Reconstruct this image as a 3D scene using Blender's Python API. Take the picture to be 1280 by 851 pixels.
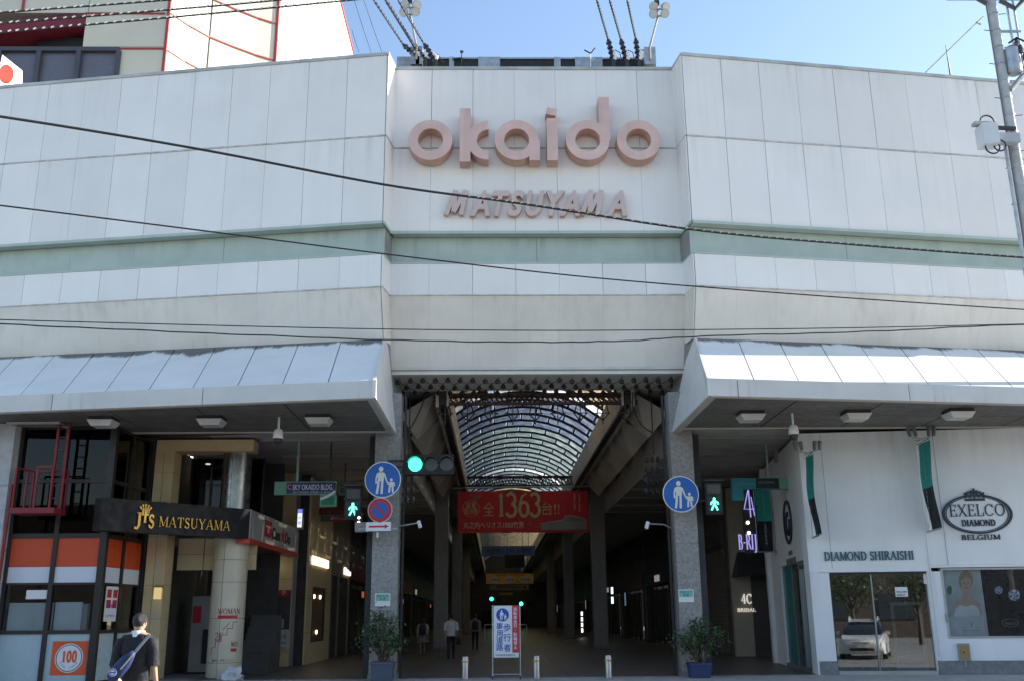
import bpy, bmesh, math, random
from mathutils import Vector, Matrix
random.seed(11)
R = math.radians
for o in list(bpy.data.objects): bpy.data.objects.remove(o)
SC = bpy.context.scene
COL = SC.collection

# ---------------------------------------------------------------- camera, sky, sun, exposure
CAM = Vector((-1.3212, -28.0, 1.6))
YAW, PITCH, ROLL, FPX = R(1.0876), R(15.667), R(0.4879), 1229.36
_f0 = Vector((math.sin(YAW), math.cos(YAW), 0)); _r0 = Vector((math.cos(YAW), -math.sin(YAW), 0)); _u0 = Vector((0, 0, 1))
_fw = _f0*math.cos(PITCH) + _u0*math.sin(PITCH); _u1 = -_f0*math.sin(PITCH) + _u0*math.cos(PITCH)
_rt = _r0*math.cos(ROLL) - _u1*math.sin(ROLL); _up = _u1*math.cos(ROLL) + _r0*math.sin(ROLL)
cam = bpy.data.cameras.new('camera'); cam.sensor_width = 36; cam.lens = FPX/1280*36; cam.clip_end = 1500
co = bpy.data.objects.new('camera', cam); COL.objects.link(co); SC.camera = co
co.matrix_world = Matrix(((_rt.x, _up.x, -_fw.x, CAM.x), (_rt.y, _up.y, -_fw.y, CAM.y), (_rt.z, _up.z, -_fw.z, CAM.z), (0, 0, 0, 1)))

SUN_EL, SUN_AZ = R(24.5), R(14.0)          # azimuth from +X towards +Y: the sun stands behind the gateway, to the side
w = bpy.data.worlds.new('World'); SC.world = w; w.use_nodes = True
nt = w.node_tree; nt.nodes.clear()
sky = nt.nodes.new('ShaderNodeTexSky'); sky.sky_type = 'NISHITA'; sky.sun_disc = False
sky.sun_elevation = SUN_EL; sky.sun_rotation = math.pi/2 - SUN_AZ
sky.air_density = 1.0; sky.dust_density = 0.6; sky.ozone_density = 1.0
bg = nt.nodes.new('ShaderNodeBackground'); bg.inputs['Strength'].default_value = 0.14
wo = nt.nodes.new('ShaderNodeOutputWorld')
nt.links.new(sky.outputs[0], bg.inputs[0]); nt.links.new(bg.outputs[0], wo.inputs[0])
sl = bpy.data.lights.new('sun', 'SUN'); sl.energy = 5.0; sl.angle = R(0.53); sl.color = (1, .95, .87)
so = bpy.data.objects.new('sun', sl); COL.objects.link(so)
SDIR = Vector((math.cos(SUN_EL)*math.cos(SUN_AZ), math.cos(SUN_EL)*math.sin(SUN_AZ), math.sin(SUN_EL)))
so.rotation_euler = SDIR.to_track_quat('Z', 'Y').to_euler(); so.location = (30, 10, 60)
SC.view_settings.view_transform = 'Standard'; SC.view_settings.look = 'None'
SC.view_settings.exposure = 1.2; SC.view_settings.gamma = 1
SC.render.engine = 'CYCLES'; SC.cycles.max_bounces = 8; SC.cycles.transparent_max_bounces = 12
SC.cycles.sample_clamp_indirect = 6

# ---------------------------------------------------------------- survey: a sight line of the camera met with a real plane of the place
def _ray(px, py): return _fw + _rt*((px-640)/FPX) - _up*((py-425.5)/FPX)
def at(px, py, Y):
    d = _ray(px, py); return CAM + d*((Y-CAM.y)/d.y)
def atz(px, py, Z):
    d = _ray(px, py); return CAM + d*((Z-CAM.z)/d.z)
def atx(px, py, X):
    d = _ray(px, py); return CAM + d*((X-CAM.x)/d.x)

# ---------------------------------------------------------------- materials
MATS = {}
def _noise(nt, scale, detail=3, vec=None, dist=0.0):
    n = nt.nodes.new('ShaderNodeTexNoise'); n.inputs['Scale'].default_value = scale; n.inputs['Detail'].default_value = detail
    n.inputs['Distortion'].default_value = dist
    if vec is not None: nt.links.new(vec, n.inputs['Vector'])
    return n.outputs['Fac']
def _ramp(nt, fac, a, b, ca=(0, 0, 0, 1), cb=(1, 1, 1, 1)):
    r = nt.nodes.new('ShaderNodeValToRGB'); r.color_ramp.elements[0].position = a; r.color_ramp.elements[1].position = b
    r.color_ramp.elements[0].color = ca; r.color_ramp.elements[1].color = cb
    nt.links.new(fac, r.inputs[0]); return r.outputs[0]
def _map(nt, vec, sc, loc=(0, 0, 0)):
    m = nt.nodes.new('ShaderNodeMapping'); m.inputs['Scale'].default_value = sc; m.inputs['Location'].default_value = loc
    nt.links.new(vec, m.inputs['Vector']); return m.outputs[0]
def _mix(nt, fac, a, b, mode='MIX'):
    m = nt.nodes.new('ShaderNodeMix'); m.data_type = 'RGBA'; m.blend_type = mode
    for i, v in ((0, fac), (6, a), (7, b)):
        if isinstance(v, (int, float)): m.inputs[i].default_value = v
        elif isinstance(v, tuple): m.inputs[i].default_value = v if len(v) == 4 else (*v, 1)
        else: nt.links.new(v, m.inputs[i])
    return m.outputs[2]
def _math(nt, op, a, b=0.0):
    m = nt.nodes.new('ShaderNodeMath'); m.operation = op
    for i, v in ((0, a), (1, b)):
        if isinstance(v, (int, float)): m.inputs[i].default_value = v
        else: nt.links.new(v, m.inputs[i])
    return m.outputs[0]
def mat(name, col, rough=.55, metal=0.0, var=.10, vs=1.5, bump=0.0, bs=20.0, spec=.5, rand=0.0, streak=0.0, streak_col=(.12, .11, .1), coat=0.0, alpha_tr=None):
    if name in MATS: return MATS[name]
    m = bpy.data.materials.new(name); m.use_nodes = True; nt = m.node_tree; b = nt.nodes['Principled BSDF']
    geo = nt.nodes.new('ShaderNodeNewGeometry'); P = geo.outputs['Position']
    c = (*col, 1)
    dark = tuple(x*(1-var*1.6) for x in col); lite = tuple(min(1, x*(1+var*.8)) for x in col)
    n = _noise(nt, vs, 5, P)
    out = _ramp(nt, n, .3, .7, (*dark, 1), (*lite, 1))
    if streak:
        sv = _noise(nt, 1.0, 4, _map(nt, P, (5.5, 5.5, .22)))
        sv2 = _noise(nt, .35, 2, P)
        f = _math(nt, 'MULTIPLY', _ramp(nt, sv, .52, .78), _ramp(nt, sv2, .42, .68))
        f = _math(nt, 'MULTIPLY', f, streak)
        out = _mix(nt, f, out, streak_col)
    if rand:
        oi = nt.nodes.new('ShaderNodeObjectInfo')
        v = _math(nt, 'ADD', 1-rand, _math(nt, 'MULTIPLY', oi.outputs['Random'], 2*rand))
        cx = nt.nodes.new('ShaderNodeCombineXYZ')
        for i in range(3): nt.links.new(v, cx.inputs[i])
        out = _mix(nt, 1.0, out, cx.outputs[0], 'MULTIPLY')
    nt.links.new(out, b.inputs['Base Color'])
    rr = _ramp(nt, _noise(nt, vs*3, 3, P), .3, .7, (rough*.8,)*3+(1,), (min(1, rough*1.2),)*3+(1,))
    nt.links.new(rr, b.inputs['Roughness'])
    b.inputs['Metallic'].default_value = metal
    b.inputs['Specular IOR Level'].default_value = spec
    if coat: b.inputs['Coat Weight'].default_value = coat; b.inputs['Coat Roughness'].default_value = .08
    if bump:
        bp = nt.nodes.new('ShaderNodeBump'); bp.inputs['Strength'].default_value = bump; bp.inputs['Distance'].default_value = .03
        nt.links.new(_noise(nt, bs, 4, P), bp.inputs['Height']); nt.links.new(bp.outputs[0], b.inputs['Normal'])
    MATS[name] = m; return m
def emit(name, col, s):
    if name in MATS: return MATS[name]
    m = bpy.data.materials.new(name); m.use_nodes = True; nt = m.node_tree; nt.nodes.clear()
    e = nt.nodes.new('ShaderNodeEmission'); e.inputs[0].default_value = (*col, 1); e.inputs[1].default_value = s
    o = nt.nodes.new('ShaderNodeOutputMaterial'); nt.links.new(e.outputs[0], o.inputs[0]); MATS[name] = m; return m
def glass(name, tint=(.75, .8, .8), ior=1.6, rough=.015, wav=.004):
    if name in MATS: return MATS[name]
    m = bpy.data.materials.new(name); m.use_nodes = True; nt = m.node_tree; nt.nodes.clear()
    t = nt.nodes.new('ShaderNodeBsdfTransparent'); t.inputs[0].default_value = (*tint, 1)
    g = nt.nodes.new('ShaderNodeBsdfGlossy'); g.inputs['Roughness'].default_value = rough
    f = nt.nodes.new('ShaderNodeFresnel'); f.inputs['IOR'].default_value = ior
    bp = nt.nodes.new('ShaderNodeBump'); bp.inputs['Strength'].default_value = .12; bp.inputs['Distance'].default_value = wav
    geo = nt.nodes.new('ShaderNodeNewGeometry'); nt.links.new(_noise(nt, 1.1, 1, geo.outputs['Position']), bp.inputs['Height'])
    nt.links.new(bp.outputs[0], g.inputs['Normal'])
    fac = _math(nt, 'MINIMUM', _math(nt, 'MULTIPLY', f.outputs[0], 2.2), 1.0)
    mx = nt.nodes.new('ShaderNodeMixShader'); nt.links.new(fac, mx.inputs[0]); nt.links.new(t.outputs[0], mx.inputs[1]); nt.links.new(g.outputs[0], mx.inputs[2])
    o = nt.nodes.new('ShaderNodeOutputMaterial'); nt.links.new(mx.outputs[0], o.inputs[0]); MATS[name] = m; return m
def translucent(name, col, mixf=.12):
    if name in MATS: return MATS[name]
    m = bpy.data.materials.new(name); m.use_nodes = True; nt = m.node_tree; nt.nodes.clear()
    geo = nt.nodes.new('ShaderNodeNewGeometry')
    c = _ramp(nt, _noise(nt, 2.5, 4, geo.outputs['Position']), .3, .75, (*[x*.55 for x in col], 1), (*col, 1))
    t = nt.nodes.new('ShaderNodeBsdfTranslucent'); d = nt.nodes.new('ShaderNodeBsdfDiffuse')
    nt.links.new(c, t.inputs[0]); nt.links.new(c, d.inputs[0])
    mx = nt.nodes.new('ShaderNodeMixShader'); mx.inputs[0].default_value = mixf
    nt.links.new(t.outputs[0], mx.inputs[1]); nt.links.new(d.outputs[0], mx.inputs[2])
    o = nt.nodes.new('ShaderNodeOutputMaterial'); nt.links.new(mx.outputs[0], o.inputs[0]); MATS[name] = m; return m

WHITE = mat('white_enamel_panel', (.81, .775, .75), .42, var=.025, vs=.8, bump=.35, bs=1.1, rand=.045, streak=.10)
WHITE_BOUNCE = mat('underside_bounce_tint', (.75, .69, .62), .6, var=.05, vs=.9, rand=.02, streak=.2)  # same white enamel, warm ground bounce put into the colour
FLASH = mat('flashing_metal', (.45, .42, .40), .5, var=.3, vs=3)
CORE = mat('joint_backing', (.27, .26, .25), .8)
GREEN = mat('green_enamel_band', (.43, .505, .455), .5, var=.06, streak=.3)
PINK = mat('pink_letter_face', (.67, .46, .415), .5, var=.10, vs=1.2, streak=.45, streak_col=(.25, .17, .15))
PINKS = mat('pink_letter_return', (.60, .36, .28), .6, var=.12)
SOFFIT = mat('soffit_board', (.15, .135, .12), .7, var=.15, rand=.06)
GREYC = mat('aisle_ceiling', (.42, .39, .35), .8, var=.12)
CREAMP = mat('cream_arcade_steel', (.58, .52, .42), .6, var=.12)
DARKST = mat('dark_steel', (.03, .03, .032), .5, var=.2)
BLACKM = mat('black_matt', (.012, .012, .013), .6)
BROWN = mat('rusty_brown_steel', (.075, .035, .03), .6, var=.3, vs=6)
GALV = mat('galvanised_steel', (.42, .43, .44), .42, .75, var=.15, vs=6)
CONC = mat('pole_concrete', (.46, .46, .47), .8, var=.12, vs=4, bump=.2, bs=40)
CABLE = mat('cable_rubber', (.018, .018, .02), .55)
BEAD = mat('cable_spiral_tie', (.42, .42, .40), .5)
GLASSD = glass('shop_glass', (.75, .8, .8), 1.85)
GLASSK = glass('dark_tinted_glass', (.25, .27, .28), 1.22)
GRANITE = mat('granite_cladding', (.29, .28, .265), .5, var=.2, vs=14, bump=.08, bs=60, rand=.06)
CREAMT = mat('cream_tile', (.64, .49, .27), .38, var=.07, vs=2, rand=.05)
PALET = mat('pale_round_column_tile', (.66, .57, .42), .38, var=.05, rand=.03)
STEELC = mat('brushed_steel_column', (.30, .30, .28), .3, .95, var=.03)
WALLW = mat('white_render_wall', (.82, .82, .82), .7, var=.04, vs=.7, streak=.12, bump=.05, bs=30)
PLINTH = mat('grey_stone_plinth', (.22, .22, .22), .6, var=.15, vs=8)
TEAL = mat('teal_fabric', (.02, .30, .27), .75, var=.08, vs=6)
NAVYF = mat('black_fabric', (.012, .013, .018), .8, var=.1)
ASPH = mat('bounce_pale_road', (.25, .24, .225), .85, var=.25, vs=6, bump=.3, bs=90)  # unseen asphalt road, made pale to bounce more light upward
GOLD = mat('gold_leaf_letter', (.36, .22, .06), .35, .9, var=.1)
REDST = mat('red_painted_steel', (.20, .012, .018), .5, var=.15)
ORANGE = mat('orange_film', (.60, .065, .012), .45, var=.03)
FILMW = mat('white_film', (.66, .67, .72), .45, var=.03)
FROST = mat('frosted_glass_panel', (.40, .50, .52), .3, var=.03)
PLAIN = mat('plain_white_paint', (.74, .74, .74), .5, var=.03)
OFFW = mat('off_white_print', (.68, .67, .64), .55, var=.03)
BLUES = mat('sign_blue', (.012, .11, .42), .4, var=.04)
REDS = mat('sign_red', (.48, .02, .03), .45, var=.04)
GREENM = mat('sign_green_mint', (.16, .36, .25), .5, var=.05)
GREEND = mat('sign_green_deep', (.01, .20, .12), .5)
NAVY = mat('sign_navy', (.02, .03, .14), .45, var=.05)
INK = mat('black_ink', (.015, .015, .018), .5)
BLUEINK = mat('blue_ink', (.02, .05, .36), .5)
SKIN = mat('skin', (.50, .28, .19), .55, var=.06, vs=20)
HAIR = mat('black_hair', (.012, .011, .011), .5, var=.3, vs=60, bump=.5, bs=200)

# dirt runs that start below the coping and below the middle ledge of the cladding
def drips(m, tops, reach, amt, col):
    nt = m.node_tree; b = nt.nodes['Principled BSDF']; out = b.inputs['Base Color'].links[0].from_socket
    geo = nt.nodes.new('ShaderNodeNewGeometry'); sp = nt.nodes.new('ShaderNodeSeparateXYZ'); nt.links.new(geo.outputs['Position'], sp.inputs[0])
    n = _noise(nt, 1.0, 5, _map(nt, geo.outputs['Position'], (4.2, 4.2, .12))); big = _noise(nt, .28, 2, geo.outputs['Position'])
    tot = None
    for t in tops:
        h = _math(nt, 'SUBTRACT', t, sp.outputs[2])
        inside = _math(nt, 'GREATER_THAN', h, 0.0)
        fall = _math(nt, 'MAXIMUM', _math(nt, 'SUBTRACT', 1.0, _math(nt, 'DIVIDE', h, reach)), 0.0)
        f = _math(nt, 'MULTIPLY', inside, fall); tot = f if tot is None else _math(nt, 'MAXIMUM', tot, f)
    f = _math(nt, 'MULTIPLY', tot, _math(nt, 'MULTIPLY', _ramp(nt, n, .46, .74), _ramp(nt, big, .36, .66)))
    nt.links.new(_mix(nt, _math(nt, 'MULTIPLY', f, amt), out, col), b.inputs['Base Color'])
drips(WHITE, (18.46, 15.675), 1.5, .27, (.26, .23, .2))
drips(WHITE_BOUNCE, (10.85,), 1.2, .3, (.22, .17, .13)); drips(WALLW, (6.66, 2.75), 1.6, .35, (.28, .26, .24)); drips(GREEN, (12.8,), .7, .5, (.12, .13, .12))

# ---------------------------------------------------------------- mesh builder
class Fr:                                  # a flat frame in the place: origin, right, up; n = outward normal
    def __init__(s, O, U=(1, 0, 0), V=(0, 0, 1)):
        s.O = Vector(O); s.U = Vector(U).normalized(); s.V = Vector(V).normalized(); s.N = s.U.cross(s.V).normalized()
    def p(s, x, y, n=0): return s.O + s.U*x + s.V*y + s.N*n
class MB:
    def __init__(s): s.v = []; s.f = []; s.mi = []; s.m = 0
    def add(s, vs, fs):
        b = len(s.v); s.v += [Vector(x) for x in vs]
        for f in fs: s.f.append([i+b for i in f]); s.mi.append(s.m)
        return s
    def box(s, x0, x1, y0, y1, z0, z1):
        x0, x1 = min(x0, x1), max(x0, x1); y0, y1 = min(y0, y1), max(y0, y1); z0, z1 = min(z0, z1), max(z0, z1)
        return s.add([(x0, y0, z0), (x1, y0, z0), (x1, y1, z0), (x0, y1, z0), (x0, y0, z1), (x1, y0, z1), (x1, y1, z1), (x0, y1, z1)],
                     [(3, 2, 1, 0), (4, 5, 6, 7), (0, 1, 5, 4), (1, 2, 6, 5), (2, 3, 7, 6), (3, 0, 4, 7)])
    def fbox(s, F, x0, x1, y0, y1, n0, n1):
        P = F.p
        return s.add([P(x0, y0, n1), P(x1, y0, n1), P(x1, y0, n0), P(x0, y0, n0), P(x0, y1, n1), P(x1, y1, n1), P(x1, y1, n0), P(x0, y1, n0)],
                     [(3, 2, 1, 0), (4, 5, 6, 7), (0, 1, 5, 4), (1, 2, 6, 5), (2, 3, 7, 6), (3, 0, 4, 7)])
    def hexa(s, lo, hi):                    # two quads of 4 corners joined
        return s.add(list(lo)+list(hi), [(3, 2, 1, 0), (4, 5, 6, 7), (0, 1, 5, 4), (1, 2, 6, 5), (2, 3, 7, 6), (3, 0, 4, 7)])
    def prism(s, F, poly, n0, n1):          # poly in frame coords (ccw), extruded along the normal
        k = len(poly)
        a = sum(poly[i][0]*poly[(i+1) % k][1]-poly[(i+1) % k][0]*poly[i][1] for i in range(k))
        if a < 0: poly = poly[::-1]
        vs = [F.p(x, y, n1) for x, y in poly] + [F.p(x, y, n0) for x, y in poly]
        fs = [list(range(k)), list(range(2*k-1, k-1, -1))] + [(i+k, (i+1) % k+k, (i+1) % k, i) for i in range(k)]
        return s.add(vs, fs)
    def ring(s, F, cx, cy, ro, ri, n0, n1, a0=0, a1=360, k=40, sy=1.0):
        full = abs(a1-a0) >= 359.9; st = k if full else k+1; vs = []
        for i in range(st):
            t = R(a0+(a1-a0)*i/k); c, q = math.cos(t), math.sin(t)
            for r, n in ((ro, n1), (ri, n1), (ri, n0), (ro, n0)): vs.append(F.p(cx+c*r, cy+q*r*sy, n))
        fs = []
        for i in range(k if full else k):
            j = (i+1) % st
            for q in range(4):
                q2 = (q+1) % 4; fs.append((i*4+q, j*4+q, j*4+q2, i*4+q2))
        if not full: fs += [(3, 2, 1, 0), (k*4, k*4+1, k*4+2, k*4+3)]
        return s.add(vs, fs)
    def disc(s, F, cx, cy, r, n0, n1, k=36, sy=1.0):
        return s.prism(F, [(cx+r*math.cos(2*math.pi*i/k), cy+r*sy*math.sin(2*math.pi*i/k)) for i in range(k)], n0, n1)
    def tube(s, pts, r, k=8, caps=True):
        pts = [Vector(p) for p in pts]; n = len(pts)
        rs = r if isinstance(r, (list, tuple)) else [r]*n
        vs = []; prev = None
        for i, p in enumerate(pts):
            t = (pts[min(i+1, n-1)]-pts[max(i-1, 0)]).normalized()
            if prev is None:
                a = Vector((0, 0, 1)) if abs(t.z) < .9 else Vector((1, 0, 0)); u = t.cross(a).normalized()
            else: u = (prev - t*prev.dot(t)).normalized()
            prev = u; v = t.cross(u)
            for j in range(k):
                th = 2*math.pi*j/k; vs.append(p + u*(math.cos(th)*rs[i]) + v*(math.sin(th)*rs[i]))
        fs = [(i*k+j, i*k+(j+1) % k, (i+1)*k+(j+1) % k, (i+1)*k+j) for i in range(n-1) for j in range(k)]
        if caps: fs += [list(range(k-1, -1, -1)), list(range((n-1)*k, n*k))]
        return s.add(vs, fs)
    def bar(s, a, b, w, h=None, up=(0, 0, 1)):
        a, b = Vector(a), Vector(b); h = h or w; t = (b-a).normalized(); up = Vector(up)
        if abs(t.dot(up)) > .95: up = Vector((0, 1, 0)) if abs(t.y) < .9 else Vector((1, 0, 0))
        u = t.cross(up).normalized()*(w/2); v = u.cross(t).normalized()*(h/2)
        return s.add([a-u-v, a+u-v, a+u+v, a-u+v, b-u-v, b+u-v, b+u+v, b-u+v], [(0, 1, 2, 3), (7, 6, 5, 4), (4, 5, 1, 0), (5, 6, 2, 1), (6, 7, 3, 2), (7, 4, 0, 3)])
    def loft(s, rings, k=16, caps=True):     # rings: (centre, rx, ry[, U, V])
        vs = []
        for rg in rings:
            c = Vector(rg[0]); U = Vector(rg[3]) if len(rg) > 3 else Vector((1, 0, 0)); V = Vector(rg[4]) if len(rg) > 3 else Vector((0, 1, 0))
            for j in range(k):
                t = 2*math.pi*j/k; vs.append(c+U*(math.cos(t)*rg[1])+V*(math.sin(t)*rg[2]))
        n = len(rings); fs = [(i*k+j, i*k+(j+1) % k, (i+1)*k+(j+1) % k, (i+1)*k+j) for i in range(n-1) for j in range(k)]
        if caps: fs += [list(range(k-1, -1, -1)), list(range((n-1)*k, n*k))]
        return s.add(vs, fs)
    def text(s, F, txt, x, y, h, n0=.0, n1=.004, width=None, bold=0.0, shear=0.0, align='L', vert=False):
        if vert:
            for i, ch in enumerate(txt): s.text(F, ch, x, y-i*h*1.12, h, n0, n1, None, bold, shear, 'C')
            return s
        vs, fs = text_geo(txt, bold, shear)
        if not vs: return s
        xs = [p[0] for p in vs]; x0, x1 = min(xs), max(xs); sc = h/.73
        sx = (width/(x1-x0)) if width else sc
        off = x - x0*sx if align == 'L' else x - (x0+x1)/2*sx
        nv = len(vs)
        out = [F.p(off+a*sx, y+b*sc, n1) for a, b in vs]
        s.add(out, fs)
        if n1-n0 > .006:                    # thick letters get their returns
            ec = {}
            for f in fs:
                for i in range(len(f)): ec.setdefault(frozenset((f[i], f[(i+1) % len(f)])), []).append((f[i], f[(i+1) % len(f)]))
            back = [F.p(off+a*sx, y+b*sc, n0) for a, b in vs]
            s.add(out+back, [(e[0][1], e[0][0], e[0][0]+nv, e[0][1]+nv) for e in ec.values() if len(e) == 1])
        return s
    def serif(s, F, txt, x, y, h, width, n0=0.0, n1=.02, wt=.13, align='L'):
        adv = []; tot = 0
        for ch in txt:
            a = SERW.get(ch, .7); adv.append(a); tot += a+.10
        tot -= .10; sx = width/tot; cx = x if align == 'L' else x-width/2
        d = 0
        for ch, a in zip(txt, adv):
            for st in SERG.get(ch, []):
                d = (d+1) % 6; nn = n1+d*.0007
                pts = st[1:]; th = {'k': wt, 't': wt*.42, 'm': wt*.7}[st[0]]
                s.stroke(F, [(cx+p[0]*a*sx, y+p[1]*h) for p in pts], th*h, n0, nn)
            cx += (a+.10)*sx
        return s
    def stroke(s, F, pts, w, n0, n1):
        L = []; Rr = []; n = len(pts)
        for i in range(n):
            a = Vector(pts[max(i-1, 0)]); b = Vector(pts[min(i+1, n-1)]); t = (b-a).normalized(); nr = Vector((-t.y, t.x))*(w/2)
            p = Vector(pts[i]); L.append(p+nr); Rr.append(p-nr)
        vs = []
        for a, b in zip(L, Rr): vs += [F.p(a.x, a.y, n1), F.p(b.x, b.y, n1), F.p(b.x, b.y, n0), F.p(a.x, a.y, n0)]
        fs = [(0, 1, 2, 3)[::-1], ((n-1)*4, (n-1)*4+1, (n-1)*4+2, (n-1)*4+3)]
        for i in range(n-1):
            for q in range(4): fs.append((i*4+q, (i+1)*4+q, (i+1)*4+(q+1) % 4, i*4+(q+1) % 4))
        return s.add(vs, [tuple(f)[::-1] for f in fs])
    def mesh(s, name, off=Vector((0, 0, 0)), smooth=False):
        me = bpy.data.meshes.new(name); me.from_pydata([tuple(p-off) for p in s.v], [], s.f); me.update()
        if smooth: me.polygons.foreach_set('use_smooth', [True]*len(me.polygons))
        if any(s.mi): me.polygons.foreach_set('material_index', s.mi)
        return me

_TG = {}
def text_geo(txt, bold, shear):
    key = (txt, bold, shear)
    if key in _TG: return _TG[key]
    c = bpy.data.curves.new('t', 'FONT'); c.body = txt; c.size = 1.0; c.offset = bold; c.shear = shear; c.resolution_u = 3; c.fill_mode = 'FRONT'
    o = bpy.data.objects.new('t', c); COL.objects.link(o)
    dg = bpy.context.evaluated_depsgraph_get(); dg.update()
    me = o.evaluated_get(dg).to_mesh()
    vs = [(v.co.x, v.co.y) for v in me.vertices]; fs = []
    for p in me.polygons:
        i = list(p.vertices)
        ar = sum(vs[i[q]][0]*vs[i[(q+1) % len(i)]][1]-vs[i[(q+1) % len(i)]][0]*vs[i[q]][1] for q in range(len(i)))
        fs.append(i if ar > 0 else i[::-1])
    o.evaluated_get(dg).to_mesh_clear(); bpy.data.objects.remove(o); bpy.data.curves.remove(c)
    _TG[key] = (vs, fs); return vs, fs

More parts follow.
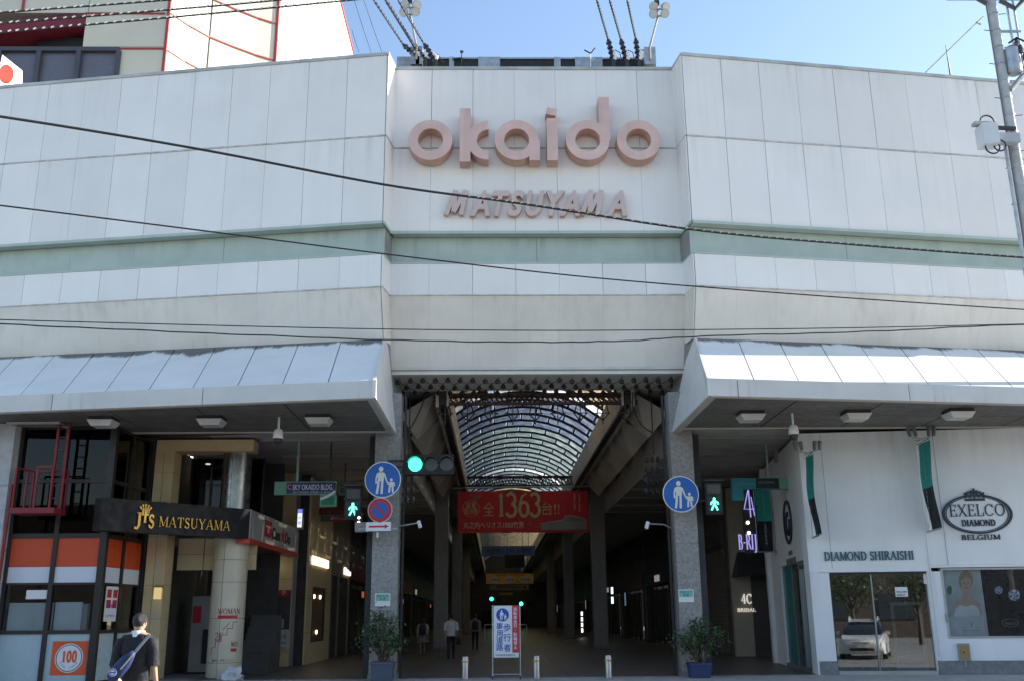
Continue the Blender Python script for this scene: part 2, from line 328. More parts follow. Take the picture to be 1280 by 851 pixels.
def arc(cx, cy, rx, ry, a0, a1, k=12): return [(cx+rx*math.cos(R(a0+(a1-a0)*i/k)), cy+ry*math.sin(R(a0+(a1-a0)*i/k))) for i in range(k+1)]
def stem(x, lo=0, hi=1, sf=.13): return [('k', (x, lo), (x, hi)), ('t', (x-sf, lo+.02), (x+sf, lo+.02)), ('t', (x-sf, hi-.02), (x+sf, hi-.02))]
SERW = dict(I=.36, J=.5, M=1.0, W=1.1, O=.92, D=.85, N=.9, A=.85, C=.8, G=.85, L=.65, E=.66, S=.58, U=.85, H=.9, R=.8, B=.72, T=.75, X=.8, Y=.8)
SERW.update({'1': .42, '3': .62, '6': .66, '0': .66, ' ': .35, '-': .4, '2': .6, 'F': .62, '4': .7})
SERG = {
 'I': stem(.5, sf=.45), 'J': [('k', (.6, 1), (.6, .05), (.4, -.2), (.05, -.16)), ('t', (.3, .98), (.9, .98))],
 'D': stem(.2, sf=.17)+[('t', (.2, .98), (.45, .98)), ('t', (.2, .02), (.45, .02)), ('k', *arc(.42, .5, .5, .46, 75, -75))],
 'A': [('t', (.06, 0), (.48, 1)), ('k', (.5, 1), (.9, 0)), ('t', (.22, .34), (.74, .34)), ('t', (-.05, .02), (.2, .02)), ('t', (.74, .02), (1.04, .02))],
 'M': [('t', (.12, 0), (.12, 1)), ('k', (.14, 1), (.5, .06)), ('t', (.5, .06), (.86, 1)), ('k', (.88, 0), (.88, 1)), ('t', (0, .02), (.24, .02)), ('t', (.74, .02), (1, .02)), ('t', (0, .98), (.2, .98)), ('t', (.82, .98), (1, .98))],
 'W': [('k', (.06, 1), (.3, 0)), ('t', (.3, 0), (.5, .95)), ('k', (.5, .95), (.72, 0)), ('t', (.72, 0), (.95, 1)), ('t', (-.04, .98), (.16, .98)), ('t', (.84, .98), (1.04, .98))],
 'O': [('m', *arc(.5, .5, .42, .47, 0, 360, 24)), ('k', *arc(.5, .5, .42, .47, 150, 210, 5)), ('k', *arc(.5, .5, .42, .47, -30, 30, 5))],
 'N': [('t', (.14, 0), (.14, 1)), ('k', (.14, 1), (.86, 0)), ('t', (.86, 0), (.86, 1)), ('t', (0, .02), (.28, .02)), ('t', (.72, .98), (1, .98)), ('t', (0, .98), (.16, .98))],
 'S': [('m', *arc(.5, .74, .34, .24, 20, 200, 10), *arc(.5, .27, .38, .27, 70, -160, 12)), ('k', (.22, .62), (.5, .5), (.78, .38)), ('t', (.82, .98), (.82, .76)), ('t', (.13, .02), (.13, .25))],
 'H': stem(.17, sf=.15)+stem(.83, sf=.15)+[('t', (.17, .52), (.83, .52))],
 'R': stem(.18, sf=.17)+[('t', (.18, .98), (.45, .98)), ('k', *arc(.45, .75, .3, .22, 80, -80, 8)), ('t', (.18, .52), (.45, .52)), ('k', (.48, .5), (.95, .02))],
 'B': stem(.18, sf=.17)+[('t', (.18, .98), (.45, .98)), ('k', *arc(.45, .75, .28, .22, 80, -80, 8)), ('t', (.18, .53), (.5, .53)), ('k', *arc(.48, .27, .36, .25, 80, -80, 8)), ('t', (.18, .02), (.5, .02))],
 'E': stem(.2, sf=.2)+[('t', (.2, .98), (.88, .98)), ('t', (.2, .52), (.7, .52)), ('t', (.2, .02), (.92, .02)), ('t', (.86, .98), (.86, .76)), ('t', (.92, .02), (.92, .26)), ('t', (.7, .62), (.7, .42))],
 'F': stem(.2, sf=.2)+[('t', (.2, .98), (.88, .98)), ('t', (.2, .52), (.7, .52)), ('t', (.86, .98), (.86, .76))],
 'X': [('k', (.1, 1), (.88, 0)), ('t', (.88, 1), (.1, 0)), ('t', (0, .98), (.28, .98)), ('t', (.74, .98), (1, .98)), ('t', (0, .02), (.24, .02)), ('t', (.7, .02), (1, .02))],
 'L': stem(.22, sf=.2)+[('t', (.2, .02), (.95, .02)), ('t', (.94, .02), (.94, .3))],
 'C': [('m', *arc(.54, .5, .46, .47, 40, 320, 18)), ('k', *arc(.54, .5, .46, .47, 140, 220, 6)), ('t', (.9, .98), (.9, .72))],
 'G': [('m', *arc(.54, .5, .46, .47, 40, 320, 18)), ('k', *arc(.54, .5, .46, .47, 140, 220, 6)), ('k', (.88, .05), (.88, .42)), ('t', (.68, .42), (1.04, .42))],
 'U': [('k', (.18, 1), (.18, .35)), ('m', *arc(.5, .33, .32, .31, 180, 360, 10)), ('t', (.82, .33), (.82, 1)), ('t', (.02, .98), (.34, .98)), ('t', (.68, .98), (.96, .98))],
 'T': stem(.5, sf=.2)+[('t', (.05, .98), (.95, .98)), ('t', (.06, .98), (.06, .74)), ('t', (.94, .98), (.94, .74))],
 'Y': [('k', (.1, 1), (.5, .45)), ('t', (.9, 1), (.5, .45)), ('k', (.5, 0), (.5, .47)), ('t', (.3, .02), (.7, .02)), ('t', (0, .98), (.26, .98)), ('t', (.76, .98), (1, .98))],
 '1': [('k', (.55, 0), (.55, 1)), ('t', (.2, .84), (.55, .99)), ('t', (.15, .02), (.95, .02))],
 '3': [('k', *arc(.45, .76, .4, .24, 150, -80, 12)), ('k', *arc(.45, .27, .45, .28, 85, -155, 14))],
 '6': [('k', *arc(.5, .31, .4, .31, 0, 360, 20)), ('m', (.1, .31), (.14, .6), (.35, .88), (.75, 1.0))],
 '0': [('k', *arc(.5, .5, .38, .48, 0, 360, 20))],
 '2': [('m', *arc(.48, .7, .36, .28, 160, -40, 10), (.1, .05)), ('k', (.08, .04), (.92, .04))],
 '4': [('k', (.66, 0), (.66, 1)), ('t', (.66, .98), (.04, .3)), ('t', (.04, .3), (.98, .3))],
 '-': [('k', (.1, .45), (.9, .45))],
}

# ---------------------------------------------------------------- objects
def tag(o, label, cat, group=None, kind=None):
    if label: o['label'] = label
    if cat: o['category'] = cat
    if group: o['group'] = group
    if kind: o['kind'] = kind
    return o
def thing(name, loc, label, cat, group=None):
    o = bpy.data.objects.new(name, None); o.empty_display_size = .2; COL.objects.link(o); o.location = loc
    return tag(o, label, cat, group)
def root_loc(p):
    v = Vector((0, 0, 0))
    while p is not None: v = v + p.location; p = p.parent
    return v
def mk(mb, name, m, parent=None, smooth=False, origin=None, label=None, cat=None, group=None, kind=None, autosmooth=None):
    off = root_loc(parent) if parent else Vector(origin or (0, 0, 0))
    me = mb.mesh(name, off, smooth)
    for x in (m if isinstance(m, (list, tuple)) else [m]): me.materials.append(x)
    if autosmooth is not None:
        me.polygons.foreach_set('use_smooth', [True]*len(me.polygons))
        try: me.set_sharp_from_angle(angle=R(autosmooth))
        except Exception: pass
    o = bpy.data.objects.new(name, me); COL.objects.link(o)
    if parent: o.parent = parent
    else: o.location = off
    return tag(o, label, cat, group, kind)
def inst(me, name, parent, loc, rotz=0.0, kind=None):       # a further piece sharing mesh data; loc in world space
    o = bpy.data.objects.new(name, me); COL.objects.link(o); o.parent = parent
    o.location = Vector(loc)-root_loc(parent); o.rotation_euler = (0, 0, rotz)
    if kind: o['kind'] = kind
    return o
def copy_tree(o, parent=None):
    c = o.copy(); COL.objects.link(c); c.parent = parent
    for ch in list(o.children): copy_tree(ch, c)
    return c
# ================================================================ the setting: road, pavement, arcade floor
mb = MB(); mb.add([(-300, -300, -.12), (300, -300, -.12), (300, 300, -.12), (-300, 300, -.12)], [(0, 1, 2, 3)])
tag(mk(mb, 'road', ASPH), None, None, kind='structure')
PAVE = mat('pavement_slab', (.42, .40, .38), .8, var=.12, vs=3, rand=.05, bump=.15, bs=60)
FLOOR = mat('arcade_floor_stone', (.13, .115, .10), .45, var=.15, vs=2.5, rand=.08)
mb = MB(); mb.box(-60, 60, -6.5, .42, -.3, -.012)
pv = tag(mk(mb, 'pavement', CORE), None, None, kind='structure')
mbp = MB(); mbp.box(-.445, .445, -.445, .445, -.012, 0); meP = mbp.mesh('paving_slab'); meP.materials.append(PAVE)
for i in range(-18, 20):
    for j in range(5): inst(meP, 'paving_slab', pv, (i*.9, .0-.05-j*.9, 0))
mb = MB(); mb.box(-60, 60, -6.65, -6.5, -.3, .0); tag(mk(mb, 'kerb', mat('kerb_stone', (.3, .3, .29), .8)), None, None, kind='structure')
mb = MB(); mb.box(-60, -17.2, -4.1, .42, -.012, -.001); mb.box(17.9, 60, -4.1, .42, -.012, -.001); mk(mb, 'paving_margin', PAVE, pv)
mb = MB(); mb.box(-30, 30, .43, 180, -.3, -.012)
fl = tag(mk(mb, 'arcade_floor', CORE), None, None, kind='structure')
mbp = MB(); mbp.box(-.745, .745, -.745, .745, -.012, -.002); meF = mbp.mesh('floor_tile'); meF.materials.append(FLOOR)
for i in range(-6, 7):
    for j in range(22): inst(meF, 'floor_tile', fl, (i*1.5, 1.19+j*1.5, 0))
mb = MB(); mb.box(-9.74, 9.74, 33.45, 180, -.012, -.002); mk(mb, 'floor_paving', FLOOR, fl)

# ================================================================ the gateway
gate = thing('arcade_gateway', (0, 0, 0), 'white panelled gateway facade with angled wings and sloping canopies', 'gateway')
aL, aR = math.atan(.158), math.atan(.147)
FL = Fr((-4.6, -.84, 0), (math.cos(aL), -math.sin(aL), 0))     # x runs towards the middle: wing is x < 0
FRt = Fr((4.57, -.86, 0), (math.cos(aR), math.sin(aR), 0))     # wing is x > 0
FC = Fr((0, 0, 0))
ANG = {id(FL): -aL, id(FRt): aR, id(FC): 0.0}
def panel_me(name, w_, h_, t_, m, ch=.012):
    a, b = w_/2, h_
    v = [(-a, 0, 0), (a, 0, 0), (a, 0, b), (-a, 0, b), (-a, -t_+ch, 0), (a, -t_+ch, 0), (a, -t_+ch, b), (-a, -t_+ch, b),
         (-a+ch, -t_, ch), (a-ch, -t_, ch), (a-ch, -t_, b-ch), (-a+ch, -t_, b-ch)]
    f = [(0, 1, 5, 4), (1, 2, 6, 5), (2, 3, 7, 6), (3, 0, 4, 7), (4, 5, 9, 8), (5, 6, 10, 9), (6, 7, 11, 10), (7, 4, 8, 11), (8, 9, 10, 11)]
    me = bpy.data.meshes.new(name); me.from_pydata(v, [], f); me.materials.append(m); return me
PM = {}
def row(F, x0, x1, w_, z0, z1, name, m, n0=-.05, t_=.05, gap=.010):
    cnt = max(1, round(abs(x1-x0)/w_)); st = (x1-x0)/cnt
    for i in range(cnt):
        gp = gap*random.choice((.35, .6, 1.0, 1.5)); key = (round(abs(st), 4), z0, z1, name, n0, gp)
        if key not in PM: PM[key] = panel_me(name, abs(st)-gp, z1-z0, t_, m, .006)
        o = inst(PM[key], name, gate, F.p(x0+st*(i+.5), z0, n0), ANG[id(F)]+random.gauss(0, .0022)); o.rotation_euler.x = random.gauss(0, .0015)
def tilt_row(F, x0, x1, w_, ztop, zbot, ntop, nbot, name, m, gap=.003):
    cnt = max(1, round(abs(x1-x0)/w_)); st = (x1-x0)/cnt; a = abs(st)/2-gap/2
    key = (round(abs(st), 4), ztop, zbot, name)
    if key not in PM:
        h = ztop-zbot; d = nbot-ntop
        me = bpy.data.meshes.new(name)
        me.from_pydata([(-a, .05, 0), (a, .05, 0), (a, .05, h), (-a, .05, h), (-a, -.0, 0), (a, -.0, 0), (a, d, h), (-a, d, h)], [], [(0, 1, 5, 4), (1, 2, 6, 5), (2, 3, 7, 6), (3, 0, 4, 7), (4, 5, 6, 7)])
        me.materials.append(m); PM[key] = me
    for i in range(cnt): inst(PM[key], name, gate, F.p(x0+st*(i+.5), zbot, nbot), ANG[id(F)])
def profile(mb, F, x0, x1, pts):
    x0, x1 = min(x0, x1), max(x0, x1); k = len(pts)
    vs = [F.p(x0, z, n) for n, z in pts]+[F.p(x1, z, n) for n, z in pts]
    fs = [list(range(k)), list(range(2*k-1, k-1, -1))]+[(i+k, (i+1) % k+k, (i+1) % k, i) for i in range(k)]
    return mb.add(vs, fs)
ZT, ZM, ZL, ZG, ZS, ZB = 18.53, 15.69, 12.80, 11.89, 10.85, 8.76
LW = 15.2
for F, x0, x1, wing in ((FC, -4.75, 4.75, False), (FL, -LW, -.02, True), (FRt, .02, LW, True)):
    zb, nb = (9.38, -.44) if wing else (8.80, -.60)
    pts = [(-.06, ZT-.06), (-.06, ZL+.04), (-.34, ZL), (-.34, ZG-.02), (-.06, ZG-.04), (-.06, ZS), (nb-.05, zb), (nb-.05, zb-.05 if not wing else 6.8), (-2.75, zb-.05 if not wing else 6.8), (-2.75, ZT-.06)]
    mk(profile(MB(), F, x0, x1, pts), 'wall', CORE, gate)
    wp = 1.257 if wing else 1.308
    a, b = (x0, x1) if wing else (-4.578, 4.578)
    if wing and F is FL: a, b = b, a                       # panels are counted from the inner end
    sgn = 1 if b > a else -1
    b2 = a+sgn*wp*12 if wing else b
    row(F, a, b2, wp, ZM+.03, ZT-.08, 'wall_panel', WHITE)
    row(F, a, b2, wp, ZL+.10, ZM-.015, 'wall_panel', WHITE)
    row(F, a, b2, wp, ZS+.02, ZG-.03, 'wall_panel', WHITE)
    row(F, a, b2, 5.2 if wing else 5.0, ZG+.02, ZL+.01, 'band_panel', GREEN, n0=-.34, t_=.04)
    tilt_row(F, a, b2, wp, ZS-.01, zb, 0.0, nb, 'sloping_panel', WHITE_BOUNCE)
    lo, hi = min(a, b2), max(a, b2)
    L0, L1 = (lo, hi)
    mk(MB().fbox(F, L0, L1, ZT-.08, ZT+.02, -.3, .035), 'coping', FLASH if False else mat('coping_metal', (.5, .49, .47), .45, .3, var=.15), gate)
    mk(MB().fbox(F, L0, L1, ZM-.015, ZM+.028, -.05, .022), 'ledge', mat('ledge_metal', (.56, .53, .52), .5, var=.2, vs=4), gate)
    mk(MB().fbox(F, L0, L1, ZL+.012, ZL+.10, -.34, .05), 'ledge', GREEN, gate)
    mk(MB().fbox(F, L0, L1, ZG-.03, ZG+.018, -.34, .02), 'ledge', GREEN, gate)
    mk(MB().fbox(F, L0, L1, ZS-.012, ZS+.018, -.06, .03), 'ledge', mat('ledge_metal', (.56, .53, .52)), gate)
mk(MB().fbox(FC, -4.578, 4.578, 8.72, 8.80, -.68, -.575), 'ledge', mat('bottom_lip', (.6, .57, .53), .5, var=.1), gate)
# inner end faces of the two wings (the one on the left catches the sun)
for F, s in ((FL, 1), (FRt, -1)):
    x0, x1 = (0, .03*s)
    lo, hi = min(x0, x1), max(x0, x1)
    e = MB()
    for (z0, z1) in ((ZM+.03, ZT-.08), (ZL+.10, ZM-.015), (ZS+.02, ZG-.03)): 
        mk(MB().fbox(F, lo, hi, z0, z1, -1.1, -.002), 'end_panel', WHITE, gate)
    mk(MB().fbox(F, lo-.12*s, hi-.12*s, ZG+.02, ZL+.01, -1.1, -.31), 'end_panel', GREEN, gate)
    mk(profile(MB(), F, lo, hi, [(-.002, ZS-.012), (-.44, 9.38), (-1.1, 9.38), (-1.1, ZS-.012)]), 'end_panel', WHITE_BOUNCE, gate)
    for z0, z1, n1, m in ((ZT-.08, ZT+.02, .035, MATS['coping_metal']), (ZM-.015, ZM+.028, .022, MATS['ledge_metal']), (ZL+.012, ZL+.10, .05, GREEN), (ZG-.03, ZG+.018, .02, GREEN), (ZS-.012, ZS+.018, .03, MATS['ledge_metal'])):
        mk(MB().fbox(F, lo+.001*s, hi+.02*s, z0, z1, -1.1, n1+.001), 'ledge', m, gate)

# sloping canopies
CANOPY = None
def canopy_mat():
    m = mat('canopy_sheet_metal', (.72, .72, .70), .5, var=.04, vs=.8, rand=.04, spec=.3)
    nt = m.node_tree; b = nt.nodes['Principled BSDF']; old = b.inputs['Base Color'].links[0].from_socket
    geo = nt.nodes.new('ShaderNodeNewGeometry'); sp = nt.nodes.new('ShaderNodeSeparateXYZ'); nt.links.new(geo.outputs['Position'], sp.inputs[0])
    streak = _noise(nt, 1.0, 4, _map(nt, geo.outputs['Position'], (16, .6, .6)))
    patch = _noise(nt, .8, 3, _map(nt, geo.outputs['Position'], (1, .2, .2), (3.1, 0, 0)))
    # mould below the drip line: it reaches farther down in some patches, and more on the left side
    left = _math(nt, 'MULTIPLY', _math(nt, 'LESS_THAN', sp.outputs[0], 0.0), .20)
    h = _math(nt, 'MULTIPLY', _math(nt, 'SUBTRACT', 9.42, sp.outputs[2]), 1.75)
    v_ = _math(nt, 'ADD', _math(nt, 'ADD', _math(nt, 'MULTIPLY', streak, .45), _math(nt, 'MULTIPLY', _math(nt, 'SUBTRACT', patch, .16), 1.9)), left)
    f = _math(nt, 'MULTIPLY', _ramp(nt, _math(nt, 'SUBTRACT', v_, h), .45, .66), .85)
    nt.links.new(_mix(nt, f, old, (.06, .055, .05)), b.inputs['Base Color'])
    nt.links.new(_math(nt, 'MULTIPLY', _math(nt, 'SUBTRACT', 1.0, f), .3), b.inputs['Specular IOR Level'])
    return m
CANOPY = canopy_mat()
FASCIA = mat('fascia_enamel', (.60, .585, .56), .55, var=.05, streak=.55)
def canopy(side):
    F = FL if side < 0 else FRt
    nm = 'canopy'
    T0 = Vector((-4.52, -.43, 9.38)) if side < 0 else Vector((4.58, -.44, 9.38))
    E0 = Vector((-4.22, -4.80, 7.11)) if side < 0 else Vector((3.88, -4.88, 7.11))
    uT = Vector((-1, .158, 0)) if side < 0 else Vector((1, .147, 0)); uE = Vector((-1, .158, 0)) if side < 0 else Vector((1, .138, 0))
    sT, sE = 1.27, 1.145
    T = lambda k: T0+uT*(sT*k); E = lambda k: E0+uE*(sE*k)
    N = 12
    # carcass just inside the sheets
    body = MB(); dn = Vector((0, 0, -.18)); ins = Vector((0, .05, 0))
    body.hexa([E(.05)+dn*2.3+ins, E(N)+dn*2.3+ins, T(N)+Vector((0, 0, -2.65)), T(.05)+Vector((0, 0, -2.65))], [E(.05)+dn+ins, E(N)+dn+ins, T(N)+dn, T(.05)+dn])
    c = mk(body, nm, BLACKM, gate, label='sloping white canopy over the %s shopfronts' % ('corner' if side < 0 else 'white'))
    for k in range(N):
        g = .011
        a, b = T(k+g), T(k+1-g); d, e = E(k+g), E(k+1-g)
        off = Vector((0, 0, .004 if k % 2 else 0)); th = Vector((0, 0, -.05))
        mk(MB().hexa([d+off+th, e+off+th, b+off+th, a+off+th] if side > 0 else [e+off+th, d+off+th, a+off+th, b+off+th], [d+off, e+off, b+off, a+off] if side > 0 else [e+off, d+off, a+off, b+off]), 'canopy_sheet', CANOPY, c)
    cuts = [0, .62, 4.5, 8.3, 12] if side > 0 else [0, 3.75, 7.2, 10.5, 12]
    for p, q in zip(cuts[:-1], cuts[1:]):
        a, b = E(p+.008), E(q-.008); out = Vector((0, -.03, 0)); back = Vector((0, .06, 0))
        A, B = (a, b) if side > 0 else (b, a)
        mk(MB().hexa([A+out+Vector((0, 0, -.42)), B+out+Vector((0, 0, -.42)), B+back+Vector((0, 0, -.42)), A+back+Vector((0, 0, -.42))],
                     [A+out+Vector((0, 0, .012)), B+out+Vector((0, 0, .012)), B+back+Vector((0, 0, .012)), A+back+Vector((0, 0, .012))]), 'fascia_board', FASCIA, c)
    # soffit: boards, light metal edge trims
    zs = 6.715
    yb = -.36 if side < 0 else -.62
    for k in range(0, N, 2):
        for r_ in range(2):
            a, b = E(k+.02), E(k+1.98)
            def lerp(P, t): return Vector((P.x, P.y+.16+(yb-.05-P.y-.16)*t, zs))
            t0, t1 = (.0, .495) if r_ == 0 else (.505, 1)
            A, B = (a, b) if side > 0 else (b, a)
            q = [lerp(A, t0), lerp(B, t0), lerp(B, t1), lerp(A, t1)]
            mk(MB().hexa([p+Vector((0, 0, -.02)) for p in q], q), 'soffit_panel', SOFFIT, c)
    a, b = E(0.02), E(N-.02); A, B = (a, b) if side > 0 else (b, a)
    TR = mat('soffit_trim', (.5, .46, .40), .5, var=.08)
    mk(MB().hexa([Vector((A.x, A.y+.03, 6.675)), Vector((B.x, B.y+.03, 6.675)), Vector((B.x, B.y+.17, 6.675)), Vector((A.x, A.y+.17, 6.675))],
                 [Vector((A.x, A.y+.03, 6.705)), Vector((B.x, B.y+.03, 6.705)), Vector((B.x, B.y+.17, 6.705)), Vector((A.x, A.y+.17, 6.705))]), 'edge_trim', TR, c)
    mk(MB().box(A.x, B.x, yb-.05, yb+.06, 6.66, 6.712), 'edge_trim', TR, c)
    # end panel facing the middle
    P = [Vector((E0.x, E0.y-.03, 6.69)), Vector((E0.x, E0.y-.03, 7.125)), T0+Vector((0, 0, .02)), Vector((T0.x, .35, 9.40)), Vector((E0.x-.02*side, .35, 6.69))]
    o = Vector((-.05*side, 0, 0)); i = Vector((.03*side, 0, 0))
    vs = [p+o for p in P]+[p+i for p in P]; fs = [[0, 1, 2], [0, 2, 4], [2, 3, 4], [7, 6, 5], [9, 7, 5], [9, 8, 7]]+[(j+5, (j+1) % 5+5, (j+1) % 5, j) for j in range(5)]
    if side < 0: fs = [list(f)[::-1] for f in fs]
    mk(MB().add(vs, fs), 'end_panel', mat('end_panel_enamel', (.66, .64, .61), .5, var=.05, streak=.2), c)
    # narrow bright return along the end's lower edge
    mk(MB().hexa([P[0]+Vector((.02*side, 0, -.02)), P[0]+Vector((.17*side, 0, -.02)), P[4]+Vector((.17*side, -.4, -.02)), P[4]+Vector((.02*side, -.4, -.02))][::side],
                 [P[0]+Vector((.02*side, 0, .01)), P[0]+Vector((.17*side, 0, .01)), P[4]+Vector((.17*side, -.4, .01)), P[4]+Vector((.02*side, -.4, .01))][::side]), 'edge_trim', TR, c)
canopy(-1); canopy(1)
# middle soffit above the entrance
mk(MB().box(-4.5, 4.5, .66, 2.9, 8.60, 8.71), 'soffit', mat('entrance_soffit', (.80, .74, .66), .7, var=.06), gate)

# ================================================================ the raised letters
def zx(px, py, Y): p = at(px, py, Y); return p.x, p.z
Yf = -.50
let = thing('gate_lettering', (0, -.06, 15.7), 'large pink rounded lowercase letters high on the gateway', 'lettering')
FW = Fr((0, 0, 0))                           # wall frame: x, z and distance out of the wall
def letter(parts, nm='letter'):
    m = MB()
    for q in parts: q(m)
    m.m = 0
    me_o = mk(m, nm, [PINK, PINKS], let, autosmooth=35)
    me = me_o.data
    for p in me.polygons: p.material_index = 0 if p.normal.y < -.9 else 1
    return me_o
n0, n1 = .05, .50
zc = 15.725; Ro, Ri = .675, .385
def zof(py): return zx(660, py, Yf)[1]
xo = zx(538, 177, Yf)[0]
letter([lambda m: m.ring(FW, xo, zc, Ro, Ri, n0, n1, k=56)])
xk0, xk1 = zx(574.5, 180, Yf)[0], zx(588, 180, Yf)[0]
xc = zx(610.5, 175, Yf)[0]
letter([lambda m: m.fbox(FW, xk0, xk1, zof(202), zof(136), n0, n1), lambda m: m.ring(FW, xc, zc-.01, .66, .36, n0, n1-.002, 90, 270, 30)])
xa = zx(645.8, 175, Yf)[0]
letter([lambda m: m.ring(FW, xa, zc, Ro, Ri, n0, n1, k=56), lambda m: m.fbox(FW, xa+.385, xa+.715, zof(200.5), zc, n0, n1+.002)])
xi0, xi1 = zx(683.8, 180, Yf)[0], zx(697.4, 180, Yf)[0]
letter([lambda m: m.fbox(FW, xi0, xi1, zof(200.5), zof(148), n0, n1),
        lambda m: m.prism(FW, [(xi0-.03, zof(142.5)), (xi0+.03, zof(134.5)), (xi1-.005, zof(136.5)), (xi1-.06, zof(145))], n0, n1)])
xd = zx(734.7, 175, Yf)[0]; xs0, xs1 = zx(748, 125, Yf)[0], xd+.70
letter([lambda m: m.ring(FW, xd, zc, Ro, Ri, n0, n1, k=56), lambda m: m.fbox(FW, xs0, xs1, zc-.02, zof(121.5), n0, n1+.002)])
xo2 = zx(798.5, 177, Yf)[0]
letter([lambda m: m.ring(FW, xo2, zc, Ro, Ri, n0, n1, k=56)])
lm = thing('gate_lettering', (0, -.05, 13.4), 'smaller pink slanted capital letters below the rounded letters', 'lettering')
zb, zt = zx(670, 268.5, -.2)[1], zx(670, 238, -.2)[1]
for ch, a, b in (('M', 556, 587), ('A', 587, 612), ('T', 615.5, 637), ('S', 634.5, 655.5), ('U', 657, 681), ('Y', 683, 707), ('A', 699.5, 724.5), ('M', 726, 757), ('A', 757.5, 783.5)):
    xa_, xb_ = zx(a, 255, -.2)[0], zx(b, 255, -.2)[0]
    hh = zt-zb; m = MB()
    if ch == 'M':
        sl_ = hh*.27; wd = xb_-xa_-sl_
        for q, (p0, p1) in enumerate((((.06, 0), (.2, 1)), ((.2, 1), (.45, .12)), ((.45, .12), (.78, 1)), ((.80, 1), (.92, 0)))):
            m.stroke(FW, [(xa_+p0[0]*wd+p0[1]*sl_, zb+p0[1]*hh), (xa_+p1[0]*wd+p1[1]*sl_, zb+p1[1]*hh)], .14, .04, .20+q*.0015)
    else: m.text(FW, ch, xa_, zb, hh, .04, .20, width=xb_-xa_, bold=.036, shear=.28)
    o = mk(m, 'letter', [mat('pink_letter_face_faded', (.60, .46, .43), .55, var=.06), PINKS], lm)
    for p in o.data.polygons: p.material_index = 0 if p.normal.y < -.9 else 1
# ================================================================ the arcade behind the gateway: vault, beams, ceilings, columns
vault = thing('arcade_roof', (0, 4, 6), 'glazed barrel vault roof of the arcade with dark ribs', 'arcade roof')
PW = [translucent('pane_warm_lit', (.66, .59, .46)), translucent('pane_blue_shade', (.38, .42, .50)), translucent('pane_teal', (.47, .52, .53)), translucent('pane_white_lit', (.85, .87, .87))]  # sun and shade falling on the vault, put into the pane tints
VR, VC = 5.0, 6.0
def vpt(a, r, Y): return Vector((r*math.sin(a), Y, VC+r*math.cos(a)))
pane_me = {}
ST = 1.6; NROW = 26
def arc_panel(a0, a1, r0, r1, y0, y1, k=3):
    m = MB()
    for q in range(k):
        b0, b1 = a0+(a1-a0)*q/k, a0+(a1-a0)*(q+1)/k
        m.hexa([vpt(b0, r0, y0), vpt(b1, r0, y0), vpt(b1, r0, y1), vpt(b0, r0, y1)], [vpt(b0, r1, y0), vpt(b1, r1, y0), vpt(b1, r1, y1), vpt(b0, r1, y1)])
    return m
SPAN = R(54)
def cut_list(r_):
    n = 7; st = 2*SPAN/n; off = (r_ % 2)*st*.5
    c = [-SPAN]+[-SPAN+off+st*i for i in range(0 if off else 1, n+1)]
    c = sorted(set(round(x, 5) for x in c if x < SPAN-.05))+[SPAN]
    return c
pm = {}
for r_ in range(NROW):
    y0 = 4.0+r_*ST; cl = cut_list(r_)
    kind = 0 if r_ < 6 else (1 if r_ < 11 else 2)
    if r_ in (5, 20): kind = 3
    for i in range(len(cl)-1):
        key = (r_ % 2, i, kind)
        if key not in pm:
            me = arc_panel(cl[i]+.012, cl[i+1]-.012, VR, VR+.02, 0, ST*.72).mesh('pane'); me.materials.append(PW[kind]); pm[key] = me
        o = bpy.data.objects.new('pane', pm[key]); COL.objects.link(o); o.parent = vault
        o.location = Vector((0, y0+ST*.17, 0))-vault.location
    m = arc_panel(-SPAN, SPAN, VR-.025, VR+.03, y0-ST*.10, y0+ST*.16, 14)
    for a in cl[1:-1]: m.bar(vpt(a, VR-.03, y0-.1), vpt(a, VR-.03, y0+ST*.9), .075, .09)
    mk(m, 'rib', DARKST, vault)
m = MB()
for r_ in range(40):
    y0 = 4+NROW*ST+r_*2.0
    m2 = arc_panel(-SPAN, SPAN, VR-.02, VR+.03, y0, y0+.8, 8); m.add(m2.v, m2.f)
mk(m, 'ribs_beyond', DARKST, vault, kind='stuff')
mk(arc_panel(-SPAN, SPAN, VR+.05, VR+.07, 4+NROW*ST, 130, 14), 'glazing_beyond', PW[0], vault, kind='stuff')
mk(arc_panel(-SPAN, SPAN, VR, VR+.05, 2.72, 3.70, 14), 'sun_gap_cover', GREYC, vault)  # opaque cover and wall, added to stop sun leaking in behind the gateway
mk(MB().box(-4.5, 4.5, 2.76, 2.86, 8.76, 11.2), 'sun_gap_wall', GREYC, vault)
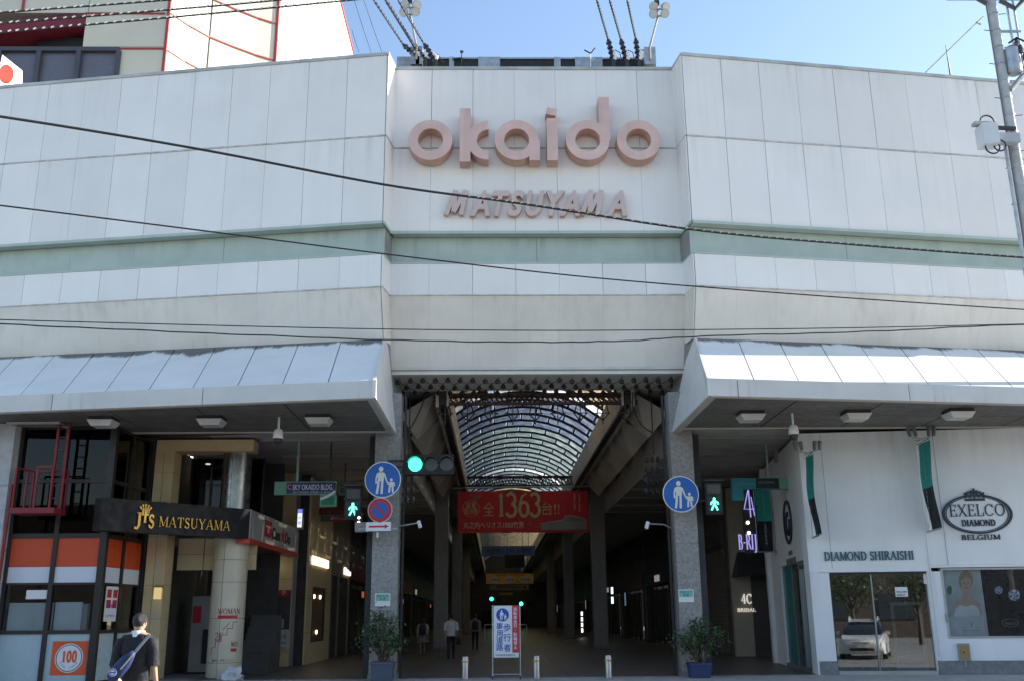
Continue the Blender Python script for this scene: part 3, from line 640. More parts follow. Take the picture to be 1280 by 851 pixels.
# gutter beams with pale edges
for s in (-1, 1):
    xb_ = 3.10*s
    mk(MB().box(xb_-.22*s, xb_-.02*s, 2.95, 130, 8.18, 9.0), 'gutter_beam', DARKST, vault)
    mk(MB().box(xb_-.25*s, xb_-.32*s, 2.95, 130, 8.12, 9.05), 'beam_edge', CREAMP, vault)
    mk(MB().box(xb_+.0*s, xb_+.10*s, 2.95, 130, 8.10, 9.05), 'beam_edge', CREAMP, vault)
    mk(MB().box(xb_+.1*s, 4.45*s, 2.95, 130, 8.66, 8.75), 'side_ceiling', GREYC, vault)
    mk(MB().box(4.2*s, 4.5*s, 2.95, 130, 8.75, 9.4), 'upstand', GREYC, vault)
    # folded ceiling sails between beam and column line
    for k in range(5):
        y0 = 3.4+k*4.2
        A, B, C_, D = Vector((3.25*s, y0, 8.64)), Vector((3.25*s, y0+3.6, 8.64)), Vector((4.42*s, y0+3.2, 8.0)), Vector((4.42*s, y0+.3, 8.0)); T_ = Vector((3.95*s, y0+1.9, 7.45))
        q = [(0, 1, 4), (1, 2, 4), (2, 3, 4), (3, 0, 4), (0, 3, 2, 1)]
        mk(MB().add([A, B, C_, D, T_], q if s < 0 else [f[::-1] for f in q]), 'folded_sail', mat('folded_ceiling_sail', (.66, .59, .49), .7, var=.05), vault)
# closed ceilings over the side aisles
for s in (-1, 1):
    m = MB()
    m.box(4.45*s, 9.7*s, -.30 if s < 0 else -.5, 130, 6.78, 6.9)
    mk(m, 'aisle_ceiling', GREYC, vault)
    for k in range(8):
        mk(MB().box(4.46*s, 8.3*s, 1.2+k*3.1, 1.32+k*3.1, 6.70, 6.782), 'ceiling_joist', mat('ceiling_joist_paint', (.28, .26, .23), .8), vault)
    mk(MB().box(4.45*s, 4.6*s, .3, 130, 6.9, 8.66), 'upstand', GREYC, vault)
    mk(MB().box(4.46*s, 30*s, 2.0, 130, 6.91, 9.4), 'upper_storey', CORE, vault)

# hanging festoon net under the middle soffit
net = thing('lamp_net', (0, 1.6, 8.6), 'festoon net of small dark lamp holders hung under the entrance soffit', 'lamp net')
nodes = []
lampm = MB(); lampm.tube([(0, 0, .0), (0, 0, -.04), (0, 0, -.06), (0, 0, -.14)], [.025, .07, .08, .06], 8); lme = lampm.mesh('lamp_holder'); lme.materials.append(BLACKM)
wire = MB()
ys = [.95, 1.75, 2.55]
for r_, y in enumerate(ys):
    for i in range(23):
        x = -4.22+i*.375+(r_ % 2)*.18; z = 8.53+random.uniform(-.03, .03)
        nodes.append((r_, i, Vector((x, y+random.uniform(-.04, .04), z))))
        inst(lme, 'lamp_holder', net, nodes[-1][2]); wire.tube([nodes[-1][2], nodes[-1][2]+Vector((.05, .06, .09))], .008, 4)
for (r_, i, p) in nodes:
    for (q, j, p2) in nodes:
        if q == r_+1 and j in ((i, i-1) if r_ % 2 == 0 else (i, i+1)): wire.tube([p, (p+p2)/2+Vector((0, 0, -.03)), p2], .009, 4)
mk(wire, 'net_wire', BLACKM, net)

def truss(Y, z0, z1, xa, xb, nm, lab, hang=0):
    t = thing(nm, (0, Y, z0), lab, 'truss', 'lattice trusses across the arcade')
    mk(MB().box(xa, xb, Y-.06, Y+.06, z1-.09, z1), 'chord', BROWN, t); mk(MB().box(xa, xb, Y-.06, Y+.06, z0, z0+.09), 'chord', BROWN, t)
    n = 40; m = MB()
    for i in range(n):
        x0 = xa+(xb-xa)*i/n; x1 = xa+(xb-xa)*(i+1)/n
        m.bar((x0, Y, z0+.05), (x1, Y, z1-.05), .035); m.bar((x1, Y+.03, z0+.05), (x0, Y+.03, z1-.05), .035); m.bar((x0, Y+.3, z1-.05), (x1, Y-.02, z0+.1), .03)
    mk(m, 'lacing', BROWN, t); mk(MB().box(xa, xb, Y+.27, Y+.35, z1-.08, z1-.01), 'chord', BROWN, t)
    for i in range(hang):
        x = xa+.4+(xb-xa-.8)*i/(hang-1); h = MB()
        for dx in (-.12, .12): h.tube([(x+dx, Y, z0), (x+dx*1.6, Y+.05, z0-.28), (x, Y+.1, z0-.5)], .022, 5)
        h.bar((x-.25, Y+.05, z0-.26), (x+.25, Y+.05, z0-.26), .03); h.bar((x, Y, z0), (x, Y+.1, z0-.62), .035)
        mk(h, 'hanger', DARKST, t)
    return t
truss(3.05, 8.16, 8.55, -3.3, 3.3, 'lattice_truss', 'brown lattice truss with hangers just behind the entrance soffit', 9)
truss(23.9, 8.2, 8.75, -3.3, 3.3, 'lattice_truss', 'brown lattice truss above the red banner', 0)

# granite columns at the entrance and inside
def gcol(x0, x1, y0, y1, h, lab, nm='granite_column', group=None):
    c = thing(nm, ((x0+x1)/2, (y0+y1)/2, 0), lab, 'column', group)
    z = .14; n = 0
    mk(MB().box(x0-.03, x1+.03, y0-.03, y1+.03, 0, .14), 'plinth', PLINTH, c)
    hs = [1.1, 1.15, 1.15, 1.15, 1.15, 1.15, 1.2]
    for i, dh in enumerate(hs):
        z1 = min(z+dh, h); mk(MB().box(x0, x1, y0, y1, z+.004, z1-.004), 'granite_block', GRANITE, c); z = z1
        if z >= h: break
    mk(MB().box(x0+.02, x1-.02, y0+.02, y1-.02, .1, h), 'core', CORE, c)
    return c
cl_ = gcol(-4.74, -4.02, 0.05, .75, 7.9, 'mottled grey granite column behind the no parking disc')
cr_ = gcol(3.76, 4.40, 0.05, .75, 7.9, 'mottled grey granite column behind the lone blue disc')
for c, x in ((cl_, -3.93), (cr_, 3.66)): mk(MB().box(x-.03, x+.03, .5, .6, 0, 7.9), 'conduit', DARKST, c)
mk(MB().box(-4.95, -4.76, .45, .65, 0, 6.7), 'downpipe', DARKST, cl_); mk(MB().box(4.48, 4.66, .45, .65, 0, 6.7), 'downpipe', DARKST, cr_)
for k, Y in enumerate((24.2, 46, 70)):
    for s in (-1, 1):
        lab = ['plain %s arcade column beside the red banner', 'second %s arcade column beyond the red banner', 'third %s arcade column deep in the arcade'][k] % ('left' if s < 0 else 'right')
        gcol(4.1*s-.35, 4.1*s+.35, Y, Y+.7, 8.6, lab, 'arcade_column', 'columns inside the arcade')
# ================================================================ cream building behind the left wing
CREAMB = mat('cream_facade_panel', (.60, .57, .47), .6, var=.04, vs=.5)
REDL = mat('red_facade_strip', (.36, .05, .05), .5, var=.05)
cb = thing('tower_building', (-15, 10, 0), 'cream building with red stripes and a concave corner behind the gateway', 'building')
curve = [(-14.8, 8), (-14.3, 8.93), (-13.64, 9.83), (-12.85, 10.55), (-11.97, 11.25), (-11.2, 11.72)]
ZR = 40.0
def wallseg(a, b, z0, z1, th=.3):
    a, b = Vector((*a, 0)), Vector((*b, 0)); t = (b-a).normalized(); nin = Vector((-t.y, t.x, 0))*th
    return MB().hexa([a+Vector((0, 0, z0)), b+Vector((0, 0, z0)), b+nin+Vector((0, 0, z0)), a+nin+Vector((0, 0, z0))], [a+Vector((0, 0, z1)), b+Vector((0, 0, z1)), b+nin+Vector((0, 0, z1)), a+nin+Vector((0, 0, z1))])
cw = MB()
for a, b in zip(curve[:-1], curve[1:]):
    q = wallseg(a, b, 14, ZR); cw.add(q.v, q.f)
mk(cw, 'curved_wall', CREAMB, cb)
mk(MB().box(-11.5, -11.2, 11.75, 33.4, 14, ZR), 'side_wall', CREAMB, cb)
mk(MB().box(-45, -11.5, 33.1, 33.4, 14, ZR), 'rear_wall', CREAMB, cb)
mk(MB().add([(-45, 8.2, ZR), (-14.8, 8.2, ZR), (-11.3, 11.9, ZR), (-11.3, 33.3, ZR), (-45, 33.3, ZR)], [(0, 1, 2, 3, 4)]), 'roof', CORE, cb)
zw0, zw1 = at(100, 104, 8).z, at(100, 60, 8).z
xw = at(148, 75, 8).x; xr = at(105, 45, 8).x; zr = at(105, 17, 8).z
mk(MB().box(xw, -14.82, 8, 8.3, 14, zw1+.03), 'front_wall', CREAMB, cb)                  # right of the windows
mk(MB().box(xr, -14.82, 8, 8.3, zw1+.05, zr), 'front_wall', CREAMB, cb)
mk(MB().box(-45, -14.82, 8, 8.3, zr+.02, ZR), 'front_wall', CREAMB, cb)
mk(MB().box(-45, xw, 8, 8.3, 14, zw0), 'front_wall', CREAMB, cb)
mk(MB().box(-45, xr, 10.2, 10.4, zw0, zr+.1), 'recess_wall', mat('recess_wall_brown', (.22, .20, .15), .8), cb)
mk(MB().hexa([(-26, 7.2, 24.0), (xr-.03, 8.0, zr-.62), (xr-.03, 10.2, zr-.62), (-26, 10.2, 24.0)], [(-26, 7.2, 24.4), (xr-.03, 8.0, zr-.02), (xr-.03, 10.2, zr-.02), (-26, 10.2, 24.4)]), 'red_beam', mat('red_beam_paint', (.17, .008, .02), .5), cb)
mk(MB().box(xr-2.2, xr-.05, 8.6, 10.2, zw1+.1, zr-.75), 'dark_opening', BLACKM, cb)
# ribbon of windows
WF = mat('window_frame_dark', (.06, .06, .075), .5)
wn = mk(MB().box(-26, xw, 7.92, 8.28, zw1-.18, zw1), 'ribbon_window', WF, cb)
for px in (148, 98, 48, -2, -52):
    x = at(px, 80, 7.95).x; mk(MB().box(x-.13, x+.06, 7.9, 8.26, zw0-.6, zw1-.18), 'mullion', WF, wn)
for px in (98, 48, -2, -52):
    x0 = at(px, 80, 8).x; x1 = at(px+50, 80, 8).x
    mk(MB().box(x0+.07, x1-.14, 8.1, 8.12, zw0-.6, zw1-.19), 'pane', mat('blind_window_pane', (.13, .125, .16), .25, var=.06), wn)
# red strips
def strip(p0, p1, w_=.06): return MB().bar(p0, p1, w_, w_)
for (pa, pb) in (((107, 17), (206, 16)), ((148, 61), (204, 60))):
    a, b = at(*pa, 7.97), at(*pb, 7.97); b.z = a.z; mk(strip(a, b), 'red_strip', REDL, cb)
mk(MB().box(-14.88, -14.76, 7.95, 8.10, 14, ZR), 'red_strip', REDL, cb)
a = at(30, 0, 7.97); mk(MB().box(a.x-.05, a.x+.05, 7.94, 8.0, zr+.1, ZR), 'red_strip', REDL, cb)
a = at(112, 0, 7.97); mk(MB().box(a.x-.015, a.x+.015, 7.99, 8.0, zr+.05, ZR), 'joint', CORE, cb)
mk(MB().box(-11.27, -11.16, 11.64, 11.80, 14, ZR), 'red_strip', REDL, cb)
for z in (25.93, at(206, 62, 8).z, atx(350, 39, -11.2).z, atx(350, 39, -11.2).z+3.4, 36.5):
    m = MB()
    for a, b in zip(curve[:-1], curve[1:]):
        t = (Vector((*b, 0))-Vector((*a, 0))).normalized(); nrm = Vector((t.y, -t.x, 0))*.02
        m.bar(Vector((*a, z))+nrm, Vector((*b, z))+nrm, .05, .065)
    mk(m, 'red_strip', REDL, cb)
a = curve[2]; mk(MB().box(a[0]-.012, a[0]+.03, a[1]-.03, a[1]+.03, 14, ZR), 'joint', mat('joint_grey', (.12, .115, .1)), cb)
for z in (27.2, 29.2, 31.2, 33, 34.7, 36.3, 37.8): mk(MB().box(-11.2, -11.19, 11.85, 33.3, z-.06, z+.06), 'joint', MATS['joint_grey'], cb)
mk(MB().box(-11.24, -11.12, 11.85, 33.45, ZR-.1, ZR+.06), 'red_strip', REDL, cb)
# corner poster board in front of its windows
sg = thing('rooftop_board', at(14, 104, 5), 'tilted white board with a red half disc behind the gateway wing', 'board')
P = [at(3, 69, 5), at(27, 88, 6.0), at(27, 112, 6.0), at(-6, 112, 5)]
mk(MB().hexa([P[3], P[2], P[1], P[0]], [p+Vector((0, .06, 0)) for p in (P[3], P[2], P[1], P[0])]), 'board', PLAIN, sg)
c0 = at(8, 92, 4.9); FB = Fr(c0, (P[1]-P[0]).cross(Vector((0, -1, 0))).cross(Vector((0, -1, 0)))*-1 if False else (1, .6, 0))
mk(MB().disc(FB, 0, 0, .25, -.12, -.02, 20, 1.5), 'emblem', mat('orange_red_print', (.62, .10, .06), .5), sg)

# ================================================================ things on the gateway roof
def floodmast(bx, by0, by1, tx, ty, lab):
    b = at(bx, by0, .6); t = at(tx, ty, .6); f = thing('floodlight_mast', (b.x, .6, b.z), lab, 'floodlight', 'floodlight masts on the gateway roof')
    mk(MB().box(b.x-.19, b.x+.19, .45, .8, b.z-.1, at(bx, by1, .6).z), 'junction_box', GALV, f)
    mk(MB().tube([(b.x, .42, b.z+.05), (b.x, .42, b.z+.5), (t.x, .35, t.z)], .035, 8), 'pole', mat('mast_paint', (.42, .36, .30), .6), f)
    mk(MB().tube([(t.x-.2, .35, t.z), (t.x+.22, .35, t.z)], .03, 6).tube([(t.x-.2, .35, t.z+.26), (t.x+.22, .35, t.z+.26)], .03, 6).tube([(t.x, .35, t.z-.05), (t.x, .35, t.z+.45)], .03, 6), 'bracket', GALV, f)
    for dx, dz, a in ((-.16, .0, -.4), (.17, .02, .3), (-.14, .28, -.5), (.19, .27, .6)):
        c = Vector((t.x+dx, .22, t.z+dz)); d = Vector((a*.6, -.75, -.55)).normalized()
        l = mk(MB().tube([c-d*.14, c-d*.04, c+d*.1, c+d*.13], [.06, .10, .15, .15], 12), 'lamp', GALV, f, autosmooth=40)
        mk(MB().tube([c+d*.131, c+d*.14], .135, 12), 'lens', mat('lamp_glass', (.6, .6, .58), .1, spec=.8), l)
    mk(MB().box(t.x-.1, t.x+.06, .3, .42, t.z+.42, t.z+.58), 'control_box', DARKST, f)
floodmast(521, 80, 61, 513.5, 24, 'floodlight mast on the roof left of the rounded letters')
floodmast(812, 80, 62, 821, 26, 'floodlight mast leaning right on the roof above the last rounded letter')
rf = thing('roof_rack', (0, 1.3, 18.5), 'low grey steel rack lying along the middle roof edge', 'rack')
xa, xb = at(497, 79, 1.2).x, at(818, 79, 1.2).x; zr0 = at(660, 82, 1.2).z; zr1 = at(660, 76.5, 1.2).z
mk(MB().box(xa, xb, 1.0, 2.2, 18.47, zr1-.10), 'beam', BLACKM, rf)
xs = [497, 517, 562, 568, 598, 625, 692, 700, 718, 752, 806, 818]
for i in range(0, len(xs)-1, 2): mk(MB().box(at(xs[i], 79, 1.2).x, at(xs[i+1], 79, 1.2).x, .95, 1.05, 18.47, zr1), 'plate', GALV, rf)
mk(MB().box(xa, xb, .98, 2.25, zr1-.06, zr1), 'rail', GALV, rf)

def anchor(px, pt, py, lab):
    Y = .5; b = at(px, py, Y); t = at(pt[0], pt[1], Y)
    a = thing('cable_anchor', (b.x, Y, 18.5), lab, 'cable anchor', 'cable anchors on the gateway roof')
    mk(MB().box(b.x-.06, b.x+.06, Y-.05, Y+.05, 18.5, b.z+.1), 'post', DARKST, a)
    mid = (b*.45+t*.55)
    mk(MB().tube([b+Vector((.03, -.02, .1)), b+Vector((.05, -.02, .2)), mid+Vector((.10, -.02, -.02))], [.05, .08, .04], 8), 'white_insulator', PLAIN, a)
    m = MB(); n = 9
    for i in range(n):
        p = b+Vector((-.02, 0, .1))*(1-i/n)+(t-b)*(i/n); p2 = p+(t-b)*(.05); m.tube([p, p2], .10 if i % 2 else .065, 8)
    mk(m, 'insulator_string', mat('dark_insulator', (.03, .03, .06), .3), a)
    mk(MB().tube([mid+Vector((.12, 0, 0)), mid+Vector((.3, 0, -.1)), b+Vector((.28, 0, .0))], .015, 6), 'jumper_wire', CABLE, a)
    return t
ROOFW = []
for k, (px, pt, py, top, lab) in enumerate(((767, (760, 49), 79, (746, 0), 'first of three dark cable anchors near the leaning floodlight mast'), (783.5, (776, 49), 79, (762, 0), 'middle one of three dark cable anchors near the leaning floodlight mast'), (799, (794.5, 48), 79, (784, 0), 'third dark cable anchor, next to the leaning floodlight mast'),
     (522, (504, 56), 75, (467, 0), 'cable anchor with slanting string on the outer side of the upright floodlight mast'), (531, (519, 60), 76, (482, 0), 'cable anchor directly behind the upright floodlight mast'), (544, (530, 55), 79, (497.5, 0), 'cable anchor on the inner side of the upright floodlight mast'))):
    ROOFW.append((anchor(px, pt, py, lab), top, lab))
def vane(px, py, lab, kind):
    b = at(px, 78, .9); t = at(px, py, .9); a = thing('small_antenna', (b.x, .9, 18.5), lab, 'antenna')
    mk(MB().tube([(b.x, .9, 18.5), (t.x, .9, t.z)], .02, 6), 'mast', PLAIN if kind else DARKST, a)
    if kind: mk(MB().bar((t.x, .9, t.z-.02), (t.x+.16, .9, t.z+.2), .035).bar((t.x, .9, t.z), (t.x-.2, .9, t.z+.12), .035), 'fork', DARKST, a)
    else: mk(MB().bar((t.x-.3, .9, t.z-.28), (t.x+.02, .9, t.z-.24), .04).bar((t.x-.05, .9, t.z), (t.x+.06, .9, t.z), .06), 'arm', DARKST, a)
vane(577, 65, 'small dark weather antenna on the middle roof edge', 0)
vane(738, 67, 'small white forked antenna on the middle roof edge', 1)
rod = thing('aerial_rod', at(1187, 93, .6), 'thin upright aerial rod on the right wing roof', 'aerial')
mk(MB().tube([at(1188, 94, .6), at(1182, 57, .6)], [.03, .012], 6), 'rod', DARKST, rod)
mk(MB().tube([at(1157, 91, .6), at(1229, 21, .6)], .022, 6).tube([at(1220, 28, .6), at(1226, 31, .6)], .03, 6), 'boom', GALV, rod)

# ================================================================ overhead cables
def catm(P, k=8):
    P = [Vector(p) for p in P]; P = [P[0]*2-P[1]]+P+[P[-1]*2-P[-2]]; out = []
    for i in range(1, len(P)-2):
        for j in range(k):
            t = j/k; a, b, c, d = P[i-1], P[i], P[i+1], P[i+2]
            out.append(.5*((2*b)+(c-a)*t+(2*a-5*b+4*c-d)*t*t+(3*b-a-3*c+d)*t**3))
    out.append(P[-2]); return out
def cable(pts, r, lab, ties=None, wob=0, k=10):
    P = catm([at(px, py, Y) for px, py, Y in pts], k)
    if wob: P = [p+Vector((0, 0, wob*math.sin(i*1.9)+wob*.6*math.sin(i*.83))) for i, p in enumerate(P)]
    mid = P[len(P)//2]
    o = thing('overhead_cable', mid, lab, 'cable', 'overhead cables')
    mk(MB().tube(P, r, 7), 'wire', CABLE, o, smooth=True)
    if ties:
        m = MB(); sp, rr, a0, a1 = ties; i0, i1 = int(a0*(len(P)-1)), int(a1*(len(P)-1)); acc = 0
        for i in range(i0, i1):
            d = P[i+1]-P[i]; L = d.length; t = d.normalized(); s_ = 0
            while s_ < L:
                c = P[i]+t*s_; up = Vector((0, 0, 1)); 
                m.bar(c+up*(-r*.3)-t*sp*.12+Vector((0, -r*1.05, 0)), c+up*(r*1.05)+t*sp*.18+Vector((0, -r*.8, 0)), rr*1.5, rr*1.5); s_ += sp
        mk(m, 'spiral_ties', BEAD, o, kind='stuff')
    return o
cable([(-260, 112, -14), (0, 146, -12.4), (250, 187, -11), (480, 231, -10), (660, 256, -9.2), (880, 289, -8.4), (1080, 307, -7.6), (1280, 322, -7), (1480, 335, -6.4)], .025, 'thickest dark cable sagging across the slanted capital letters', (.19, .010, .45, 1))
cable([(-260, 226, -13), (0, 257, -12), (240, 287, -11), (480, 317.5, -10), (700, 343, -9), (880, 359, -8.4), (1080, 374, -7.7), (1280, 387, -7), (1480, 398, -6.4)], .015, 'medium dark cable crossing the green band')
cable([(-260, 391, -10), (0, 399.5, -9.5), (240, 406, -9), (460, 411, -8.6), (680, 413, -8.2), (880, 412, -8), (1080, 409.5, -7.6), (1280, 405, -7.2), (1480, 400, -6.8)], .011, 'upper of two thin cables over the sloping underside panels')
cable([(-260, 394, -10), (0, 405, -9.5), (240, 415.5, -9), (480, 424.5, -8.6), (660, 427.5, -8.2), (780, 426, -8.1), (880, 420, -8), (1080, 414.5, -7.6), (1240, 407, -7.3), (1480, 397, -6.8)], .014, 'lower wavy one of two thin cables over the sloping underside panels', wob=.006)
cable([(-200, 33, -16), (0, 16.3, -15), (215, 0, -14), (500, -24, -13)], .015, 'topmost of three beaded cables before the cream building', (.15, .011, .05, 1))
cable([(-200, 47, -16), (0, 30, -15), (220, 12, -14), (350, 0.5, -13.4), (640, -28, -12.5)], .015, 'middle one of three beaded cables before the cream building', (.15, .011, .05, 1))
cable([(-200, 58, -16), (0, 41, -15), (220, 21.5, -14), (424, 2, -13.2), (700, -26, -12)], .015, 'lowest of three beaded cables before the cream building', (.13, .012, .05, 1))
for (t, top, lab) in ROOFW:
    p = at(top[0], top[1], -3.5); e = p+(p-t)*1.1; mid = (t+p)/2+Vector((0, 0, -.02))
    o = thing('overhead_cable', mid, 'cable rising from the ' + {0: 'first anchor near the leaning floodlight mast', 1: 'middle anchor near the leaning floodlight mast', 2: 'anchor touching the leaning floodlight mast', 3: 'outer anchor by the upright floodlight mast', 4: 'anchor behind the upright floodlight mast', 5: 'inner anchor by the upright floodlight mast'}[[q[1] for q in ROOFW].index(top)], 'cable', 'overhead cables')
    mk(MB().tube(catm([t, mid, p, e], 8), .03 if top[0] != 482 else .045, 6), 'wire', mat('green_grey_cable', (.07, .075, .07), .6), o, smooth=True)
    m = MB(); d = (p-t); n = int(d.length/.3)
    for i in range(n): c = t+d*(i/n); m.tube([c, c+d.normalized()*.07], .042 if top[0] != 482 else .058, 6)
    mk(m, 'spacer_rings', DARKST, o, kind='stuff')
for i, (a, b) in enumerate((((464, 66), (443, 0)), ((477.5, 66), (455, 0)), ((449, 66), (440, 38)))):
    p, q = at(*a, 1.0), at(*b, -1.0); o = thing('stay_wire', p, ['thin wire left of the upright floodlight mast, lower end farther from it', 'thin wire left of the upright floodlight mast, nearest to it', 'short thin wire beside the cream building edge'][i], 'wire', 'thin roof wires')
    mk(MB().tube([p, (p+q)/2+Vector((0, 0, -.05)), q+(q-p)*.6 if i < 2 else q], .009, 5), 'wire', DARKST, o)

# ================================================================ utility pole at the right edge
LAMPG = mat('grey_conduit', (.16, .16, .17), .6)
up_ = thing('utility_pole', (13.3, -3.0, 0), 'grey utility pole with equipment at the right edge', 'utility pole')
X0, Y0 = 13.37, -3.0
mk(MB().tube([(X0, Y0, -.12), (X0, Y0, 12), (X0, Y0, 24)], [.165, .145, .12], 20), 'pole', CONC, up_, autosmooth=40)
for z in [11.9+.55*i for i in range(18)]:
    mk(MB().tube([(X0, Y0, z-.02), (X0, Y0, z+.02)], .152, 16), 'band', GALV, up_)
    s = 1 if int(z/.55) % 2 else -1; mk(MB().tube([(X0+.13*s, Y0, z), (X0+.36*s, Y0-.04, z)], .012, 5), 'step_bolt', DARKST, up_)
mk(MB().tube([(X0-.19, Y0-.05, 3), (X0-.185, Y0-.05, 22)], .022, 8), 'conduit', LAMPG, up_)
for dx, z0, z1, r_ in ((.42, 16.5, 22, .035), (.62, 16.2, 22, .035), (-.28, 10, 14.6, .05)): mk(MB().tube([(X0+dx, Y0-.05, z0), (X0+dx, Y0-.05, z1)], r_, 8), 'conduit', GALV, up_)
for z in (17.1, 17.9, 19): mk(MB().bar((X0, Y0-.05, z), (X0+.7, Y0-.05, z), .06), 'bracket', GALV, up_)
c = at(1266, 76, -3.1); tr = mk(MB().tube([(c.x, -3.1, c.z-.45), (c.x, -3.1, c.z-.4), (c.x, -3.1, c.z+.35), (c.x, -3.1, c.z+.43)], [.15, .21, .21, .14], 16), 'transformer', GALV, up_, autosmooth=40)
for dx, dz in ((.2, .3), (.28, .05), (.1, .5)): mk(MB().tube([(c.x+dx, -3.25, c.z+dz-.15), (c.x+dx, -3.25, c.z+dz-.05), (c.x+dx, -3.25, c.z+dz+.12)], [.05, .075, .03], 8), 'bushing', mat('dark_bushing', (.06, .06, .07), .3), tr)
mk(MB().tube([(c.x-.1, -3.2, c.z+.5), (c.x+.1, -3.3, c.z+.62), (c.x+.4, -3.3, c.z+.45), (c.x+.5, -3.3, c.z+.1)], .03, 6), 'lead', CABLE, tr)
mk(MB().tube([(X0+.1, Y0-.1, c.z-.95), (c.x+.2, -3.1, c.z-.5), (c.x+.7, -3.1, c.z-.2)], .07, 8), 'brace', GALV, up_)
mk(MB().bar((X0-1.3, Y0, 19.05), (X0+1.3, Y0, 19.05), .1), 'crossarm', GALV, up_)
mk(MB().tube([(X0-.2, Y0-.1, 18.8), (X0-.7, Y0-.15, 19.1), (X0-1.2, Y0-.2, 19.4)], .07, 8), 'insulator', mat('dark_bushing', (.06, .06, .07)), up_)
mk(MB().tube([(X0+.2, Y0-.1, 18.9), (X0+.6, Y0-.15, 18.6), (X0+.9, Y0-.2, 18.9)], .07, 8), 'insulator', MATS['dark_bushing'], up_)
# camera box on its arm
k0, k1 = at(1218, 163, -3.3), at(1243, 188, -3.3)
bxo = mk(MB().box(k0.x, k1.x-.05, -3.75, -3.3, k1.z, k0.z), 'equipment_box', mat('box_paint', (.62, .63, .66), .4, var=.04), up_)
mk(MB().box(k0.x-.12, k0.x+.35, -3.6, -3.4, k0.z+.03, k0.z+.12), 'mount', FLASH, bxo)
mk(MB().box(k1.x-.05, X0-.05, -3.45, -3.2, (k0.z+k1.z)/2-.12, (k0.z+k1.z)/2+.16), 'arm', mat('arm_paint', (.4, .42, .46), .4), up_)
mk(MB().bar((k0.x+.1, -3.3, k0.z+.1), (X0, -3.2, k0.z+.1), .09), 'arm', DARKST, up_)
m = MB()
for cx, cz, rr in ((k1.x-.22, k0.z+.12, .2), (k1.x+.03, k1.z+.02, .17), (k0.x+.3, k1.z-.03, .2)):
    m.tube([(cx+rr*math.cos(t*.52), -3.55, cz+rr*math.sin(t*.52)) for t in range(13)], .022, 6, False)
mk(m, 'cable_loops', CABLE, bxo, smooth=True, kind='stuff')
# ================================================================ canopy lamps and dome cameras
LAMPH = mat('lamp_housing', (.30, .29, .27), .5)
def canopy_lamp(px, py, lab):
    p = atz(px, py, 6.69); x, y = p.x, p.y
    c = thing('canopy_lamp', (x, y, 6.69), lab, 'ceiling lamp', 'lamps under the canopies')
    mk(MB().box(x-.30, x+.30, y-.28, y+.28, 6.60, 6.69), 'housing', DARKST, c)
    mk(MB().hexa([(x-.24, y-.22, 6.45), (x+.24, y-.22, 6.45), (x+.24, y+.22, 6.45), (x-.24, y+.22, 6.45)], [(x-.33, y-.30, 6.60), (x+.33, y-.30, 6.60), (x+.33, y+.30, 6.60), (x-.33, y+.30, 6.60)]), 'diffuser', mat('lamp_diffuser', (.55, .54, .51), .4), c)
for a in ((130, 522, 'canopy lamp above the dark upper window, nearest the red ladder'), (265, 521, 'canopy lamp above the black fascia sign, before the steel column top'), (399, 519.5, 'canopy lamp beside the left entrance corner of the canopy'),
          (938, 515, 'canopy lamp under the right canopy, nearest the entrance'), (1069, 514, 'middle canopy lamp under the right canopy'), (1197, 512, 'outermost canopy lamp under the right canopy')): canopy_lamp(*a)
def dome(px, py, lab):
    p = atz(px, py, 6.69); x, y = p.x, p.y
    c = thing('dome_camera', (x, y, 6.69), lab, 'camera', 'dome cameras under the canopies')
    mk(MB().tube([(x, y, 6.69), (x, y, 6.36)], .03, 8), 'stem', PLAIN, c)
    mk(MB().tube([(x, y, 6.38), (x, y, 6.33), (x, y, 6.22), (x, y, 6.12)], [.06, .11, .13, .135], 16), 'body', OFFW, c, autosmooth=40)
    mk(MB().tube([(x, y, 6.12), (x, y, 6.05), (x, y, 5.99), (x, y, 5.96)], [.12, .11, .07, .01], 16), 'dome', mat('smoked_dome', (.03, .03, .03), .08), c, smooth=True)
dome(349, 521, 'dome camera hanging under the left canopy'); dome(990, 516, 'dome camera hanging under the right canopy')

# ================================================================ traffic signs on the columns
def pedestrian(m, F, cx, cy, h, n0, n1):          # adult with a child, in white
    def s(*p, w): m.stroke(F, [(cx+x*h, cy+y*h) for x, y in p], w*h, n0, n1)
    m.disc(F, cx-.10*h, cy+.42*h, .085*h, n0, n1, 20, 1.15)
    m.prism(F, [(cx+x*h, cy+y*h) for x, y in ((-.245, .25), (-.19, .30), (-.01, .30), (.045, .25), (.0, -.03), (-.20, -.03))], n0, n1+.0008)
    s((-.225, .26), (-.275, .08), (-.27, -.12), w=.055); s((.025, .26), (.085, .08), (.15, -.09), w=.055)
    s((-.18, .0), (-.20, -.25), (-.24, -.5), w=.085); s((-.04, .0), (-.05, -.25), (-.06, -.5), w=.085)
    m.disc(F, cx+.29*h, cy+.02*h, .055*h, n0, n1, 16, 1.1)
    m.prism(F, [(cx+x*h, cy+y*h) for x, y in ((.18, -.06), (.40, -.06), (.36, -.24), (.22, -.24))], n0, n1+.0008)
    s((.20, -.08), (.16, -.16), w=.05); s((.39, -.08), (.41, -.22), w=.05); s((.24, -.22), (.22, -.46), w=.07); s((.34, -.22), (.36, -.46), w=.07)
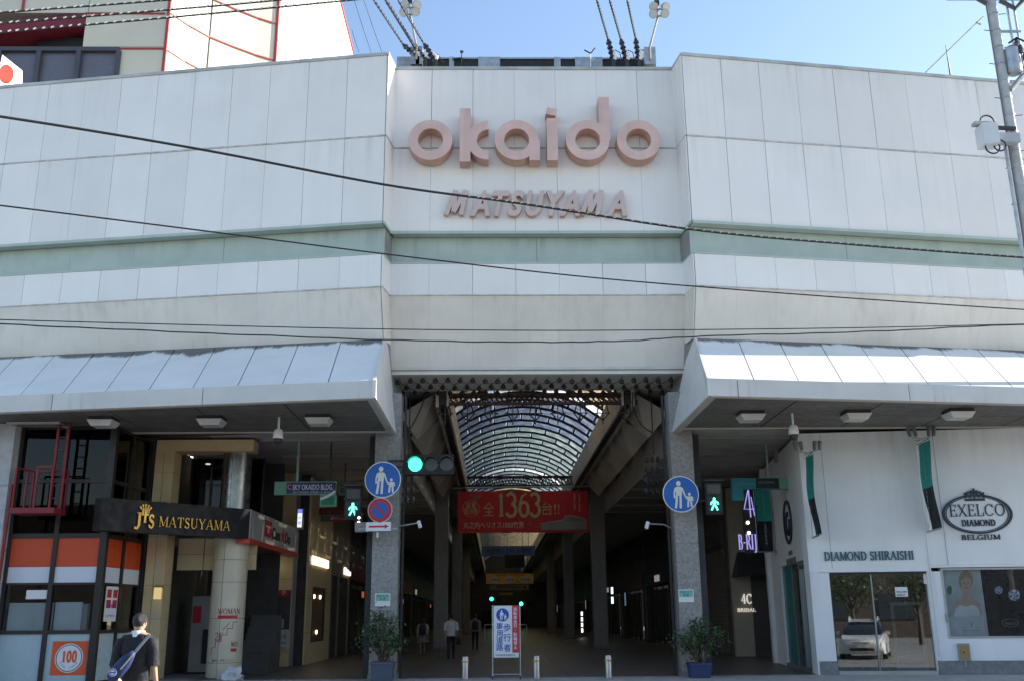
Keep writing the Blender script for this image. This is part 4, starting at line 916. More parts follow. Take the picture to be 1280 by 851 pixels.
def disc_sign(px, py, lab, nm='pedestrian_sign'):
    p = at(px, py, -.75); F = Fr(p)
    c = thing(nm, (p.x, -.7, p.z), lab, 'traffic sign', 'pedestrian only signs')
    mk(MB().disc(F, 0, 0, .50, -.03, 0, 44), 'rim', PLAIN, c); mk(MB().disc(F, 0, 0, .475, 0, .006, 44), 'face', BLUES, c)
    m = MB(); pedestrian(m, F, .02, -.02, .74, .006, .0105); mk(m, 'symbol', OFFW, c)
    mk(MB().bar((p.x, -.72, p.z+.2), (p.x, .06, p.z+.2), .06).bar((p.x, -.72, p.z-.2), (p.x, .06, p.z-.2), .06).bar((p.x-.1, -.71, p.z+.2), (p.x+.5, -.71, p.z+.2), .05), 'bracket', DARKST, c)
disc_sign(478.5, 599, 'blue round sign with adult and child above the no parking disc')
disc_sign(851, 617, 'lone blue round sign with adult and child on the right column')
p = at(475, 637, -.74); F = Fr(p); c = thing('no_parking_sign', (p.x, -.7, p.z), 'round red and blue no parking sign with one diagonal bar', 'traffic sign')
mk(MB().disc(F, 0, 0, .335, -.03, 0, 40), 'rim', PLAIN, c); mk(MB().ring(F, 0, 0, .32, .225, 0, .006, k=40), 'ring', REDS, c); mk(MB().disc(F, 0, 0, .224, 0, .005, 36), 'face', BLUES, c)
mk(MB().stroke(F, [(-.17, .17), (.17, -.17)], .06, .005, .0095), 'bar', REDS, c); mk(MB().bar((p.x, -.71, p.z), (p.x, .06, p.z), .06), 'bracket', DARKST, c)
p = at(473, 657.5, -.74); F = Fr(p, (1, 0, .01)); c = thing('arrow_plate', (p.x, -.7, p.z), 'white plate with a red arrow under the no parking disc', 'traffic sign')
mk(MB().fbox(F, -.34, .34, -.12, .12, -.02, 0), 'plate', PLAIN, c)
mk(MB().fbox(F, -.26, .17, -.025, .025, 0, .004).prism(F, [(.17, -.065), (.28, 0), (.17, .065)], 0, .004), 'arrow', REDS, c)
mk(MB().bar((p.x, -.72, p.z), (p.x, .06, p.z), .06).bar((p.x-.55, -.6, p.z-.05), (p.x+.5, -.6, p.z-.05), .04).tube([(p.x-.02, -.7, p.z-.16), (p.x-.02, -.7, p.z-.3)], .04, 8), 'bracket', GALV, c)

# ================================================================ traffic lights
GRN = emit('signal_green', (.03, .95, .5), 3.0); GRNW = emit('signal_green_man', (.1, .95, .6), 2.2); WHL = emit('small_white_light', (1, .97, .9), 3.0)
p = at(519, 580, -.4); zc_ = p.z
c = thing('traffic_signal', (p.x, -.4, zc_), 'horizontal traffic signal with its green lamp lit', 'traffic signal')
x0, x1 = at(505, 580, -.4).x, at(567, 580, -.4).x
mk(MB().box(x0, x1, -.38, -.14, zc_-.28, zc_+.28), 'housing', BLACKM, c)
for i, xx in enumerate((p.x, at(539, 580, -.4).x, at(558, 580, -.4).x)):
    F = Fr((xx, -.38, zc_)); l = mk(MB().disc(F, 0, 0, .19, 0, .02, 28), 'lens', GRN if i == 0 else mat('unlit_lens', (.05, .045, .04), .25), c)
    mk(MB().ring(F, 0, 0, .225, .20, 0, .22, 10, 170, 18), 'visor', DARKST, l)
mk(MB().bar((x0-.45, -.25, zc_+.12), (x0, -.25, zc_+.12), .06).bar((x0-.45, -.25, zc_-.05), (x0, -.25, zc_-.05), .06).bar((x0-.45, -.25, zc_+.1), (x0-.45, .1, zc_+.1), .06), 'arm', DARKST, c)
def pedsig(px, py, Y, lab):
    p = at(px, py, Y); F = Fr((p.x, Y, p.z)); c = thing('pedestrian_signal', (p.x, Y, p.z), lab, 'pedestrian signal', 'pedestrian signals')
    mk(MB().box(p.x-.24, p.x+.24, Y+.01, Y+.24, p.z-.3, p.z+.62), 'housing', BLACKM, c)
    mk(MB().fbox(F, -.19, .19, -.2, .2, -.009, .004), 'lens', mat('dark_green_lens', (.005, .03, .02), .3), c); mk(MB().fbox(F, -.19, .19, .28, .55, -.009, .004), 'lens', mat('unlit_lens', (.05, .045, .04), .25), c)
    m = MB(); s = lambda pts, w_: m.stroke(F, pts, w_, .004, .008+len(m.f)*1e-5)
    m.disc(F, 0, .135, .035, .004, .008, 14); s([(0, .1), (0, -.02)], .085); s([(.0, .08), (-.09, .03), (-.1, -.03)], .035); s([(.0, .08), (.09, .04), (.11, -.02)], .035)
    s([(.0, -.02), (-.05, -.1), (-.09, -.18)], .045); s([(0, -.02), (.05, -.09), (.08, -.18)], .045); mk(m, 'green_man', GRNW, c)
    mk(MB().box(p.x-.26, p.x+.26, Y-.16, Y+.05, p.z+.62, p.z+.66), 'hood', DARKST, c)
    return c
c1 = pedsig(441, 635.5, -.2, 'lit green walking man signal left of the no parking disc'); c2 = pedsig(893, 629, -.2, 'lit green walking man signal right of the lone blue disc')
for c, d in ((c1, .9), (c2, -1.2)): mk(MB().bar(c.location+Vector((0, .12, .1)), c.location+Vector((d*.8, .3, .1)), .06), 'arm', DARKST, c)
p = at(448.5, 650, -.3); c = thing('waiting_timer', p, 'small dark box with white light dots beside the left walking man signal', 'signal box')
mk(MB().box(p.x-.12, p.x+.1, -.28, -.1, p.z-.2, p.z+.25), 'housing', BLACKM, c)
for dz in (.08, -.05): mk(MB().disc(Fr((p.x, -.28, p.z+dz)), 0, 0, .035, 0, .01, 12), 'light_dot', WHL, c)
p = at(452, 659, -.3); c = thing('relay_box', p, 'small grey box hung left of the red arrow plate', 'box'); mk(MB().box(p.x-.17, p.x+.17, -.4, -.15, p.z-.12, p.z+.14), 'case', LAMPH, c); mk(MB().bar((p.x+.1, -.3, p.z), (p.x+.5, .1, p.z), .05), 'arm', DARKST, c)
# small camera arms reaching inwards from the columns
for (pa, pb, x0, lab) in (((499, 657), (523, 653), -4.0, 'thin arm with a small white camera right of the left column'), ((830, 655), (810, 654), 3.75, 'thin arm with a small white camera left of the right column')):
    a, b = at(*pa, .2), at(*pb, .2); c = thing('arm_camera', a, lab, 'camera', 'small cameras on thin arms')
    mk(MB().tube([Vector((x0, .3, a.z-.12)), a, b], .02, 6), 'arm', GALV, c); s = 1 if b.x > a.x else -1
    mk(MB().tube([b+Vector((0, 0, .05)), b+Vector((.06*s, -.03, -.14))], .055, 10), 'camera', PLAIN, c)
def notice(px, py, lab):
    p = at(px, py, -.0); F = Fr((p.x, .046, p.z)); c = thing('notice_plate', (p.x, .04, p.z), lab, 'notice', 'notices on the granite columns')
    mk(MB().fbox(F, -.21, .21, -.17, .17, 0, .008), 'plate', PLAIN, c); mk(MB().fbox(F, -.19, .19, -.03, .15, .008, .011), 'print', mat('notice_green', (.22, .5, .42), .5), c)
    mk(MB().text(F, '防犯カメラ', 0, .075, .05, .011, .014, width=.32, align='C').text(F, '設 置', 0, -.01, .06, .011, .014, width=.16, align='C'), 'lettering', INK, c)
notice(478, 749, 'small green and white notice on the left granite column'); notice(858, 744, 'small green and white notice on the right granite column')

# ================================================================ hanging banner and signs in the arcade
GOLDP = mat('gold_print', (.72, .52, .22), .5, var=.12, vs=5); REDB = mat('red_banner_cloth', (.78, .04, .04), .7, var=.06, vs=2)
Y = 23.2; a, b = at(572.5, 614, Y), at(735, 612, Y); zt_ = (a.z+b.z)/2; zb_ = (at(572, 666, Y).z+at(735, 664, Y).z)/2
W_, H_ = b.x-a.x, zt_-zb_; F = Fr((a.x, Y, zb_))
bn = thing('hanging_banner', (0, Y, zb_), 'wide red banner with gold lettering hung across the arcade', 'banner')
# cloth with a slight billow
m = MB(); nx, ny = 24, 8
def bl(u, v): return .05*math.sin(u*9)*math.sin(v*3.1)+.03*math.sin(u*4+1)
vs = [F.p(W_*i/nx, H_*j/ny, bl(i/nx, j/ny)-.06) for j in range(ny+1) for i in range(nx+1)]
m.add(vs, [(j*(nx+1)+i, j*(nx+1)+i+1, (j+1)*(nx+1)+i+1, (j+1)*(nx+1)+i) for j in range(ny) for i in range(nx)])
mk(m, 'cloth', REDB, bn, smooth=True)
mk(MB().tube([at(564.5, 609.5, Y), at(742.5, 607, Y)], .045, 8), 'rod', mat('rod_metal', (.62, .58, .52), .4, .5), bn)
m = MB()
for u in (.02, .25, .5, .75, .98): m.tube([F.p(W_*u, H_, 0), F.p(W_*u, H_+.22, 0)], .012, 5)
mk(m, 'ties', DARKST, bn, kind='stuff')
sx, sz = W_/163.0, H_/51.5                   # metres for each unit of the lettering layout
def L(x, y): return (x*sx, (51.5-y)*sz)
m = MB(); x, y = L(47.5, 29.5); 
for ch, xx, w_ in (('1', 50, 7.5), ('3', 60, 13.5), ('6', 75.5, 13.5), ('3', 90, 13)): m.serif(F, ch, L(xx, 0)[0], L(0, 31.5)[1], 28*sz, w_*sx, .02, .024, wt=.135)
m.text(F, '全', L(31.5, 0)[0], L(0, 30)[1], 14*sz, .02, .024, width=14*sx).text(F, '台!!', L(104.5, 0)[0], L(0, 29)[1], 13*sz, .02, .024, width=22*sx)
mk(m, 'large_lettering', GOLDP, bn)
m = MB(); m.text(F, '丸之内ヘリオス1000竹原', L(7, 0)[0], L(0, 45.5)[1], 6.6*sz, .02, .024, width=75*sx, bold=.01)
mk(m, 'lettering_line', mat('pale_pink_print', (.78, .62, .52), .5), bn)
m = MB(); m.text(F, '設置', L(10.5, 0)[0], L(0, 20.5)[1], 6.2*sz, .02, .024, width=12*sx, bold=.012).text(F, '総台数', L(8, 0)[0], L(0, 28)[1], 6.2*sz, .02, .024, width=17*sx, bold=.012)
x, y = L(16.5, 21.5); m.ring(F, x, y, 10.5*sx, 10*sx, .02, .024, k=36)
mk(m, 'round_mark', GOLDP, bn)
m = MB()
for k in range(14): m.stroke(F, [L(24+k*.4, 10-k*.3), L(18+6*math.cos(k*1.3)+k*.6, 6+4*math.sin(k*1.7))], .03, .02, .0225+k*1e-4)
for k in range(9): m.text(F, 'ハチンコスロット'[k % 8], L(7+k*5, 0)[0], L(0, 36.5)[1], 1.5*sz, .02, .0225)
for k in range(26):
    t = random.random()*6.28; q = L(96+7*math.cos(t), 40+6*math.sin(t)); q2 = L(96+7*math.cos(t)+3*math.cos(k), 40+6*math.sin(t)+3*math.sin(k*2)); m.stroke(F, [q, q2], .03, .02, .0225+k*6e-5)
mk(m, 'ornaments', mat('dull_gold_print', (.42, .20, .11), .5), bn, kind='stuff')
m = MB()
for cx_, n_ in ((150.5, 9), (144.5, 8)):
    for k in range(n_): m.text(F, '遊技場地下駐車場完備'[k], L(cx_, 0)[0], L(0, 5.5+k*2.6)[1], 1.9*sz, .02, .024)
mk(m, 'small_lettering', mat('pale_pink_print', (.62, .48, .40)), bn, kind='stuff')
m = MB(); m.prism(F, [L(103, 49), L(103, 41), L(130, 37), L(133, 36), L(133, 31), L(139, 31), L(139, 34), L(150, 33), L(160, 37), L(160, 49)], .02, .024)
pic = mk(m, 'printed_building', mat('printed_building_grey', (.24, .23, .23), .6, var=.2, vs=3), bn)
m = MB()
for k in range(7): m.stroke(F, [L(104, 42+k*1.0), L(131, 39+k*1.3), L(160, 38.5+k*1.4)], .022, .024, .0262+k*1e-4)
m.stroke(F, [L(103, 41), L(131, 36.6), L(134, 31.5), L(140, 31.5), L(150, 33), L(160, 37)], .06, .024, .0275)
mk(m, 'printed_floor_lines', mat('printed_lines', (.50, .42, .32), .6), pic, kind='stuff')

def hang_sign(Y, px0, px1, py0, py1, nm, lab, m0, texts, wires=True, th=.12):
    a, b = at(px0, py0, Y), at(px1, py1, Y); F = Fr((a.x, Y, b.z)); W, H = b.x-a.x, a.z-b.z
    c = thing(nm, ((a.x+b.x)/2, Y, b.z), lab, 'sign'); mk(MB().fbox(F, 0, W, 0, H, -th, 0), 'board', m0, c)
    for (t, u0, v0, hh, uw, mm) in texts: mk(MB().text(F, t, u0*W, v0*H, hh*H, .004, .010, width=uw*W), 'lettering', mm, c)
    if wires:
        for u in (.12, .88): mk(MB().tube([F.p(W*u, H, -th/2), F.p(W*u, H+1.6, -th/2)], .02, 5), 'hanger', DARKST, c)
    return c, F, W, H
hang_sign(46, 602, 669, 682, 694.5, 'hanging_sign', 'dim blue sign board hung behind the red banner', mat('dim_blue_board', (.14, .19, .32), .6), [('大街道 1丁目 お買物', .08, .3, .42, .84, mat('dark_navy_print', (.01, .012, .05), .5))])
hang_sign(45.6, 631, 656, 693, 709, 'hanging_screen', 'black hanging screen under the dim blue sign', BLACKM, [])
YEL = mat('yellow_board', (.85, .48, .04), .5)
c, F, W, H = hang_sign(58, 607.5, 667, 716.5, 729, 'hanging_sign', 'yellow sign board with three pale ovals deep in the arcade', YEL, [('商店街 大感謝祭', .2, .78, .16, .6, REDS)])
for u in (.18, .5, .82):
    o = mk(MB().disc(F, u*W, .42*H, .13*W, 0, .01, 20, .5), 'oval', OFFW, c); mk(MB().text(F, '大街道', u*W, .3*H, .22*H, .012, .016, width=.2*W, align='C'), 'lettering', INK, o)
hang_sign(58.3, 611.5, 661, 730.5, 736.5, 'hanging_sign', 'pale narrow sign board below the yellow sign', mat('pale_board', (.40, .37, .30), .6), [('毎月一日は大街道の日', .2, .22, .6, .6, INK), ('■', .86, .2, .6, .08, REDS)])
hang_sign(66, 624, 641, 740, 743, 'hanging_sign', 'small dull yellow strip sign under the pale board', mat('dull_yellow', (.4, .26, .02)), [], False)
for i, (px, py, lab) in enumerate(((614.5, 748, 'far green signal light left of the standing sign top'), (651.5, 754, 'far green signal light right of the standing sign top'))):
    p = at(px, py, 95); c = thing('far_signal', p, lab, 'traffic signal', 'green lights at the far end'); mk(MB().disc(Fr(p), 0, 0, .22, 0, .05, 14), 'lens', GRN, c); mk(MB().box(p.x-.3, p.x+1.2, p.y+.01, p.y+.2, p.z-.3, p.z+.3), 'housing', BLACKM, c)

# ================================================================ standing sign board, bollards
Y = -.3; a, b = at(617, 756.5, Y), at(648.5, 821, Y); F = Fr((a.x, Y, b.z)); W, H = b.x-a.x, a.z-b.z
sb = thing('standing_sign', ((a.x+b.x)/2, Y, 0), 'standing white sign board with blue lettering and red side panel', 'sign board')
mk(MB().fbox(F, 0, W, 0, H, -.03, 0), 'board', PLAIN, sb)
bl_ = mat('sign_print_blue', (.02, .07, .42), .45)
m = MB().disc(F, .36*W, .82*H, .165*H*.78, 0, .005, 32); mk(m, 'blue_disc', bl_, sb)
m = MB(); pedestrian(m, F, .36*W, .815*H, .19*H, .005, .0085); mk(m, 'symbol', PLAIN, sb)
m = MB()
for i, ch in enumerate('歩行者'): m.text(F, ch, .54*W, (.515-.195*i)*H, .115*H, .0, .005, align='C', bold=.012)
for i, ch in enumerate('専用道路'): m.text(F, ch, .24*W, (.545-.135*i)*H, .105*H, .0, .005, align='C', bold=.012)
mk(m, 'lettering', bl_, sb)
mk(MB().fbox(F, .745*W, W+.012, .09*H, H+.004, -.032, .004), 'red_panel', mat('red_print_panel', (.56, .03, .04), .45), sb)
m = MB()
for i, ch in enumerate('自転車走行・駐輪禁止'): m.text(F, ch, .87*W, (.90-.082*i)*H, .058*H, .004, .009, align='C', bold=.01)
mk(m, 'panel_lettering', PLAIN, sb)
mk(MB().text(F, '大街道商店街振興組合', .06*W, .03*H, .03*H, 0, .005, width=.8*W), 'small_lettering', INK, sb)
m = MB().tube([F.p(-.03, H+.01, -.02), F.p(-.03, -b.z+.06, -.02)], .018, 8).tube([F.p(W+.04, H+.01, -.02), F.p(W+.04, -b.z+.06, -.02)], .018, 8).tube([F.p(-.03, -b.z+.12, -.02), F.p(W+.04, -b.z+.12, -.02)], .015, 8)
m.tube([F.p(-.03, -b.z+.09, -.25), F.p(-.03, -b.z+.09, .2)], .015, 8).tube([F.p(W+.04, -b.z+.09, -.25), F.p(W+.04, -b.z+.09, .2)], .015, 8); mk(m, 'frame', GALV, sb)
for xx in (-.03, W+.04):
    for nn in (-.24, .19): mk(MB().tube([F.p(xx-.015, -b.z+.04, nn), F.p(xx+.015, -b.z+.04, nn)], .038, 12), 'caster', BLACKM, sb)
bar_y = at(652, 779, 20)
BOLS = mat('bollard_steel', (.46, .45, .43), .35, .6, var=.1)
def bollard():
    c = thing('bollard', (0, 0, 0), '', 'bollard', 'bollards across the entrance')
    mk(MB().tube([(0, 0, 0), (0, 0, .02), (0, 0, .56), (0, 0, .585), (0, 0, .59)], [.11, .085, .085, .078, .05], 20), 'post', BOLS, c, autosmooth=40)
    mk(MB().tube([(0, 0, .44), (0, 0, .445), (0, 0, .475), (0, 0, .48)], [.086, .105, .105, .086], 20), 'reflective_band', mat('orange_band', (.75, .30, .02), .4), c)
    mk(MB().tube([(.0875, -.02, .05), (.0875, -.02, .4)], .006, 5), 'seam', DARKST, c)
    return c
bo = bollard()
for i, (px, lab) in enumerate(((581.5, 'bollard with orange band, first from the left planter'), (671, 'bollard with orange band just right of the standing sign'), (761, 'bollard with orange band, nearest the right column'))):
    o = bo if i == 0 else copy_tree(bo); o.location = (at(px, 845, -.4).x, -.4, 0); o['label'] = lab
# ================================================================ left: corner shop, signs, escape ladder
def onF(px, py, F):                        # where a sight line meets the plane of a frame, in its x, y
    d = _ray(px, py); t = (F.O-CAM).dot(F.N)/d.dot(F.N); q = CAM+d*t-F.O
    return q.dot(F.U), q.dot(F.V)
def rect(mb, F, px0, py0, px1, py1, n0, n1):   # rectangle by two corners seen on the plane
    a, b = onF(px0, py0, F), onF(px1, py1, F); return mb.fbox(F, min(a[0], b[0]), max(a[0], b[0]), min(a[1], b[1]), max(a[1], b[1]), n0, n1)
FRAME = mat('dark_brown_frame', (.022, .016, .014), .4, var=.1)
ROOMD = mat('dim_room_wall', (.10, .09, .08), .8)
pil = thing('corner_pillar', (-14.5, -1.4, 0), 'grey concrete pillar at the left edge beside the orange striped shop', 'pillar')
for i in range(4): mk(MB().box(-15.6, -14.16, -1.75, -.9, i*1.68+.005, i*1.68+1.672), 'block', CONC, pil)
shop = thing('corner_shop', (-12.8, -1.4, 0), 'dark framed corner shop with orange and white striped window films', 'shop')
Z = [0.0, .10, 1.27, 1.36, 2.50, 2.57, 2.96, 3.70, 3.82, 5.15, 5.25, 6.6, 6.66]
def bay(F, x0, x1, side):
    mk(MB().fbox(F, x0, x1, .10, 1.27, -.05, -.03), 'frosted_panel', FROST, shop)
    mk(MB().fbox(F, x0, x1, 1.36, 2.50, -.045, -.035), 'pane', glass('corner_glass', (.85, .88, .88), 1.3), shop)
    mk(MB().fbox(F, x0, x1, 2.555, 2.957, -.05, -.03), 'white_film', FILMW, shop)
    mk(MB().fbox(F, x0, x1, 2.963, 3.70, -.05, -.03), 'orange_film', ORANGE, shop)
    mk(MB().fbox(F, x0, x1, 3.82, 5.15, -.045, -.035), 'pane', GLASSK, shop); mk(MB().fbox(F, x0, x1, 5.25, 6.6, -.045, -.035), 'pane', GLASSK, shop)
F1 = Fr((-14.12, -1.4, 0)); w1 = 2.5
F2 = Fr((-11.60, -1.38, 0), (.2, 2.33, 0)); w2 = 2.32
for F, W, mul in ((F1, w1, [0, 1.22, 2.5]), (F2, w2, [0.0, 1.12, 2.32])):
    for i, x in enumerate(mul): mk(MB().fbox(F, x-.06 if i else x, x+.06 if i < 2 else x, 0, 6.66, -.14, .02 if (i or F is F1) else .015), 'mullion', FRAME, shop)
    for z0, z1 in ((0, .1), (1.27, 1.36), (2.50, 2.555), (3.70, 3.82), (5.15, 5.25), (6.6, 6.66)): mk(MB().fbox(F, .06, mul[1]-.06, z0, z1, -.13, .01).fbox(F, mul[1]+.06, W-.06, z0, z1, -.13, .01), 'transom', FRAME, shop)
    for a, b in zip(mul[:-1], mul[1:]): bay(F, a+.06, b-.06, F is F2)
mk(MB().box(-11.74, -11.56, -1.43, -1.25, 0, 6.67), 'corner_post', FRAME, shop)
# inside: white counters, sheets, rear wall
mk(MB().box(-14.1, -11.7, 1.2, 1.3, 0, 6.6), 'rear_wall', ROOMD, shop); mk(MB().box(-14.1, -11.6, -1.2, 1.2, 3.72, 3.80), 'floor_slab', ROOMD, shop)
m = MB(); rect(m, F1, 9, 753, 61, 788, -.16, -.13); mk(m, 'counter_back', mat('counter_white', (.78, .80, .80), .5), shop)
m = MB(); rect(m, F1, 67, 752, 97, 788, -.16, -.13); mk(m, 'counter_back', MATS['counter_white'], shop)
m = MB(); rect(m, F1, 98, 754, 104, 788, -.3, -.15); mk(m, 'plastic_sheet', mat('plastic_sheet', (.35, .37, .37), .4, bump=.8, bs=14), shop)
m = MB(); rect(m, F1, 33, 737, 60, 748, -.028, -.02); mk(m, 'paper_note', PLAIN, shop)
mk(MB().box(-12.35, -11.75, .2, .8, 4.2, 5.9), 'cabinet', mat('cabinet_grey', (.30, .32, .34), .6), shop)
# the price sign
sg = thing('price_sign', F1.p(1.9, .6, .0), 'orange square sign with a white disc numbered 100', 'sign')
m = MB(); rect(m, F1, 66, 801, 106, 843, -.029, -.018); mk(m, 'panel', mat('price_orange', (.74, .10, .02), .5), sg)
a, b = onF(66, 801, F1), onF(106, 843, F1); cx_, cz_ = (a[0]+b[0])/2, (a[1]+b[1])/2; r_ = (b[0]-a[0])*.395
mk(MB().disc(F1, cx_, cz_, r_, -.018, -.012, 40), 'white_disc', PLAIN, sg); mk(MB().ring(F1, cx_, cz_, r_*.93, r_*.88, -.012, -.008, k=40), 'ring', INK, sg)
m = MB()
for i, ch in enumerate('100'): m.serif(F1, ch, cx_-.19+i*.135, cz_-.10, .27, .11, -.012, -.007, wt=.17)
mk(m, 'number', MATS['price_orange'], sg)
m = MB()
for i, ch in enumerate('YEN SHOP'):
    t = R(-150+i*17); ff = Fr(F1.p(cx_+r_*.72*math.cos(t), cz_+r_*.72*math.sin(t)), F1.U*-math.sin(t)+F1.V*math.cos(t), F1.U*-math.cos(t)-F1.V*math.sin(t)); m.text(ff, ch, 0, 0, .05, -.012, -.007, align='C')
mk(m, 'small_lettering', INK, sg)
po = thing('window_poster', F2.p(.5, 1.6, 0), 'narrow white poster with four red squares on the shop side window', 'poster')
a, b = onF(134.5, 732, F2), onF(146.5, 776, F2); F = F2; x0, x1, z1, z0 = a[0], b[0], a[1], b[1]
mk(MB().fbox(F, x0, x1, z0, z1, -.028, -.018), 'sheet', PLAIN, po)
for i in range(2):
    for j in range(2): mk(MB().fbox(F, x0+.06+(x1-x0)*.46*i, x0+(x1-x0)*.40+(x1-x0)*.46*i, z1-.29-.27*j, z1-.08-.27*j, -.018, -.013), 'red_square', REDS, po)
mk(MB().text(F, '営業中', x0+.06, z0+.36, .08, -.018, -.012, width=(x1-x0)*.75).text(F, 'OPEN', x0+.08, z0+.12, .05, -.018, -.012, width=(x1-x0)*.6), 'lettering', BLUEINK, po)

# red escape balcony hung through a hatch
lad = thing('escape_balcony', at(40, 640, -2.3), 'red steel escape balcony and ladder hung below a canopy hatch', 'escape ladder')
Yb0, Yb1 = -2.55, -1.85
A = at(12, 634, Yb0); B = at(62, 634, Yb0); zt = A.z
mk(MB().box(A.x, B.x+.12, Yb0, Yb1, zt-.14, zt), 'platform', REDST, lad)
def rail(p0, p1, h, nm='railing'):
    p0, p1 = Vector(p0), Vector(p1); up = Vector((0, 0, h))
    mk(MB().bar(p0+up, p1+up, .045).bar(p0, p0+up, .045).bar(p1, p1+up, .045), nm, REDST, lad)
h_ = at(62, 584, Yb0).z-zt
rail((at(14, 634, Yb0).x, Yb0+.03, zt), (at(22, 634, Yb0).x, Yb1-.03, zt), h_)
rail((at(41, 634, Yb0).x, Yb0+.03, zt), (B.x-.03, Yb0+.03, zt), h_*1.03)
rail((at(30, 634, Yb1).x, Yb1-.03, zt), (B.x+.08, Yb1-.03, zt), h_)
for px in (66, 79): 
    p = at(px, 600, -2.0); mk(MB().bar((p.x, -2.0, zt-.05), (p.x, -2.0, 6.95), .06), 'stringer', REDST, lad)
for i in range(8): 
    a, b = at(66, 600, -2.0).x, at(79, 600, -2.0).x; mk(MB().bar((a, -2.0, zt+.3+i*.32), (b, -2.0, zt+.3+i*.32), .03), 'rung', DARKST, lad)
p = at(10, 634, Yb0); mk(MB().bar((p.x, Yb0+.05, zt+.6), (p.x-.02, Yb0+.05, 2.2), .06), 'stringer', REDST, lad)
hat = thing('canopy_hatch', atz(60, 531, 6.68), 'pale rectangular hatch frame in the canopy soffit above the red ladder', 'hatch')
q = [atz(8, 527, 6.68), atz(74, 526.5, 6.68), atz(104, 539.5, 6.68), atz(36, 540.5, 6.68)]; ce = sum(q, Vector())/4
for i in range(4):
    a, b = q[i], q[(i+1) % 4]; a2, b2 = a*.84+ce*.16, b*.84+ce*.16; d = Vector((0, 0, -.05))
    mk(MB().hexa([p+d for p in (a, b, b2, a2)], [a, b, b2, a2]), 'frame_side', MATS['soffit_trim'], hat)
mk(MB().hexa([p*.83+ce*.17+Vector((0, 0, -.02)) for p in q], [p*.83+ce*.17 for p in q]), 'lid', mat('hatch_lid', (.22, .2, .17), .7), hat)

# cream pilaster, beam and the glazed upper floor behind the black fascia
cbld = thing('cream_corner_building', (-9.8, 1, 0), 'cream tiled building corner with deep dark entrance and upper window', 'building')
tz = [0, .75, 1.62, 2.55, 3.9, 4.9, 5.75, 6.55]
for z0, z1 in zip(tz[:-1], tz[1:]):
    for x0, x1 in ((-11.27, -11.02), (-11.01, -10.72)): mk(MB().box(x0, x1-.006, .9, 1.6, z0+.006, z1-.006), 'tile', CREAMT, cbld)
mk(MB().box(-11.26, -10.73, .92, 1.58, 0, 6.7), 'core', CORE, cbld)
for x0, x1 in ((-11.25, -9.55), (-9.54, -8.42)): mk(MB().box(x0, x1, .86, 1.5, 6.36, 6.70), 'beam_tile', CREAMT, cbld)
mk(MB().box(-10.72, -8.5, 2.6, 2.64, 4.0, 6.4), 'pane', GLASSK, cbld)
for i, x in enumerate((-10.72, -10.1, -9.3, -8.5)): mk(MB().box(x, x+.06, 2.55, 2.68, 4.0, 6.4), 'mullion', FRAME, cbld)
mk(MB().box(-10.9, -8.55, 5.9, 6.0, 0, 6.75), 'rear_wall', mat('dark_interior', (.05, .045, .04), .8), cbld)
mk(MB().box(-11.4, -8.6, 2.0, 6.0, 3.72, 3.95), 'floor_slab', CORE, cbld)
mk(MB().box(-11.45, -11.3, 1.6, 6.0, 0, 6.75), 'party_wall', ROOMD, cbld)
for i in range(2):
    for j in range(3): mk(MB().box(-10.7+j*.78, -9.945+j*.78, 1.9, 2.0, 3.0+i*.46, 3.45+i*.46), 'lintel_tile', CREAMT, cbld)
CEIL = emit('small_ceiling_light', (1, .93, .8), 5)
for px, py in ((223, 565.5), (238, 571.5), (260, 580)):
    p = at(px, py, 4.5); mk(MB().tube([(p.x, 4.5, p.z), (p.x, 4.5, p.z+.03)], .08, 12), 'ceiling_light', CEIL, cbld)
# stairs at the back of the entrance
for i in range(9): mk(MB().box(-9.3, -8.35, 4.0+i*.2, 4.22+i*.2, 0, .2+i*.19), 'step', mat('stair_grey', (.09, .085, .08), .7), cbld)
vm = thing('pale_cabinet', (-10.2, 4.2, 0), 'pale tall cabinet standing in the dark entrance behind the walking man', 'cabinet')
mk(MB().box(-10.75, -9.75, 3.9, 4.5, .05, 2.3), 'body', mat('pale_cabinet_paint', (.30, .29, .27), .5), vm); mk(MB().box(-10.35, -10.0, 3.87, 3.9, .3, 1.3), 'panel', BLACKM, vm); mk(MB().box(-10.7, -10.45, 3.88, 3.9, 1.5, 2.0), 'red_label', REDS, vm)
wl = thing('wall_lantern', (-10.55, .8, 2.55), 'small lit lantern on the cream pilaster above the man', 'lamp')
p = at(197, 741, .8); mk(MB().box(p.x-.09, p.x+.09, .74, .86, p.z-.16, p.z+.16), 'shade', emit('lantern_glow', (1, .75, .35), .3), wl); mk(MB().box(p.x-.11, p.x+.11, .72, .9, p.z+.16, p.z+.2), 'cap', GOLD, wl)

# round column: pale tiled drum below, brushed steel above
rc = thing('round_column', (-9.0, 1.5, 0), 'round column with pale tiles below and brushed steel above', 'column')
CX, CY, CR = -9.02, 1.5, .49
def drum(z0, z1, a0, a1, r_, k=12):
    F = Fr((CX, CY, 0), (1, 0, 0), (0, 1, 0)); return MB().ring(F, 0, 0, r_, r_-.05, z0, z1, a0, a1, k)
dz = [0.02, .42, 1.62, 2.62, 3.25, 3.98]
for z0, z1 in zip(dz[:-1], dz[1:]):
    for a0, a1 in ((-98, 22), (22, 142), (142, 262)): mk(drum(z0+.008, z1-.008, a0+.9, a1-.9, CR), 'drum_tile', PALET, rc, autosmooth=40)
mk(MB().tube([(CX, CY, 0), (CX, CY, 4.0)], CR-.02, 28), 'core', CORE, rc)
for a0, a1 in ((-95, -35), (-35, 85), (85, 205), (205, 265)): mk(drum(4.0, 6.5, a0+.7, a1-.7, CR-.06), 'steel_cladding', STEELC, rc, autosmooth=40)
